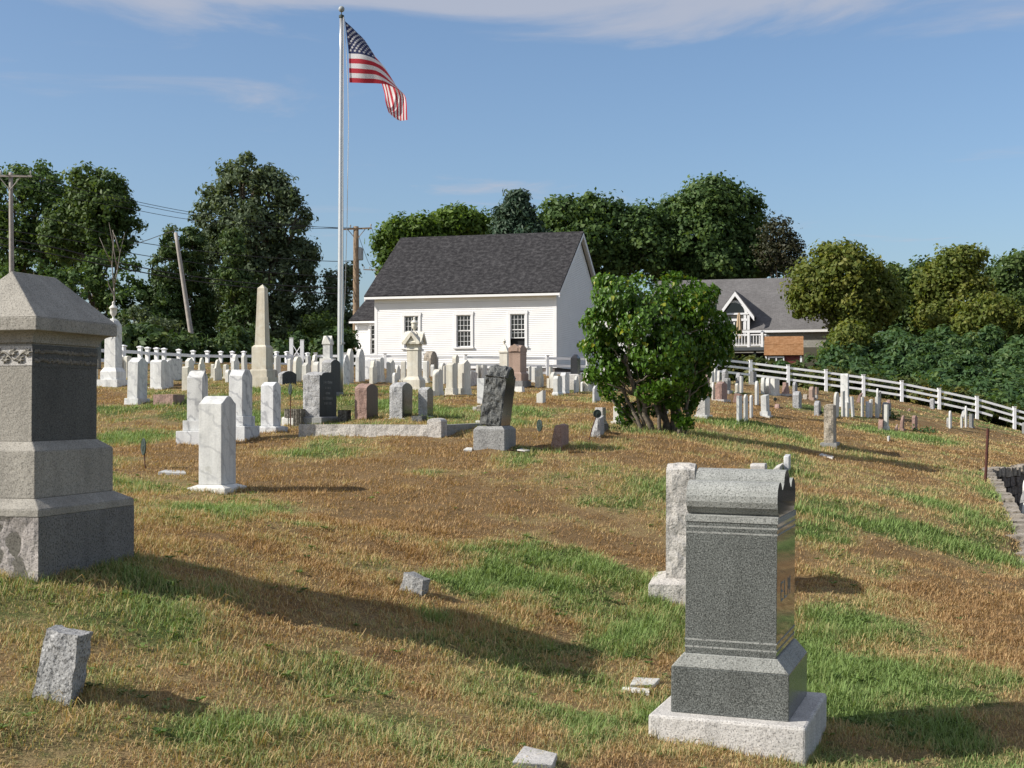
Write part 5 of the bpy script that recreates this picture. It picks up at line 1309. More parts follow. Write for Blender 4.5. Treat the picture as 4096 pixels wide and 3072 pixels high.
# worn inscription on the narrow-seen long face
m = MB()
def glyph(mb, ch, y, z, w, h, t=.012):
    S_ = {'E': [(0, 0, t, 1), (0, 0, 1, 0), (0, .46, .8, 0), (0, .9, 1, 0)], 'L': [(0, 0, t, 1), (0, 0, 1, 0)], 'M': [(0, 0, t, 1), (1, 0, t, 1), (.5, .3, t, .6)], 'N': [(0, 0, t, 1), (1, 0, t, 1), (.5, .2, t, .6)]}
    for a, b2, cw, chh in S_[ch]:
        if chh: mb.box((Wd / 2 + .0005, y + a * w, z + b2 * h), (.003, t, chh * h))
        else: mb.box((Wd / 2 + .0005, y + a * w + cw * w / 2, z + b2 * h), (.003, cw * w, .10 * h))
for i, ch in enumerate('ELM'): glyph(m, ch, -.22 + i * .15, zd + .33, .09, .12)
m.build('inscription', M['steel'], die)

# ------------------------------------------------------------------ dark leaning rock-faced stone
d = 20.0; sc = d / F
dk = at_corner('gravestone', 2018, 1803, d, 'dark rock-faced granite stone leaning on a grey block base', cat='gravestone', group='granite gravestones', W_=.475, L_=.62, tilt=(0, 0))
hb = 98 * sc
m = MB(); m.box((0, 0, -.15), (.475, .62, hb * .86 + .15)).box((0, 0, hb * .86), (.475, .62, hb * .14), top=(.37, .52)); m.build('base', M['grey'], dk, bevel=.006)
L_ = .50; H_ = 238 * sc; hL = L_ / 2
lp = [(-hL, 0), (hL, 0), (hL, H_ - .15), (hL + .02, H_ - .13)] + [(.165 * math.cos(a), H_ - .145 + .155 * math.sin(a)) for a in np.linspace(.0, math.pi, 11)] + [(-hL - .02, H_ - .13), (-hL, H_ - .15)]
mb = MB(); die_mesh(mb, lp, .325, True, 31, .045, .022)
for i in range(len(mb.m)): pass
t = mb.build('tablet', [M['darkrock'], M['darkpol']], dk); t.location = (.0, 0, hb); t.rotation_euler = (0, math.radians(7.0), 0)
m = MB(); m.prism([(.15 * math.cos(a), H_ - .135 + .152 * math.sin(a)) for a in np.linspace(.15, math.pi - .15, 13)], -.165, .155); o = m.build('rolled_top', M['steel'], t)

# ------------------------------------------------------------------ obelisk
d = hit(1072, 1548); sc = d / F
ob = at_corner('obelisk', 1072, 1548, d, 'tall pale stone obelisk on a stepped pedestal', cat='obelisk', W_=98 * sc, L_=98 * sc)
w0 = 96 * sc
m = MB().box((0, 0, -.2), (w0, w0, 40 * sc + .2)); m.build('base', M['lime'], ob, bevel=.006)
w1 = 76 * sc; m = MB().box((0, 0, 40 * sc), (w1, w1, 27 * sc)).box((0, 0, 67 * sc), (w1, w1, 4 * sc), top=(w1 * .92, w1 * .92)); m.build('plinth', M['lime'], ob, bevel=.006)
w2 = 64 * sc; m = MB().box((0, 0, 71 * sc), (w2, w2, 90 * sc)).box((0, 0, 161 * sc), (w2, w2, 9 * sc), top=(w2 * .76, w2 * .76)); m.build('pedestal', M['lime'], ob, bevel=.006)
w3, w4 = 45 * sc, 31 * sc
m = MB().box((0, 0, 170 * sc), (w3, w3, 230 * sc), top=(w4, w4)).box((0, 0, 400 * sc), (w4, w4, 16 * sc), top=(.004, .004)); m.build('shaft', M['lime'], ob, bevel=.004)

# ------------------------------------------------------------------ urn-topped and capped monuments
def urn(mb, r, h, n=20):
    pr = [(.42, 0), (.44, .03), (.26, .07), (.22, .13), (.40, .19), (.66, .27), (.78, .36), (.80, .56), (1.0, .59), (1.0, .63), (.84, .66), (.58, .74), (.32, .80), (.26, .84), (.38, .89), (.26, .96), (.03, 1.0)]
    mb.lathe([(a * r, z * h) for a, z in pr], n)
d = hit(468, 1551); sc = d / F
um = at_corner('urn_monument', 468, 1551, d, 'white marble column with draped top and lidded urn beside the big grey monument', cat='monument', W_=100 * sc, L_=104 * sc, group=None)
w = 100 * sc
MB().box((0, 0, -.2), (w, w, 33 * sc + .2)).build('base', M['marble'], um, bevel=.006)
w1 = 74 * sc; m = MB().box((0, 0, 33 * sc), (w1, w1, 32 * sc)).box((0, 0, 65 * sc), (w1, w1, 18 * sc), top=(53 * sc, 53 * sc)); m.build('plinth', M['marble'], um, bevel=.006)
w2 = 51 * sc; MB().box((0, 0, 83 * sc), (w2, w2, 137 * sc), top=(w2 * .96, w2 * .96)).build('shaft', M['marble'], um, bevel=.005)
rr = random.Random(6); m = MB(); n = 16
for i, (r_, z_) in enumerate([(w2 * .50, 214 * sc), (w2 * .53, 232 * sc), (w2 * .50, 254 * sc), (w2 * .36, 272 * sc), (w2 * .20, 280 * sc)]):
    for k in range(n):
        a = 2 * math.pi * k / n + .2; sq = 1 / max(abs(math.cos(a)), abs(math.sin(a))) if i < 3 else 1.1
        sq = min(sq, 1.3); dz = (-22 * sc * (k % 4 == 0) if i == 0 else 0)
        m.v.append((r_ * sq * math.cos(a) * (1 + .05 * (k % 2)), r_ * sq * math.sin(a) * (1 + .05 * (k % 2)), z_ + dz))
for i in range(4):
    for k in range(n): m.f.append([i * n + k, i * n + (k + 1) % n, (i + 1) * n + (k + 1) % n, (i + 1) * n + k]); m.m.append(0)
m.f.append([4 * n + k for k in range(n)]); m.m.append(0); m.build('drapery', M['marble'], um, smooth=False)
m = MB(); urn(m, 17 * sc, 74 * sc); o = m.build('urn', M['plain'], um, smooth=True); o.location = (0, 0, 278 * sc)

d = hit(1679, 1560); sc = d / F
gm = at_corner('urn_monument', 1679, 1560, d, 'cream marble monument with four gables and tall urn before the church window', cat='monument', W_=72 * sc, L_=72 * sc)
w = 76 * sc
m = MB().box((0, 0, -.2), (w * .98, w * .98, 12 * sc + .2)); m.build('base', M['cream'], gm, bevel=.005)
m = MB().box((0, 0, 12 * sc), (w * .92, w * .92, 28 * sc)).box((0, 0, 40 * sc), (w * .92, w * .92, 15 * sc), top=(50 * sc, 50 * sc)); m.build('plinth', M['cream'], gm, bevel=.006)
w2 = 48 * sc
m = MB().box((0, 0, 55 * sc), (w2, w2, 106 * sc), top=(w2 * .97, w2 * .97)); m.build('shaft', M['cream'], gm, bevel=.005)
m = MB().box((0, 0, 161 * sc), (w2 * 1.10, w2 * 1.10, 3 * sc)).box((0, 0, 164 * sc), (w2 * .98, w2 * .98, 13 * sc)).box((0, 0, 177 * sc), (w2 * 1.08, w2 * 1.08, 3 * sc)); m.build('necking', M['cream'], gm)
m = MB(); m.box((0, 0, 180 * sc), (w2, w2, 32 * sc)); h = 41 * sc
for ax in 'xy':
    pr = [(-h * .62, 190 * sc), (-h * .55, 186 * sc), (0, 214 * sc), (h * .55, 186 * sc), (h * .62, 190 * sc), (h * .93, 194 * sc), (h * .90, 201 * sc), (0, 232 * sc), (-h * .90, 201 * sc), (-h * .93, 194 * sc)]
    pr2 = [(h * .84, 184 * sc), (h * .90, 192 * sc), (0, 236 * sc), (-h * .90, 192 * sc), (-h * .84, 184 * sc), (-h * .60, 184 * sc), (0, 219 * sc), (h * .60, 184 * sc)]
    m.prism(pr2, -h * 1.0, h * 1.0, axis=ax)
    m.prism([(h * .55, 188 * sc), (0, 215 * sc), (-h * .55, 188 * sc)], -h * .74, h * .74, axis=ax)
m.build('gabled_cap', M['cream'], gm)
m = MB().box((0, 0, 224 * sc), (34 * sc, 34 * sc, 12 * sc), top=(16 * sc, 16 * sc)); urn(m, 15 * sc, 62 * sc)
m.v[-17 * 20:] = [(x, y, z + 234 * sc) for x, y, z in m.v[-17 * 20:]]
m.build('urn', M['cream'], gm, smooth=False)

d = 44.0; sc = d / F
sm = at_corner('urn_monument', 2029, 1500, d, 'smaller cream monument with tiny urn behind the brown pyramid-topped monument', cat='monument', W_=34 * sc, L_=34 * sc)
m = MB().box((0, 0, -.4), (32 * sc, 32 * sc, 90 * sc + .4)); m.build('shaft', M['cream'], sm)
m = MB().box((0, 0, 90 * sc), (39 * sc, 39 * sc, 5 * sc)).box((0, 0, 95 * sc), (36 * sc, 36 * sc, 26 * sc), top=(12 * sc, 12 * sc)); m.build('cap', M['cream'], sm)
m = MB(); urn(m, 7 * sc, 26 * sc, 14); o = m.build('urn', M['cream'], sm, smooth=True); o.location = (0, 0, 121 * sc)

d = hit(1325, 1512); sc = d / F
pm_ = at_corner('column_monument', 1320, 1505, d, 'white marble column with pavilion-gabled cap just behind the flagpole', cat='monument', W_=34 * sc, L_=34 * sc)
MB().box((0, 0, -.3), (50 * sc, 50 * sc, 72 * sc + .3)).build('base', M['plain'], pm_)
MB().box((0, 0, 72 * sc), (30 * sc, 30 * sc, 58 * sc)).build('shaft', M['marble'], pm_, bevel=.004)
m = MB(); hh = 19 * sc
for ax in 'xy': m.prism([(hh, 131 * sc), (0, 163 * sc), (-hh, 131 * sc)], -hh * .96, hh * .96, axis=ax)
m.box((0, 0, 128 * sc), (36 * sc, 36 * sc, 4 * sc)); m.build('cap', M['plain'], pm_)

# brown granite monument with hipped roll top
d = hit(2094, 1552); sc = d / F
bm_ = at_corner('granite_monument', 2094, 1552, d, 'brown granite monument with hipped top and front gable near the church window', cat='monument', W_=76 * sc, L_=100 * sc)
bw, bl = 78 * sc, .98
MB().box((0, 0, -.2), (bw, bl, 28 * sc + .2)).build('base', M['grey'], bm_, bevel=.006)
m = MB().box((0, 0, 28 * sc), (62 * sc, bl - .14, 30 * sc)).box((0, 0, 58 * sc), (62 * sc, bl - .14, 6 * sc), top=(50 * sc, bl - .26)); m.build('plinth', M['brown'], bm_, bevel=.006)
dw, dl = 48 * sc, bl - .28
m = MB().box((0, 0, 64 * sc), (dw, dl, 82 * sc)).box((0, 0, 137 * sc), (dw + .012, dl + .012, 3 * sc)); m.build('die', M['brown'], bm_, bevel=.005)
m = MB(); pr = [(dw / 2, 146 * sc)] + [(dw / 2 * math.cos(a), 146 * sc + 28 * sc * math.sin(a) ** .8) for a in np.linspace(.12, math.pi - .12, 12)] + [(-dw / 2, 146 * sc)]
m.prism([(dl / 2, 146 * sc)] + [(dl / 2 * math.cos(a), 146 * sc + 27 * sc * math.sin(a) ** .6) for a in np.linspace(.15, math.pi - .15, 14)] + [(-dl / 2, 146 * sc)], -dw / 2, dw / 2)
m.prism([(dw * .52, 160 * sc), (0, 177 * sc), (-dw * .52, 160 * sc), (-dw * .52, 146 * sc), (dw * .52, 146 * sc)], -dl / 2 - .03, dl / 2 + .03, axis='y')
m.build('hipped_top', M['brown'], bm_)
m = MB().box((0, -dl / 2 - .034, 148 * sc), (dw * .6, .02, 14 * sc)); m.build('panel', M['brown'], bm_)

# black granite monument
d = hit(2318, 1560); sc = d / F
bk = at_corner('granite_monument', 2318, 1560, d, 'black granite monument with faceted top on a pale two-step base', cat='monument', W_=46 * sc, L_=60 * sc)
MB().box((0, 0, -.2), (46 * sc, .62, 34 * sc + .2)).build('base', M['pale_rock'], bk)
m = MB().box((0, 0, 34 * sc), (42 * sc, .56, 26 * sc)).box((0, 0, 60 * sc), (42 * sc, .56, 4 * sc), top=(33 * sc, .46)); m.build('plinth', M['pale'], bk, bevel=.006)
dw, dl = 28 * sc, .40
m = MB().box((0, 0, 64 * sc), (dw, dl, 64 * sc))
t1 = 128 * sc; t2 = 144 * sc; a, b2 = dw / 2, dl / 2
vs = [(-a, -b2, t1), (a, -b2, t1), (a, b2, t1), (-a, b2, t1), (0, -b2 * .55, t2), (a * .55, 0, t2), (0, b2 * .55, t2), (-a * .55, 0, t2)]
m.add(vs, [(0, 1, 4), (1, 2, 5), (2, 3, 6), (3, 0, 7), (1, 5, 4), (2, 6, 5), (3, 7, 6), (0, 4, 7), (4, 5, 6, 7)])
m.build('die', M['black'], bk, bevel=.004)

# ------------------------------------------------------------------ granite plot kerb with corner post
d = hit(1765, 1752); sc = d / F; pc = P(1765, 1752, d)
kb = empty('plot_kerb', pc, rz=-TH, label='low rock-faced granite kerb with domed corner post around a family plot', cat='grave kerb')
kl = (1190 - CX) / F; Lk = (pc.x - kl * pc.y) / (math.cos(TH) + math.sin(TH) * kl)
def kz(x, y):
    q = pc + V0 * x + U0 * y; return hz(q.x, q.y) - pc.z
hpost = 84 * sc
mb = MB(); rough_front_block(mb, .235, .30, -.15, hpost * .78, 'fr', 21, .012, .03); mb.v = [(x - .12, y + .15, z) for x, y, z in mb.v]; cp_ = mb.build('corner_post', [M['pale_rock'], M['pale']], kb)
m = MB(); m.prism([(-.12 + .118 * math.cos(a), hpost * .78 + .055 * math.sin(a)) for a in np.linspace(0, math.pi, 12)], .0, .30, axis='y'); m.build('domed_top', M['pale'], kb)
m = MB(); nseg = 20
ztop = hpost * .62
for fy in (0,):
    A_ = np.linspace(-.235, -Lk, 60); Zs = np.linspace(0, 1, 6); b0 = len(m.v)
    for x in A_:
        g0 = kz(x, .06) - .08
        for z in Zs:
            dsp = .018 * (fbm(np.array([x * 6.0]), np.array([z * 1.5]), 13, 3)[0] - .5) * 2 * (0.2 if z > .95 else 1)
            m.v.append((x, .05 - dsp, g0 + (ztop - g0) * z))
    for i in range(59):
        for j in range(5): q = b0 + i * 6 + j; m.f.append([q, q + 1, q + 7, q + 6]); m.m.append(0)
m.add([(-.235, .05, ztop), (-Lk, .05, ztop), (-Lk, .19, ztop), (-.235, .19, ztop)], [(0, 3, 2, 1)], 1)
m.add([(-.235, .19, -.3), (-Lk, .19, -.3), (-Lk, .19, ztop), (-.235, .19, ztop)], [(0, 1, 2, 3)], 1)
m.build('kerb_stone', [M['pale_rock'], M['pale']], kb)
m = MB(); m.box((-.06, .30 + 1.0, -.2), (.13, 2.0, ztop + .2)); m.build('kerb_stone', M['grey'], kb, bevel=.006)
rk = MB(); rough_stone(rk, (0, 0, 0), .17, .10, .10, .3, random.Random(2))
q = P(1414, 1732, d + .7); o = rk.build('field_stone', M['rock']); o.location = (q.x, q.y, q.z); props(o, 'small grey stone leaning against the granite kerb', 'stone')

# carved log stones beside the largest grey stone
def log_block(px0, px1, pxr, yt, yb, lab):
    d = hit(px1, yb); sc = d / F; c = P(px1, yb, d); W_ = (px1 - px0) * sc * 1.03; H_ = (yb - yt) * sc; L_ = .22
    q = c - V0 * W_ / 2 + U0 * L_ / 2
    mb = MB(); n = int(W_ / .018); rr = random.Random(int(px0))
    pts = []
    for i in range(n):
        x = -W_ / 2 + W_ * i / n; pts.append((x, -L_ / 2 + (.0 if i % 2 else .016) + rr.uniform(-.006, .006)))
    pts += [(W_ / 2, -L_ / 2), (W_ / 2 + .01, -L_ / 4), (W_ / 2 - .004, 0), (W_ / 2 + .01, L_ / 4), (W_ / 2, L_ / 2), (-W_ / 2, L_ / 2)]
    mb.prism(pts, -.1, H_, axis='z'); o = mb.build('carved_log', M['barkstone']); o.location = q; o.rotation_euler = (0, 0, -TH); props(o, lab, 'grave kerb', 'bark-carved log stones')
log_block(1131, 1203, 1222, 1636, 1706, 'bark-carved log stone in front of the largest grey stone, nearer end')
log_block(1349, 1386, 1402, 1640, 1686, 'bark-carved log stone emerging behind the largest grey stone')
q = P(1676, 1686, hit(1676, 1686)); m = MB().box((0, 0, -.05), (.20, .26, .15)); o = m.build('planter', M['darkrock']); o.location = q; o.rotation_euler = (0, 0, -TH); props(o, 'dark square planter with grass beside the arched grey stone', 'planter')

# ------------------------------------------------------------------ flag-holder discs on rods
def marker(lab, dx, dy, r, bx, by, face, d=None, star=False):
    d = d or hit(bx, by); b_ = P(bx, by, d); t = P(dx, dy, d); sc = d / F
    root = empty('grave_marker', b_, label=lab, cat='grave marker', group='bronze discs on rods')
    v = t - b_; R = r * sc
    MB().tube([Vector((0, 0, -.1)), v * .5, v * .97], .009, 6).build('rod', M['rust'], root)
    m = MB(); n = 24
    m.lathe([(.01, -.006), (R, -.006), (R, .006), (R * .92, .009), (R * .88, .006), (.01, .006)], n)
    a = [(R * (.7 if i % 2 == 0 else .3) * math.sin(math.pi * i / 5), R * (.7 if i % 2 == 0 else .3) * math.cos(math.pi * i / 5)) for i in range(10)]
    for z, fl in ((.010, 1), (-.010, -1)):
        m.add([(x, y, z) for x, y in a] + [(0, 0, z + fl * .006)], [(i, (i + 1) % 10, 10) for i in range(10)])
    o = m.build('disc', M['lead'], root); o.location = v; o.rotation_euler = (math.radians(90), 0, math.radians(face)); return root
marker('bronze disc on a thin rod standing alone near the big grey monument', 574, 1787, 34, 583, 1872, -60)
marker('bronze disc seen nearly edge-on in front of the carved log', 1161, 1557, 22, 1163, 1712, -62)
m_ = marker('tilted bronze disc on a slanting rod beside the pink-brown wedge stone', 2158, 1702, 24, 2117, 1812, -65)
m_.children[1].rotation_euler = (math.radians(90), math.radians(-22), math.radians(-65))
marker('round bronze disc facing the viewer on a leaning rusty rod', 2389, 1655, 17, 2350, 1761, 8)
marker('small disc on a rod above the rounded pink field stone', 3101, 1597, 7, 3103, 1622, 5)
def medal(lab, px, py, r, d):
    p = P(px, py, d); m = MB().lathe([(.002, -.01), (r, -.01), (r, .01), (.002, .014)], 16); o = m.build('medallion', M['lead']); o.location = p; o.rotation_euler = (math.radians(90), 0, -TH)
    return props(o, lab, 'medallion', 'round dark medallions on graves')
for lab, px, py, st in (('dark round medallion in front of the brown stone by the lilac', 2816, 1526, 'brown stone with round dark medallion at the edge of the lilac'), ('dark round medallion on the light grey granite stone', 2945, 1515, 'light grey granite stone bearing a dark round medallion')):
    r_ = STONES[st]; medal(lab, px, py, .036, r_[0].location.y - r_[1] / 2 - .06)
medal('dark medal beside the foot of the grey rock-faced stone', 3285, 1650, .04, STONES['grey rock-faced stone with a dark medal at its foot'][0].location.y)

# ------------------------------------------------------------------ flat markers in the turf
def flat(lab, corners, mat, th=.05, lift=.02):
    pts = []
    for px, py in corners: pts.append(P(px, py, hit(px, py)))
    c = sum(pts, Vector()) / len(pts)
    m = MB(); n = len(pts)
    m.add([tuple(p - c + Vector((0, 0, lift))) for p in pts] + [tuple(p - c - Vector((0, 0, th))) for p in pts], [tuple(range(n)), tuple(reversed(range(n, 2 * n)))] + [(i, n + i, n + (i + 1) % n, (i + 1) % n) for i in range(n)])
    o = m.build('flat_marker', mat, bevel=.004); o.location = c; return props(o, lab, 'flat grave marker', 'flat markers set in the turf')
flat('flat white marker in the turf, farther of two by the polished monument', [(2520, 2757), (2616, 2757), (2640, 2732), (2536, 2727)], M['plain'], lift=.035)
flat('flat white marker in the turf, nearer of two by the polished monument', [(2484, 2770), (2598, 2788), (2598, 2773), (2500, 2765)], M['plain'], lift=.035)
flat('tilted flat pale marker at the bottom picture edge', [(2048, 3078), (2210, 3090), (2229, 3043), (2096, 3011)], M['pale'], lift=.04)
flat('flat bluish slab in the grass left of the nearest white stone', [(632, 1897), (745, 1902), (740, 1892), (660, 1888)], M['marble'], lift=.03)
flat('flat grey marker beside the tilted rod', [(2068, 1806), (2100, 1812), (2120, 1808), (2085, 1801)], M['pale'], lift=.03)
flat('flat white slab at the foot of the dark stone base', [(1853, 1806), (1888, 1808), (1890, 1798), (1866, 1797)], M['plain'], lift=.03)
flat('flat grey marker lying in the lilac shadow', [(3276, 1824), (3330, 1838), (3336, 1832), (3286, 1819)], M['pale'], lift=.03)

# small rough granite stones near the camera
def rough_post(lab, tl, tr_f, tr_b, bl, br_f, br_b, yadj, mat, seed, L_):
    """six seen corners give a leaning hand-cut block"""
    d = hit(br_f[0], br_f[1]) ; sc = d / F; u_ = U0 * L_
    p = {}
    p['bl'] = P(*bl, d + .06); p['br'] = P(*br_f, d); p['tl'] = P(*tl, d + .02 + .06); p['tr'] = P(*tr_f, d + .02)
    q = [p['bl'], p['br'], p['br'] + (P(*br_b, d + L_ * .93) - p['br']), p['bl'] + (P(*br_b, d + L_ * .93) - p['br'])]
    w_ = P(*tr_b, d + L_ * .93) - p['tr']
    t = [p['tl'], p['tr'], p['tr'] + w_, p['tl'] + w_]
    for a in q: a.z -= .0
    c = p['br'].copy(); N_ = 12
    m = MB(); bq = [a - c for a in q]; tq = [a - c for a in t]
    bq = [a + (a - b2) * .25 for a, b2 in zip(bq, tq)]
    corners = bq + tq
    for f in ((0, 1, 5, 4), (1, 2, 6, 5), (2, 3, 7, 6), (3, 0, 4, 7), (4, 5, 6, 7)):
        A, B, C_, D = [corners[i] for i in f]; nrm = (B - A).cross(D - A).normalized(); b0 = len(m.v)
        for i in range(N_ + 1):
            for j in range(N_ + 1):
                s_, r_ = j / N_, i / N_; pt = (A * (1 - s_) + B * s_) * (1 - r_) + (D * (1 - s_) + C_ * s_) * r_
                n_ = Vector([fbm(np.array([pt[k] * 16 + pt[(k + 1) % 3] * 9 + k * 5.3]), np.array([pt[(k + 2) % 3] * 16 + pt[k] * 5]), seed + k, 3)[0] - .5 for k in range(3)])
                m.v.append(tuple(pt + n_ * .028))
        for i in range(N_):
            for j in range(N_): k = b0 + i * (N_ + 1) + j; m.f.append([k, k + 1, k + N_ + 2, k + N_ + 1]); m.m.append(0)
    o = m.build('footstone', mat); o.location = c; return props(o, lab, 'gravestone', 'small hand-cut granite footstones')
rough_post('rough grey granite footstone leaning near the big grey monument', (183, 2512), (313, 2543), (367, 2532), (130, 2790), (282, 2835), (332, 2808), 0, M['footgran'], 3, .24)
rough_post('small tilted grey footstone alone in the middle of the grass', (1617, 2290), (1690, 2319), (1723, 2316), (1598, 2366), (1683, 2388), (1704, 2390), 0, M['grey'], 8, .12)

# rusty post by the sunken plot
a = P(3939, 1931, hit(3939, 1931)); t = P(3952, 1713, a.y)
o = MB().tube([Vector((0, 0, -.2)), (t - a)], .026, 8).build('iron_post', M['rust']); o.location = a; props(o, 'rusty iron post leaning beside the stone retaining wall', 'iron post')
# little plants among the graves
def tuft_plant(name, lab, px, py, r, n, mat, hgt=1.0):
    d = hit(px, py); c = P(px, py, d); rg = np.random.default_rng(int(px)); v, f = [], []
    a = rg.normal(size=(n, 3)) * np.array([r, r, r * .5 * hgt]) * .5; a[:, 2] = np.abs(a[:, 2])
    for i in range(n):
        b_ = len(v); u_ = rg.normal(size=3); u_ /= np.linalg.norm(u_); w_ = np.cross(u_, rg.normal(size=3)); w_ /= np.linalg.norm(w_); s = .03 + .03 * rg.random()
        v += [a[i] - u_ * s, a[i] + w_ * s * .5, a[i] + u_ * s, a[i] - w_ * s * .5]; f.append([b_, b_ + 1, b_ + 2, b_ + 3])
    o = big_mesh(name, np.array(v), np.array(f), 4, mat, attrs={'tone': ('POINT', np.repeat(rg.random(n), 4))}); o.location = c; props(o, lab, 'plant'); return o

# taller unmown grass hugging the monuments, and broad-leaved weeds in the turf
def skirts():
    rg = np.random.default_rng(77); pts = []
    def ring(o, L_, W_, n):
        a = rg.random(n) * 2 * (L_ + W_); c, s = math.cos(o.rotation_euler[2]), math.sin(o.rotation_euler[2]); q = rg.random(n) * .035 - .005
        x = np.where(a < W_, a - W_ / 2, np.where(a < 2 * W_, a - 1.5 * W_, np.where(a < 2 * W_ + L_, W_ / 2 + q, -W_ / 2 - q)))
        y = np.where(a < W_, -L_ / 2 - q, np.where(a < 2 * W_, L_ / 2 + q, np.where(a < 2 * W_ + L_, a - 2 * W_ - L_ / 2, a - 2 * W_ - 1.5 * L_)))
        pts.append(np.stack([o.location.x + c * x - s * y, o.location.y + s * x + c * y], -1))
    ring(lm, bL, bW, 1500); ring(rm, Lb, Wb, 1900)
    for lab, (o, L_, W_, H_, s_) in STONES.items():
        if 8 < o.location.y < 30:
            w = W_; l = L_
            if o.type == 'EMPTY':
                b_ = [k for k in o.children if k.name.startswith('base')]
                if b_: xs = [v.co.x for v in b_[0].data.vertices]; ys = [v.co.y for v in b_[0].data.vertices]; w = max(xs) - min(xs); l = max(ys) - min(ys)
            ring(o, l, w, int(500 * (l + w)))
    p = np.concatenate(pts); n = len(p); z = height(p[:, 0], p[:, 1]); h = .03 + .06 * rg.random(n) ** 1.5; az = rg.random(n) * 6.283; w = np.maximum(.003, p[:, 1] * .0003)
    base = np.c_[p, z - .01]; side = np.stack([np.cos(az), np.sin(az), 0 * az], -1) * w[:, None]; tip = base + np.stack([np.cos(az + 1.6) * h * .5, np.sin(az + 1.6) * h * .5, h], -1)
    V = np.stack([base - side, base + side, tip], 1).reshape(-1, 3); t = np.clip(greenness(p[:, 0], p[:, 1]) * .6 + .30 + (rg.random(n) - .5) * .7, 0, 1)
    o = big_mesh('grass_skirt', V, np.arange(3 * n).reshape(n, 3), 3, bpy.data.materials['grass_blades'], attrs={'tone': ('POINT', np.repeat(t, 3))})
    props(o, 'untrimmed taller grass along the feet of the gravestones', kind='stuff')
    # rosettes
    n = 5200; d = 5.6 + 12 * rg.random(n) ** .8; x = (rg.random(n) * 2 - 1) * (d * .39 + .4); g = greenness(x, d)
    k = (rg.random(n) < np.clip(.05 + g * .5, .03, .45)) & ~in_poly(x, d, LOWER); x, d = x[k], d[k]; z = height(x, d); V, Fq, T = [], [], []; off = 0
    for a, b2, c in zip(x, d, z):
        m_ = rg.integers(4, 9); r = .018 + .03 * rg.random(); tn = rg.random()
        for q in range(m_):
            an = 6.283 * q / m_ + rg.random() * .6; l = r * (.7 + .6 * rg.random()); u = np.array([math.cos(an), math.sin(an), .0]); s_ = np.array([-u[1], u[0], 0]) * l * .30; up = .25 + .5 * rg.random()
            b_ = np.array([a, b2, c + .012]); V += [b_, b_ + u * l * .55 + s_ + [0, 0, l * up * .7], b_ + u * l + [0, 0, l * up * .6], b_ + u * l * .55 - s_ + [0, 0, l * up * .7]]; Fq.append([off, off + 1, off + 2, off + 3]); off += 4; T += [tn] * 4
    o = big_mesh('turf_weeds', np.array(V), np.array(Fq), 4, leaf_mat('turf_weed_leaves', (.05, .10, .025), (.10, .17, .04), (.17, .23, .07), .25), attrs={'tone': ('POINT', T)})
    props(o, 'low broad-leaved weeds scattered through the turf', kind='stuff')
skirts()
# ------------------------------------------------------------------ foliage
LM = {}
LM['dark'] = leaf_mat('dark_maple_leaves', (0.0394, 0.0744, 0.0245), (0.07, 0.1269, 0.0367), (0.1313, 0.1925, 0.0539), 0.36)
LM['mid'] = leaf_mat('green_ash_leaves', (0.0419, 0.0773, 0.0234), (0.0773, 0.1288, 0.0361), (0.1368, 0.1851, 0.0541), 0.38)
LM['grey'] = leaf_mat('grey_green_poplar_leaves', (0.0506, 0.0776, 0.0416), (0.0929, 0.1316, 0.068), (0.1688, 0.211, 0.1229), 0.36)
LM['light'] = leaf_mat('bright_green_leaves', (0.054, 0.102, 0.0168), (0.09, 0.156, 0.024), (0.144, 0.216, 0.036), 0.42)
LM['olive'] = leaf_mat('olive_autumn_leaves', (0.075, 0.11, 0.0225), (0.1438, 0.1812, 0.0375), (0.25, 0.2438, 0.0625), 0.45)
LM['cedar'] = leaf_mat('cedar_foliage', (0.03, 0.06, 0.021), (0.0562, 0.1013, 0.0294), (0.1031, 0.135, 0.0378), 0.25)
LM['pine'] = leaf_mat('pine_needles', (0.0225, 0.0488, 0.0294), (0.0413, 0.0788, 0.0462), (0.075, 0.1125, 0.063), 0.2)
LM['sumac'] = leaf_mat('sumac_leaves', (0.0379, 0.0828, 0.0348), (0.0725, 0.138, 0.0502), (0.138, 0.1984, 0.0657), 0.38)
LM['lilac'] = leaf_mat('lilac_leaves', (.055, .125, .014), (.095, .185, .022), (.32, .32, .03), .34, rough=.40, spec=.4)
LM['weeds'] = leaf_mat('weed_leaves', (.040, .062, .016), (.070, .095, .024), (.16, .14, .03), .3)
LM['purple'] = leaf_mat('sparse_bronze_leaves', (0.032, 0.0384, 0.0224), (0.0544, 0.0608, 0.032), (0.088, 0.072, 0.0416), 0.3)
tm = bpy.data.materials

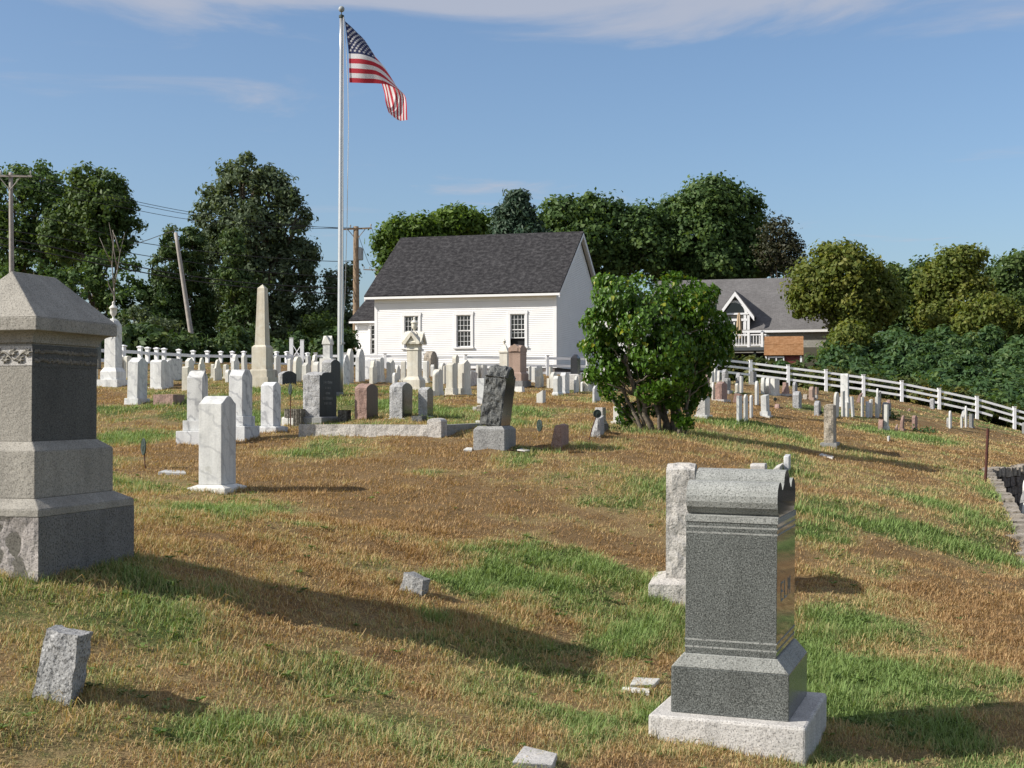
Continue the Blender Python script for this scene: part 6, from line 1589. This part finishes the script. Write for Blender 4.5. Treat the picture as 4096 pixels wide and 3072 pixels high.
def crown_arrays(rg, blobs, nclump, nleaf, rc, ls, up=.25, shell=(.55, 1.0), elong=1.6, flat=1.0, droop=0):
    """leaf clumps through the volume of ellipsoids (cx,cy,cz,rx,ry,rz)"""
    B = np.array(blobs); vol = (B[:, 3] * B[:, 4] * B[:, 5]) ** (2 / 3); pr = vol / vol.sum()
    C = []
    while sum(len(c) for c in C) < nclump:
        k = rg.choice(len(B), nclump * 2, p=pr); u = rg.normal(size=(nclump * 2, 3)); u /= np.linalg.norm(u, axis=1)[:, None]
        r = (shell[0] + (shell[1] - shell[0]) * rg.random(nclump * 2) ** .6) * (1 + .09 * rg.normal(size=nclump * 2))
        p = B[k, :3] + u * r[:, None] * B[k, 3:6]
        inside = np.zeros(len(p), bool)
        for j in range(len(B)):
            q = ((p - B[j, :3]) / (B[j, 3:6] * .62)); inside |= ((q ** 2).sum(1) < 1)
        keep = ~inside | (rg.random(len(p)) < .14); C.append(np.c_[p[keep], u[keep]])
    C = np.concatenate(C)[:nclump]; cp, cu = C[:, :3], C[:, 3:]
    n = nclump * nleaf
    rcl = rc * (.55 + .9 * rg.random(nclump))
    o = rg.normal(size=(nclump, nleaf, 3)); o /= np.linalg.norm(o, axis=2)[:, :, None]
    rr = rg.random((nclump, nleaf, 1)) ** .5
    p = (cp[:, None] + o * rr * rcl[:, None, None] * np.array([1, 1, .75])).reshape(n, 3)
    nrm = o * .75 + cu[:, None] * .45 + rg.normal(size=(nclump, nleaf, 3)) * .55; nrm[:, :, 2] += up; nrm = nrm.reshape(n, 3); nrm /= np.linalg.norm(nrm, axis=1)[:, None]
    t = np.cross(nrm, rg.normal(size=(n, 3))); t[:, 2] -= droop; t -= nrm * (t * nrm).sum(1)[:, None]; t /= np.linalg.norm(t, axis=1)[:, None]; b = np.cross(nrm, t)
    s = ls * (.6 + .8 * rg.random(n))[:, None]
    V = np.stack([p - t * s * elong * .5, p + b * s * .5 + nrm * s * .12, p + t * s * elong * .5, p - b * s * .5 + nrm * s * .12], 1).reshape(-1, 3)
    Fq = np.arange(n * 4).reshape(n, 4)
    tone = np.clip(np.repeat(rg.random(nclump), nleaf) * .55 + rg.random(n) * .45, 0, 1)
    return V, Fq, np.repeat(tone, 4)

def limb_mesh(mb, base, top, r0, r1, rr, wob=.06, n=7):
    pts = []; L = (top - base).length
    for i in range(n + 1):
        t = i / n; p = base.lerp(top, t)
        if 0 < i < n: p = p + Vector((rr.uniform(-1, 1), rr.uniform(-1, 1), rr.uniform(-.4, .4))) * wob * L * .5
        pts.append(p)
    mb.tube(pts, [r0 + (r1 - r0) * i / n for i in range(n + 1)], 7)
    return pts

def tree(label, d, blobs_px, leaf, base_px, trunk_r, ls, nclump, nleaf, rc, seed, name='deciduous_tree', bark='bark', shell=(.55, 1.0), group='trees beyond the fence', ry=.85, ground_y=None, up=.25, elong=1.6, trunk_top=.6, droop=0):
    rg = np.random.default_rng(seed); rr = random.Random(seed)
    ls *= .72; nclump = int(nclump * 1.45)
    k = d / F
    bl = []
    for i, (cx, cy, rx, rv) in enumerate(blobs_px):
        dd = d + ((i * 37 % 11) / 10 - .5) * rx * k * .5
        c = P(cx, cy, dd); bl.append((c.x, c.y, c.z, rx * k, max(rx, rv * .8) * k * ry, rv * k))
    b0 = P(base_px, 1500, d); gz = hz(b0.x, b0.y); root = empty(name, (b0.x, b0.y, gz), label=label, cat='tree', group=group)
    O = np.array(root.location)
    V, Fq, T = crown_arrays(rg, bl, nclump, nleaf, rc, ls, up, shell, elong, droop=droop)
    cr_ = big_mesh('crown', V - O, Fq, 4, LM[leaf], root, {'tone': ('POINT', T)})
    m = MB(); cen = Vector(np.mean([b_[:3] for b_ in bl], axis=0)) - Vector(O)
    tp = Vector((cen.x * .8, cen.y, cen.z * trunk_top + cen.z * .1))
    limb_mesh(m, Vector((0, 0, -.3)), tp, trunk_r, trunk_r * .55, rr, .03)
    for b_ in bl:
        c = Vector(b_[:3]) - Vector(O)
        pts = limb_mesh(m, tp * rr.uniform(.45, .95), c, trunk_r * .45, trunk_r * .14, rr, .10, 6)
        for q in range(3):
            u = Vector((rr.uniform(-1, 1), rr.uniform(-.8, .8), rr.uniform(-.2, 1))).normalized()
            limb_mesh(m, pts[rr.randint(3, 6)], c + Vector((u.x * b_[3], u.y * b_[4], u.z * b_[5])) * .9, trunk_r * .16, .012, rr, .10, 5)
    m.build('trunk', M[bark], root, smooth=True)
    return root

tree('big dark maple rising behind the far left power lines', 104, [(60,820,150,150),(210,860,130,140),(130,720,110,75),(300,960,110,120),(20,980,130,140),(180,1040,170,120),(-80,820,120,160)], 'dark', 140, .42, .27, 330, 46, .75, 1)
tree('paler tree with feathery upswept top in front of the dark maple', 96, [(420,830,95,90),(350,790,70,70),(330,900,110,110),(430,960,95,95),(250,930,90,110),(470,800,40,70),(390,715,18,50),(440,735,18,55),(482,765,18,50),(345,700,18,45),(505,830,36,24),(520,900,42,18),(300,720,20,40)], 'mid', 360, .26, .23, 270, 44, .6, 2, up=.1, elong=2.1)
tree('broad shadowed tree filling the gap behind the urn column', 92, [(120,1180,170,140),(300,1200,160,150),(450,1130,110,130),(520,1250,130,130),(30,1300,150,110),(380,1340,150,90),(-60,1180,120,150)], 'dark', 300, .30, .24, 300, 44, .6, 3)
tree('low dark shrubby tree left of the leaning pole', 88, [(560,1330,120,100),(430,1360,110,80),(640,1360,110,80)], 'grey', 560, .16, .2, 130, 40, .5, 31, group='trees beyond the fence')
tree('narrow dark cedar with pointed tip beside the leaning pole', 92, [(690,960,36,60),(672,1070,60,90),(660,1190,82,110),(650,1320,95,110)], 'cedar', 665, .20, .17, 200, 48, .42, 4, 'cedar_tree', up=.0, elong=2.4, droop=-.4)
tree('second cedar with rusty tip right of the leaning pole', 93, [(770,985,40,70),(760,1090,62,90),(775,1220,80,110),(780,1350,95,90)], 'cedar', 770, .20, .17, 200, 48, .42, 5, 'cedar_tree', up=.0, elong=2.4, droop=-.4)
tree('tallest grey-green tree with upright branches left of the flagpole', 97, [(960,780,95,110),(1080,800,90,110),(860,880,90,100),(1000,930,140,130),(1150,900,80,120),(1180,1050,80,110),(900,1060,130,120),(1050,1130,150,130),(1170,1200,90,110),(930,1260,140,130),(1090,1320,150,110),(1010,690,55,45),(900,715,22,65),(940,690,20,60),(985,668,20,60),(1030,680,20,55),(1075,720,22,60),(1120,750,22,60),(1160,790,24,60),(840,790,24,60),(1205,860,26,60),(1235,1010,30,50),(1240,1130,26,40)], 'grey', 1010, .45, .23, 620, 44, .62, 6, up=.15, elong=1.9)
tree('yellowish cedar spires in front of the tall grey-green tree', 91, [(935,1000,40,80),(930,1130,60,90),(1000,1200,60,100),(960,1330,90,90)], 'cedar', 945, .18, .16, 170, 46, .42, 32, 'cedar_tree', up=.0, elong=2.4, droop=-.4)
tree('slim dark tree standing behind the flagpole', 98, [(1395,1110,32,52),(1340,1140,40,55),(1350,1215,52,50),(1320,1260,62,45),(1400,1290,38,55)], 'grey', 1390, .16, .22, 120, 34, .6, 7, shell=(.3, 1))
tree('low round green tree between the gate posts and flagpole', 94, [(1280,1330,80,70),(1370,1370,60,70),(1230,1390,70,60),(1330,1420,90,50)], 'mid', 1290, .18, .2, 170, 40, .5, 8)
tree('leafy sapling at the corner of the church wing', 92, [(1385,1370,40,50),(1400,1430,36,40)], 'light', 1392, .07, .17, 50, 34, .4, 9)
tree('bright green tree rising over the far end of the church roof', 96, [(1600,935,70,60),(1680,915,65,45),(1570,1010,55,60),(1540,960,35,40),(1560,1090,40,50),(1720,960,70,50)], 'light', 1640, .25, .26, 170, 42, .7, 10)
tree('bright green bushy tree behind the middle of the church roof', 98, [(1810,900,85,55),(1750,930,60,50),(1890,910,75,50),(1850,870,40,35)], 'light', 1820, .25, .26, 190, 42, .7, 11)
tree('dark conical pine above the church roof', 92, [(2070,800,38,34),(2060,855,70,45),(2070,915,95,45),(2110,960,90,45),(2030,940,60,40)], 'pine', 2065, .28, .16, 300, 48, .5, 12, 'pine_tree', up=.3, elong=3.0)
tree('dark maple next to the pine behind the church gable', 104, [(2270,870,110,80),(2390,860,110,75),(2200,940,90,80),(2340,970,150,90),(2470,950,110,100),(2560,900,100,80),(2580,1000,110,90),(2280,1060,110,60),(2420,1070,120,60)], 'dark', 2350, .4, .3, 420, 44, .85, 13)
tree('largest dome-shaped dark maple behind the lilac and house', 106, [(2850,820,130,95),(2720,870,110,85),(2960,860,100,90),(2790,960,170,110),(2960,980,120,110),(2660,980,90,100),(2870,1070,170,80),(2700,1080,110,60),(3030,1060,90,70),(2860,760,90,40)], 'dark', 2830, .5, .3, 640, 44, .85, 14)
tree('thin dark tree with sparse branches beside the dome-shaped maple', 103, [(3110,930,60,60),(3150,1000,55,70),(3080,1030,60,60),(3180,1060,40,50)], 'purple', 3110, .16, .2, 120, 30, .7, 15, shell=(.2, 1), up=.1)
tree('olive tree with pale branches overhanging the grey house roof', 88, [(3380,1090,130,90),(3270,1150,100,100),(3480,1130,90,80),(3340,1030,80,50),(3420,1210,130,90),(3235,1215,70,55),(3530,1200,70,80),(3420,1285,100,55)], 'olive', 3420, .28, .24, 430, 42, .68, 16, bark='deadwood')
tree('dull green tree between the two olive trees', 94, [(3600,1140,90,70),(3560,1230,110,90),(3660,1180,90,90),(3640,1290,110,70),(3690,1080,40,30)], 'mid', 3610, .25, .25, 270, 42, .7, 17)
tree('olive tree with tall loose top near the picture edge', 92, [(3800,1080,75,75),(3870,1040,60,55),(3740,1150,90,80),(3850,1180,110,100),(3780,1270,120,80),(3890,1270,100,80)], 'olive', 3800, .28, .24, 330, 42, .68, 18, bark='deadwood')
tree('dark green tree cut off by the picture edge', 98, [(4040,1100,90,70),(4110,1060,70,50),(3980,1180,90,80),(4080,1210,120,100),(4000,1300,120,70),(4150,1300,110,80)], 'mid', 4060, .3, .26, 330, 42, .7, 19)
tree('low olive tree in front of the picture-edge tree', 86, [(3960,1250,90,70),(4050,1290,100,60),(3900,1310,80,50)], 'olive', 3990, .2, .22, 170, 40, .6, 20)
tree('olive shrub at the corner of the grey house', 80, [(3370,1390,60,60),(3330,1450,55,50),(3410,1350,60,50)], 'olive', 3360, .10, .2, 110, 40, .5, 21)

# bare bleached tree
rr = random.Random(12); b0 = P(457, 1480, 68); bt = empty('dead_tree', (b0.x, b0.y, hz(b0.x, b0.y)), label='bare bleached dead tree in front of the shadowed trees', cat='tree')
m = MB(); Ov = bt.location
def pp(px, py, dd=68): return P(px, py, dd) - Ov
limb_mesh(m, pp(459, 1490), pp(456, 1150), .075, .04, rr, .015)
for pts in ([(456,1150),(448,1060),(452,980),(436,890)], [(456,1150),(470,1080),(480,1010),(500,930)], [(470,1080),(455,1000),(452,920)], [(448,1060),(420,1000),(398,950)], [(480,1010),(462,950),(448,920)], [(456,1180),(436,1140),(425,1100)]):
    q = [pp(x, y, 68 + rr.uniform(-.4, .4)) for x, y in pts]; m.tube(q, [.04 - .032 * i / (len(q) - 1) for i in range(len(q))], 6)
m.build('branches', M['deadwood'], bt, smooth=True)

# sumac thicket on the bank behind the lower fence: one uncountable mass
rg = np.random.default_rng(44); bl = []
for i in range(150):
    t = rg.random(); px = 3250 + 110 * t; px += (4270 - px) * rg.random(); dd = 63 + 21 * t
    yt = 1565 + (px - 3200) * .115 - t * (235 + (px - 3200) * .12) + rg.normal() * 9; c = P(px, yt, dd); r = .75 + .5 * rg.random()
    bl.append((c.x, c.y, c.z - r * .6, r * 1.15, r, r * .8))
V, Fq, T = crown_arrays(rg, bl, 2300, 36, .42, .145, .55, (.6, 1.05), 2.4)
props(big_mesh('sumac_thicket', V, Fq, 4, LM['sumac'], None, {'tone': ('POINT', T)}), 'dense green sumac thicket covering the bank behind the fence', kind='stuff')
# bank under the thicket
m = MB(); rows = []
for j, t in enumerate(np.linspace(-.05, 1.05, 8)):
    for i, px in enumerate(np.linspace(3150, 4400, 14)):
        c = P(px, 1565 + (px - 3200) * .115 - t * (235 + (px - 3200) * .12), 63 + 21 * t); m.v.append((c.x, c.y, c.z - 1.1))
for j in range(7):
    for i in range(13): m.f.append([j * 14 + i, j * 14 + i + 1, (j + 1) * 14 + i + 1, (j + 1) * 14 + i]); m.m.append(0)
props(m.build('bank', paint('leaf_litter_soil', (.05, .045, .025), .95, .2)), 'soil bank under the sumac thicket', kind='structure')
# weeds and hedge growth along the fences
def strip(name, lab, pts, h, w, nc, mat, seed, ls=.13, nl=30):
    rg = np.random.default_rng(seed); bl = []
    for i in range(len(pts) - 1):
        (x0, y0, d0), (x1, y1, d1) = pts[i], pts[i + 1]
        for t in np.linspace(0, 1, 12):
            c = P(x0 + (x1 - x0) * t, y0 + (y1 - y0) * t, d0 + (d1 - d0) * t + rg.normal() * w * .4); hh = h * (.6 + .7 * rg.random())
            bl.append((c.x, c.y, c.z + hh * .25, .6, w * .6, hh * .6))
    V, Fq, T = crown_arrays(rg, bl, nc, nl, .3, ls, .3, (.3, 1.0), 2.2)
    props(big_mesh(name, V, Fq, 4, LM[mat], None, {'tone': ('POINT', T)}), lab, kind='stuff')
strip('undergrowth', 'leafy weeds behind the lower white fence', [(2800,1520,60.5),(3003,1535,61),(3304,1572,61),(3607,1614,61),(3908,1680,61),(4058,1724,61),(4360,1808,61)], 1.15, 1.2, 900, 'weeds', 5)
strip('hedge_growth', 'rank greenery between the lower fence and the red shed', [(2780,1500,66),(3000,1500,66),(3150,1505,66),(3350,1530,65)], .5, 1.6, 240, 'sumac', 6, .17)
strip('undergrowth', 'dark brush behind the upper white fence', [(-80,1440,52),(300,1440,52),(600,1450,54),(900,1455,60),(1250,1455,64),(1400,1450,66)], 1.5, 1.6, 1000, 'cedar', 7, .13)

# distant woods closing the gaps
rg = np.random.default_rng(50); bl = []
for px in range(-300, 4500, 60):
    c = P(px, 1330 + 40 * math.sin(px * .013) + rg.normal() * 14, 135 + rg.random() * 12); bl.append((c.x, c.y, c.z - 1.0, 2.4, 2.2, 2.6))
    bl.append((c.x, c.y + 1, c.z - 4.5, 2.6, 2.2, 3.0))
V, Fq, T = crown_arrays(rg, bl, 1300, 26, 1.0, .5, .2, (.4, 1), 1.5)
props(big_mesh('distant_woods', V, Fq, 4, LM['dark'], None, {'tone': ('POINT', T)}), 'far dark woods closing the gaps between the trees', kind='stuff')

# ------------------------------------------------------------------ lilac bush among the graves
def lilac():
    rg = np.random.default_rng(9); rr = random.Random(9)
    d = 24.2; k = d / F
    b0 = P(2625, 1716, d); root = empty('lilac_bush', (b0.x, b0.y, hz(b0.x, b0.y)), label='large round lilac bush with heart-shaped leaves and many bare stems', cat='shrub')
    O = np.array(root.location)
    px_bl = [(2470,1190,100,80),(2600,1180,110,72),(2730,1180,110,72),(2800,1220,70,70),(2440,1290,90,80),(2580,1290,130,100),(2730,1300,130,100),(2830,1320,100,85),(2400,1390,70,70),(2500,1400,120,90),(2650,1410,130,90),(2790,1410,110,85),(2880,1370,60,65),
             (2430,1480,80,65),(2540,1500,100,70),(2680,1500,100,70),(2770,1490,70,60),(2450,1560,55,45),(2690,1590,60,50),(2750,1590,50,50),(2600,1570,60,40),(2490,1620,32,40),(2770,1640,28,40),(2720,1660,34,40),(2640,1640,40,30),(2380,1290,50,60),(2350,1300,34,26),(2346,1385,36,24),(2365,1500,34,34),(2500,1680,36,26),(2740,1690,36,24),(2560,1640,50,36),(2800,1560,44,40),(2925,1330,34,30),(2905,1430,34,34),(2420,1125,50,30),(2560,1112,40,24),(2690,1108,50,26),(2850,1170,30,30)]
    bl = []
    for i, (cx, cy, rx, rv) in enumerate(px_bl):
        dd = d + ((i * 7 % 5) / 4 - .5) * .9; c = P(cx, cy, dd); bl.append((c.x, c.y, c.z, rx * k, rx * k * .95, rv * k))
    B = np.array(bl); N = 24000
    kx = rg.choice(len(B), N, p=(B[:, 3] * B[:, 5]) / (B[:, 3] * B[:, 5]).sum()); u = rg.normal(size=(N, 3)); u /= np.linalg.norm(u, axis=1)[:, None]
    r = .35 + .72 * rg.random(N) ** .5; p = B[kx, :3] + u * r[:, None] * B[kx, 3:6]
    # ragged: leaves gather on sprays
    gap = fbm(p[:, 0] * 3.6 + p[:, 1] * 1.3, p[:, 2] * 4.2 + p[:, 1] * .9, 61, 3); keep = gap + rg.random(N) * .24 > .485
    cen = np.array([B[:, 0].mean(), d, B[:, 2].mean()])
    p = p[keep]; u = u[keep]; N = len(p)
    out = (p - cen) * np.array([1, 1, .8]); out /= np.linalg.norm(out, axis=1)[:, None]
    nrm = out * .8 + u * .3 + rg.normal(size=(N, 3)) * .50; nrm[:, 2] += .05; nrm /= np.linalg.norm(nrm, axis=1)[:, None]
    tip = np.tile(np.array([0, 0, -1.0]), (N, 1)) + out * .25 + rg.normal(size=(N, 3)) * .32; tip -= nrm * (tip * nrm).sum(1)[:, None]; tip /= np.linalg.norm(tip, axis=1)[:, None]
    sd = np.cross(nrm, tip); s = .074 * (.6 + .65 * rg.random(N))
    # heart leaf: 8 points, folded along the midrib
    hp = np.array([(0, .0, 0), (.28, -.10, .10), (.44, .12, .15), (.35, .48, .08), (0, 1.08, -.10), (-.35, .48, .08), (-.44, .12, .15), (-.28, -.10, .10)])
    tris = np.array([(0, 1, 2), (0, 2, 3), (0, 3, 4), (0, 4, 5), (0, 5, 6), (0, 6, 7)])
    yel = (rg.random(N) < .05) & (p[:, 2] > cen[2] - .2)
    tone = np.where(yel, .75 + .25 * rg.random(N), rg.random(N) ** 1.2 * .52)
    # the largest visible leaves are single parts
    vis = -(p[:, 1] - d) + (out[:, 1] * -1.2) + rg.random(N) * .5 + s * 8
    order = np.argsort(-vis); solo = np.zeros(N, bool); solo[order[:300]] = True
    crown = bpy.data.objects.new('crown', None)
    def verts(i): return p[i][:, None] + (sd[i][:, None] * hp[None, :, 0:1] + tip[i][:, None] * (hp[None, :, 1:2] - .3) + nrm[i][:, None] * hp[None, :, 2:3]) * s[i][:, None, None]
    idx = np.where(~solo)[0]; V = verts(idx).reshape(-1, 3) - O
    T = (np.arange(len(idx))[:, None, None] * 8 + tris[None]).reshape(-1, 3)
    o = big_mesh('leaves', V, T, 3, LM['lilac'], root, {'tone': ('POINT', np.repeat(tone[idx], 8))}); o['kind'] = 'stuff'
    meshes = []
    for q in range(6):
        lv = big_mesh('leaf', hp - np.array([0, .3, 0]), tris, 3, LM['lilac'], None, {'tone': ('POINT', np.full(8, [.08, .18, .28, .38, .48, .88][q]))}); meshes.append(lv.data); bpy.data.objects.remove(lv)
    for i in np.where(solo)[0]:
        q = 5 if yel[i] else min(4, int(tone[i] / .52 * 5))
        lo = bpy.data.objects.new('leaf', meshes[q]); COL.objects.link(lo); lo.parent = root
        R = Matrix(((sd[i][0], tip[i][0], nrm[i][0]), (sd[i][1], tip[i][1], nrm[i][1]), (sd[i][2], tip[i][2], nrm[i][2]))).to_4x4()
        lo.matrix_local = Matrix.Translation(Vector(p[i] - O)) @ R @ Matrix.Scale(float(s[i]), 4)
    # stems
    Ov = root.location
    bases = [(2565,1712),(2590,1722),(2610,1726),(2640,1728),(2668,1728),(2690,1724),(2712,1716),(2730,1712),(2600,1712),(2655,1714),(2700,1710)]
    tops = [(2480,1520),(2520,1500),(2500,1420),(2600,1440),(2660,1430),(2690,1450),(2720,1430),(2790,1440),(2450,1600),(2620,1380),(2740,1500)]
    for (bx, by), (tx, ty) in zip(bases, tops):
        m = MB(); a = P(bx, by - 4, d - .15 + rr.uniform(-.3, .3)); a.z = hz(a.x, a.y) - .05; t = P(tx, ty, d + rr.uniform(-.35, .35))
        r0 = rr.uniform(.035, .065)
        pts = limb_mesh(m, a - Ov, t - Ov, r0, r0 * .5, rr, .07, 8)
        for q in range(4):
            st = pts[rr.randint(3, 8)]; u_ = Vector((rr.uniform(-1, 1), rr.uniform(-.7, .7), rr.uniform(.2, 1.2))).normalized()
            limb_mesh(m, st, st + u_ * rr.uniform(.4, .9), r0 * .4, .006, rr, .1, 5)
        m.build('stem', M['bark'], root, smooth=True)
lilac()
# fallen twigs and ground plants
tuft_plant('shrub', 'low dark green shrub beside the upright pink stone', 3694, 1731, .42, 130, LM['sumac'], .7)
tuft_plant('potted_plant', 'dark potted plants at the foot of a narrow grey slab', 3570, 1674, .26, 90, LM['dark'], 1.6)
tuft_plant('leaf_rosette', 'pale green leafy weed at the foot of the lilac', 2735, 1724, .22, 60, LM['light'], .8)
tuft_plant('goldenrod', 'yellow goldenrod clump behind the lower fence rails', 3722, 1600, .9, 120, leaf_mat('goldenrod_bloom', (.22, .14, .01), (.34, .22, .01), (.16, .15, .02)), 1.6)
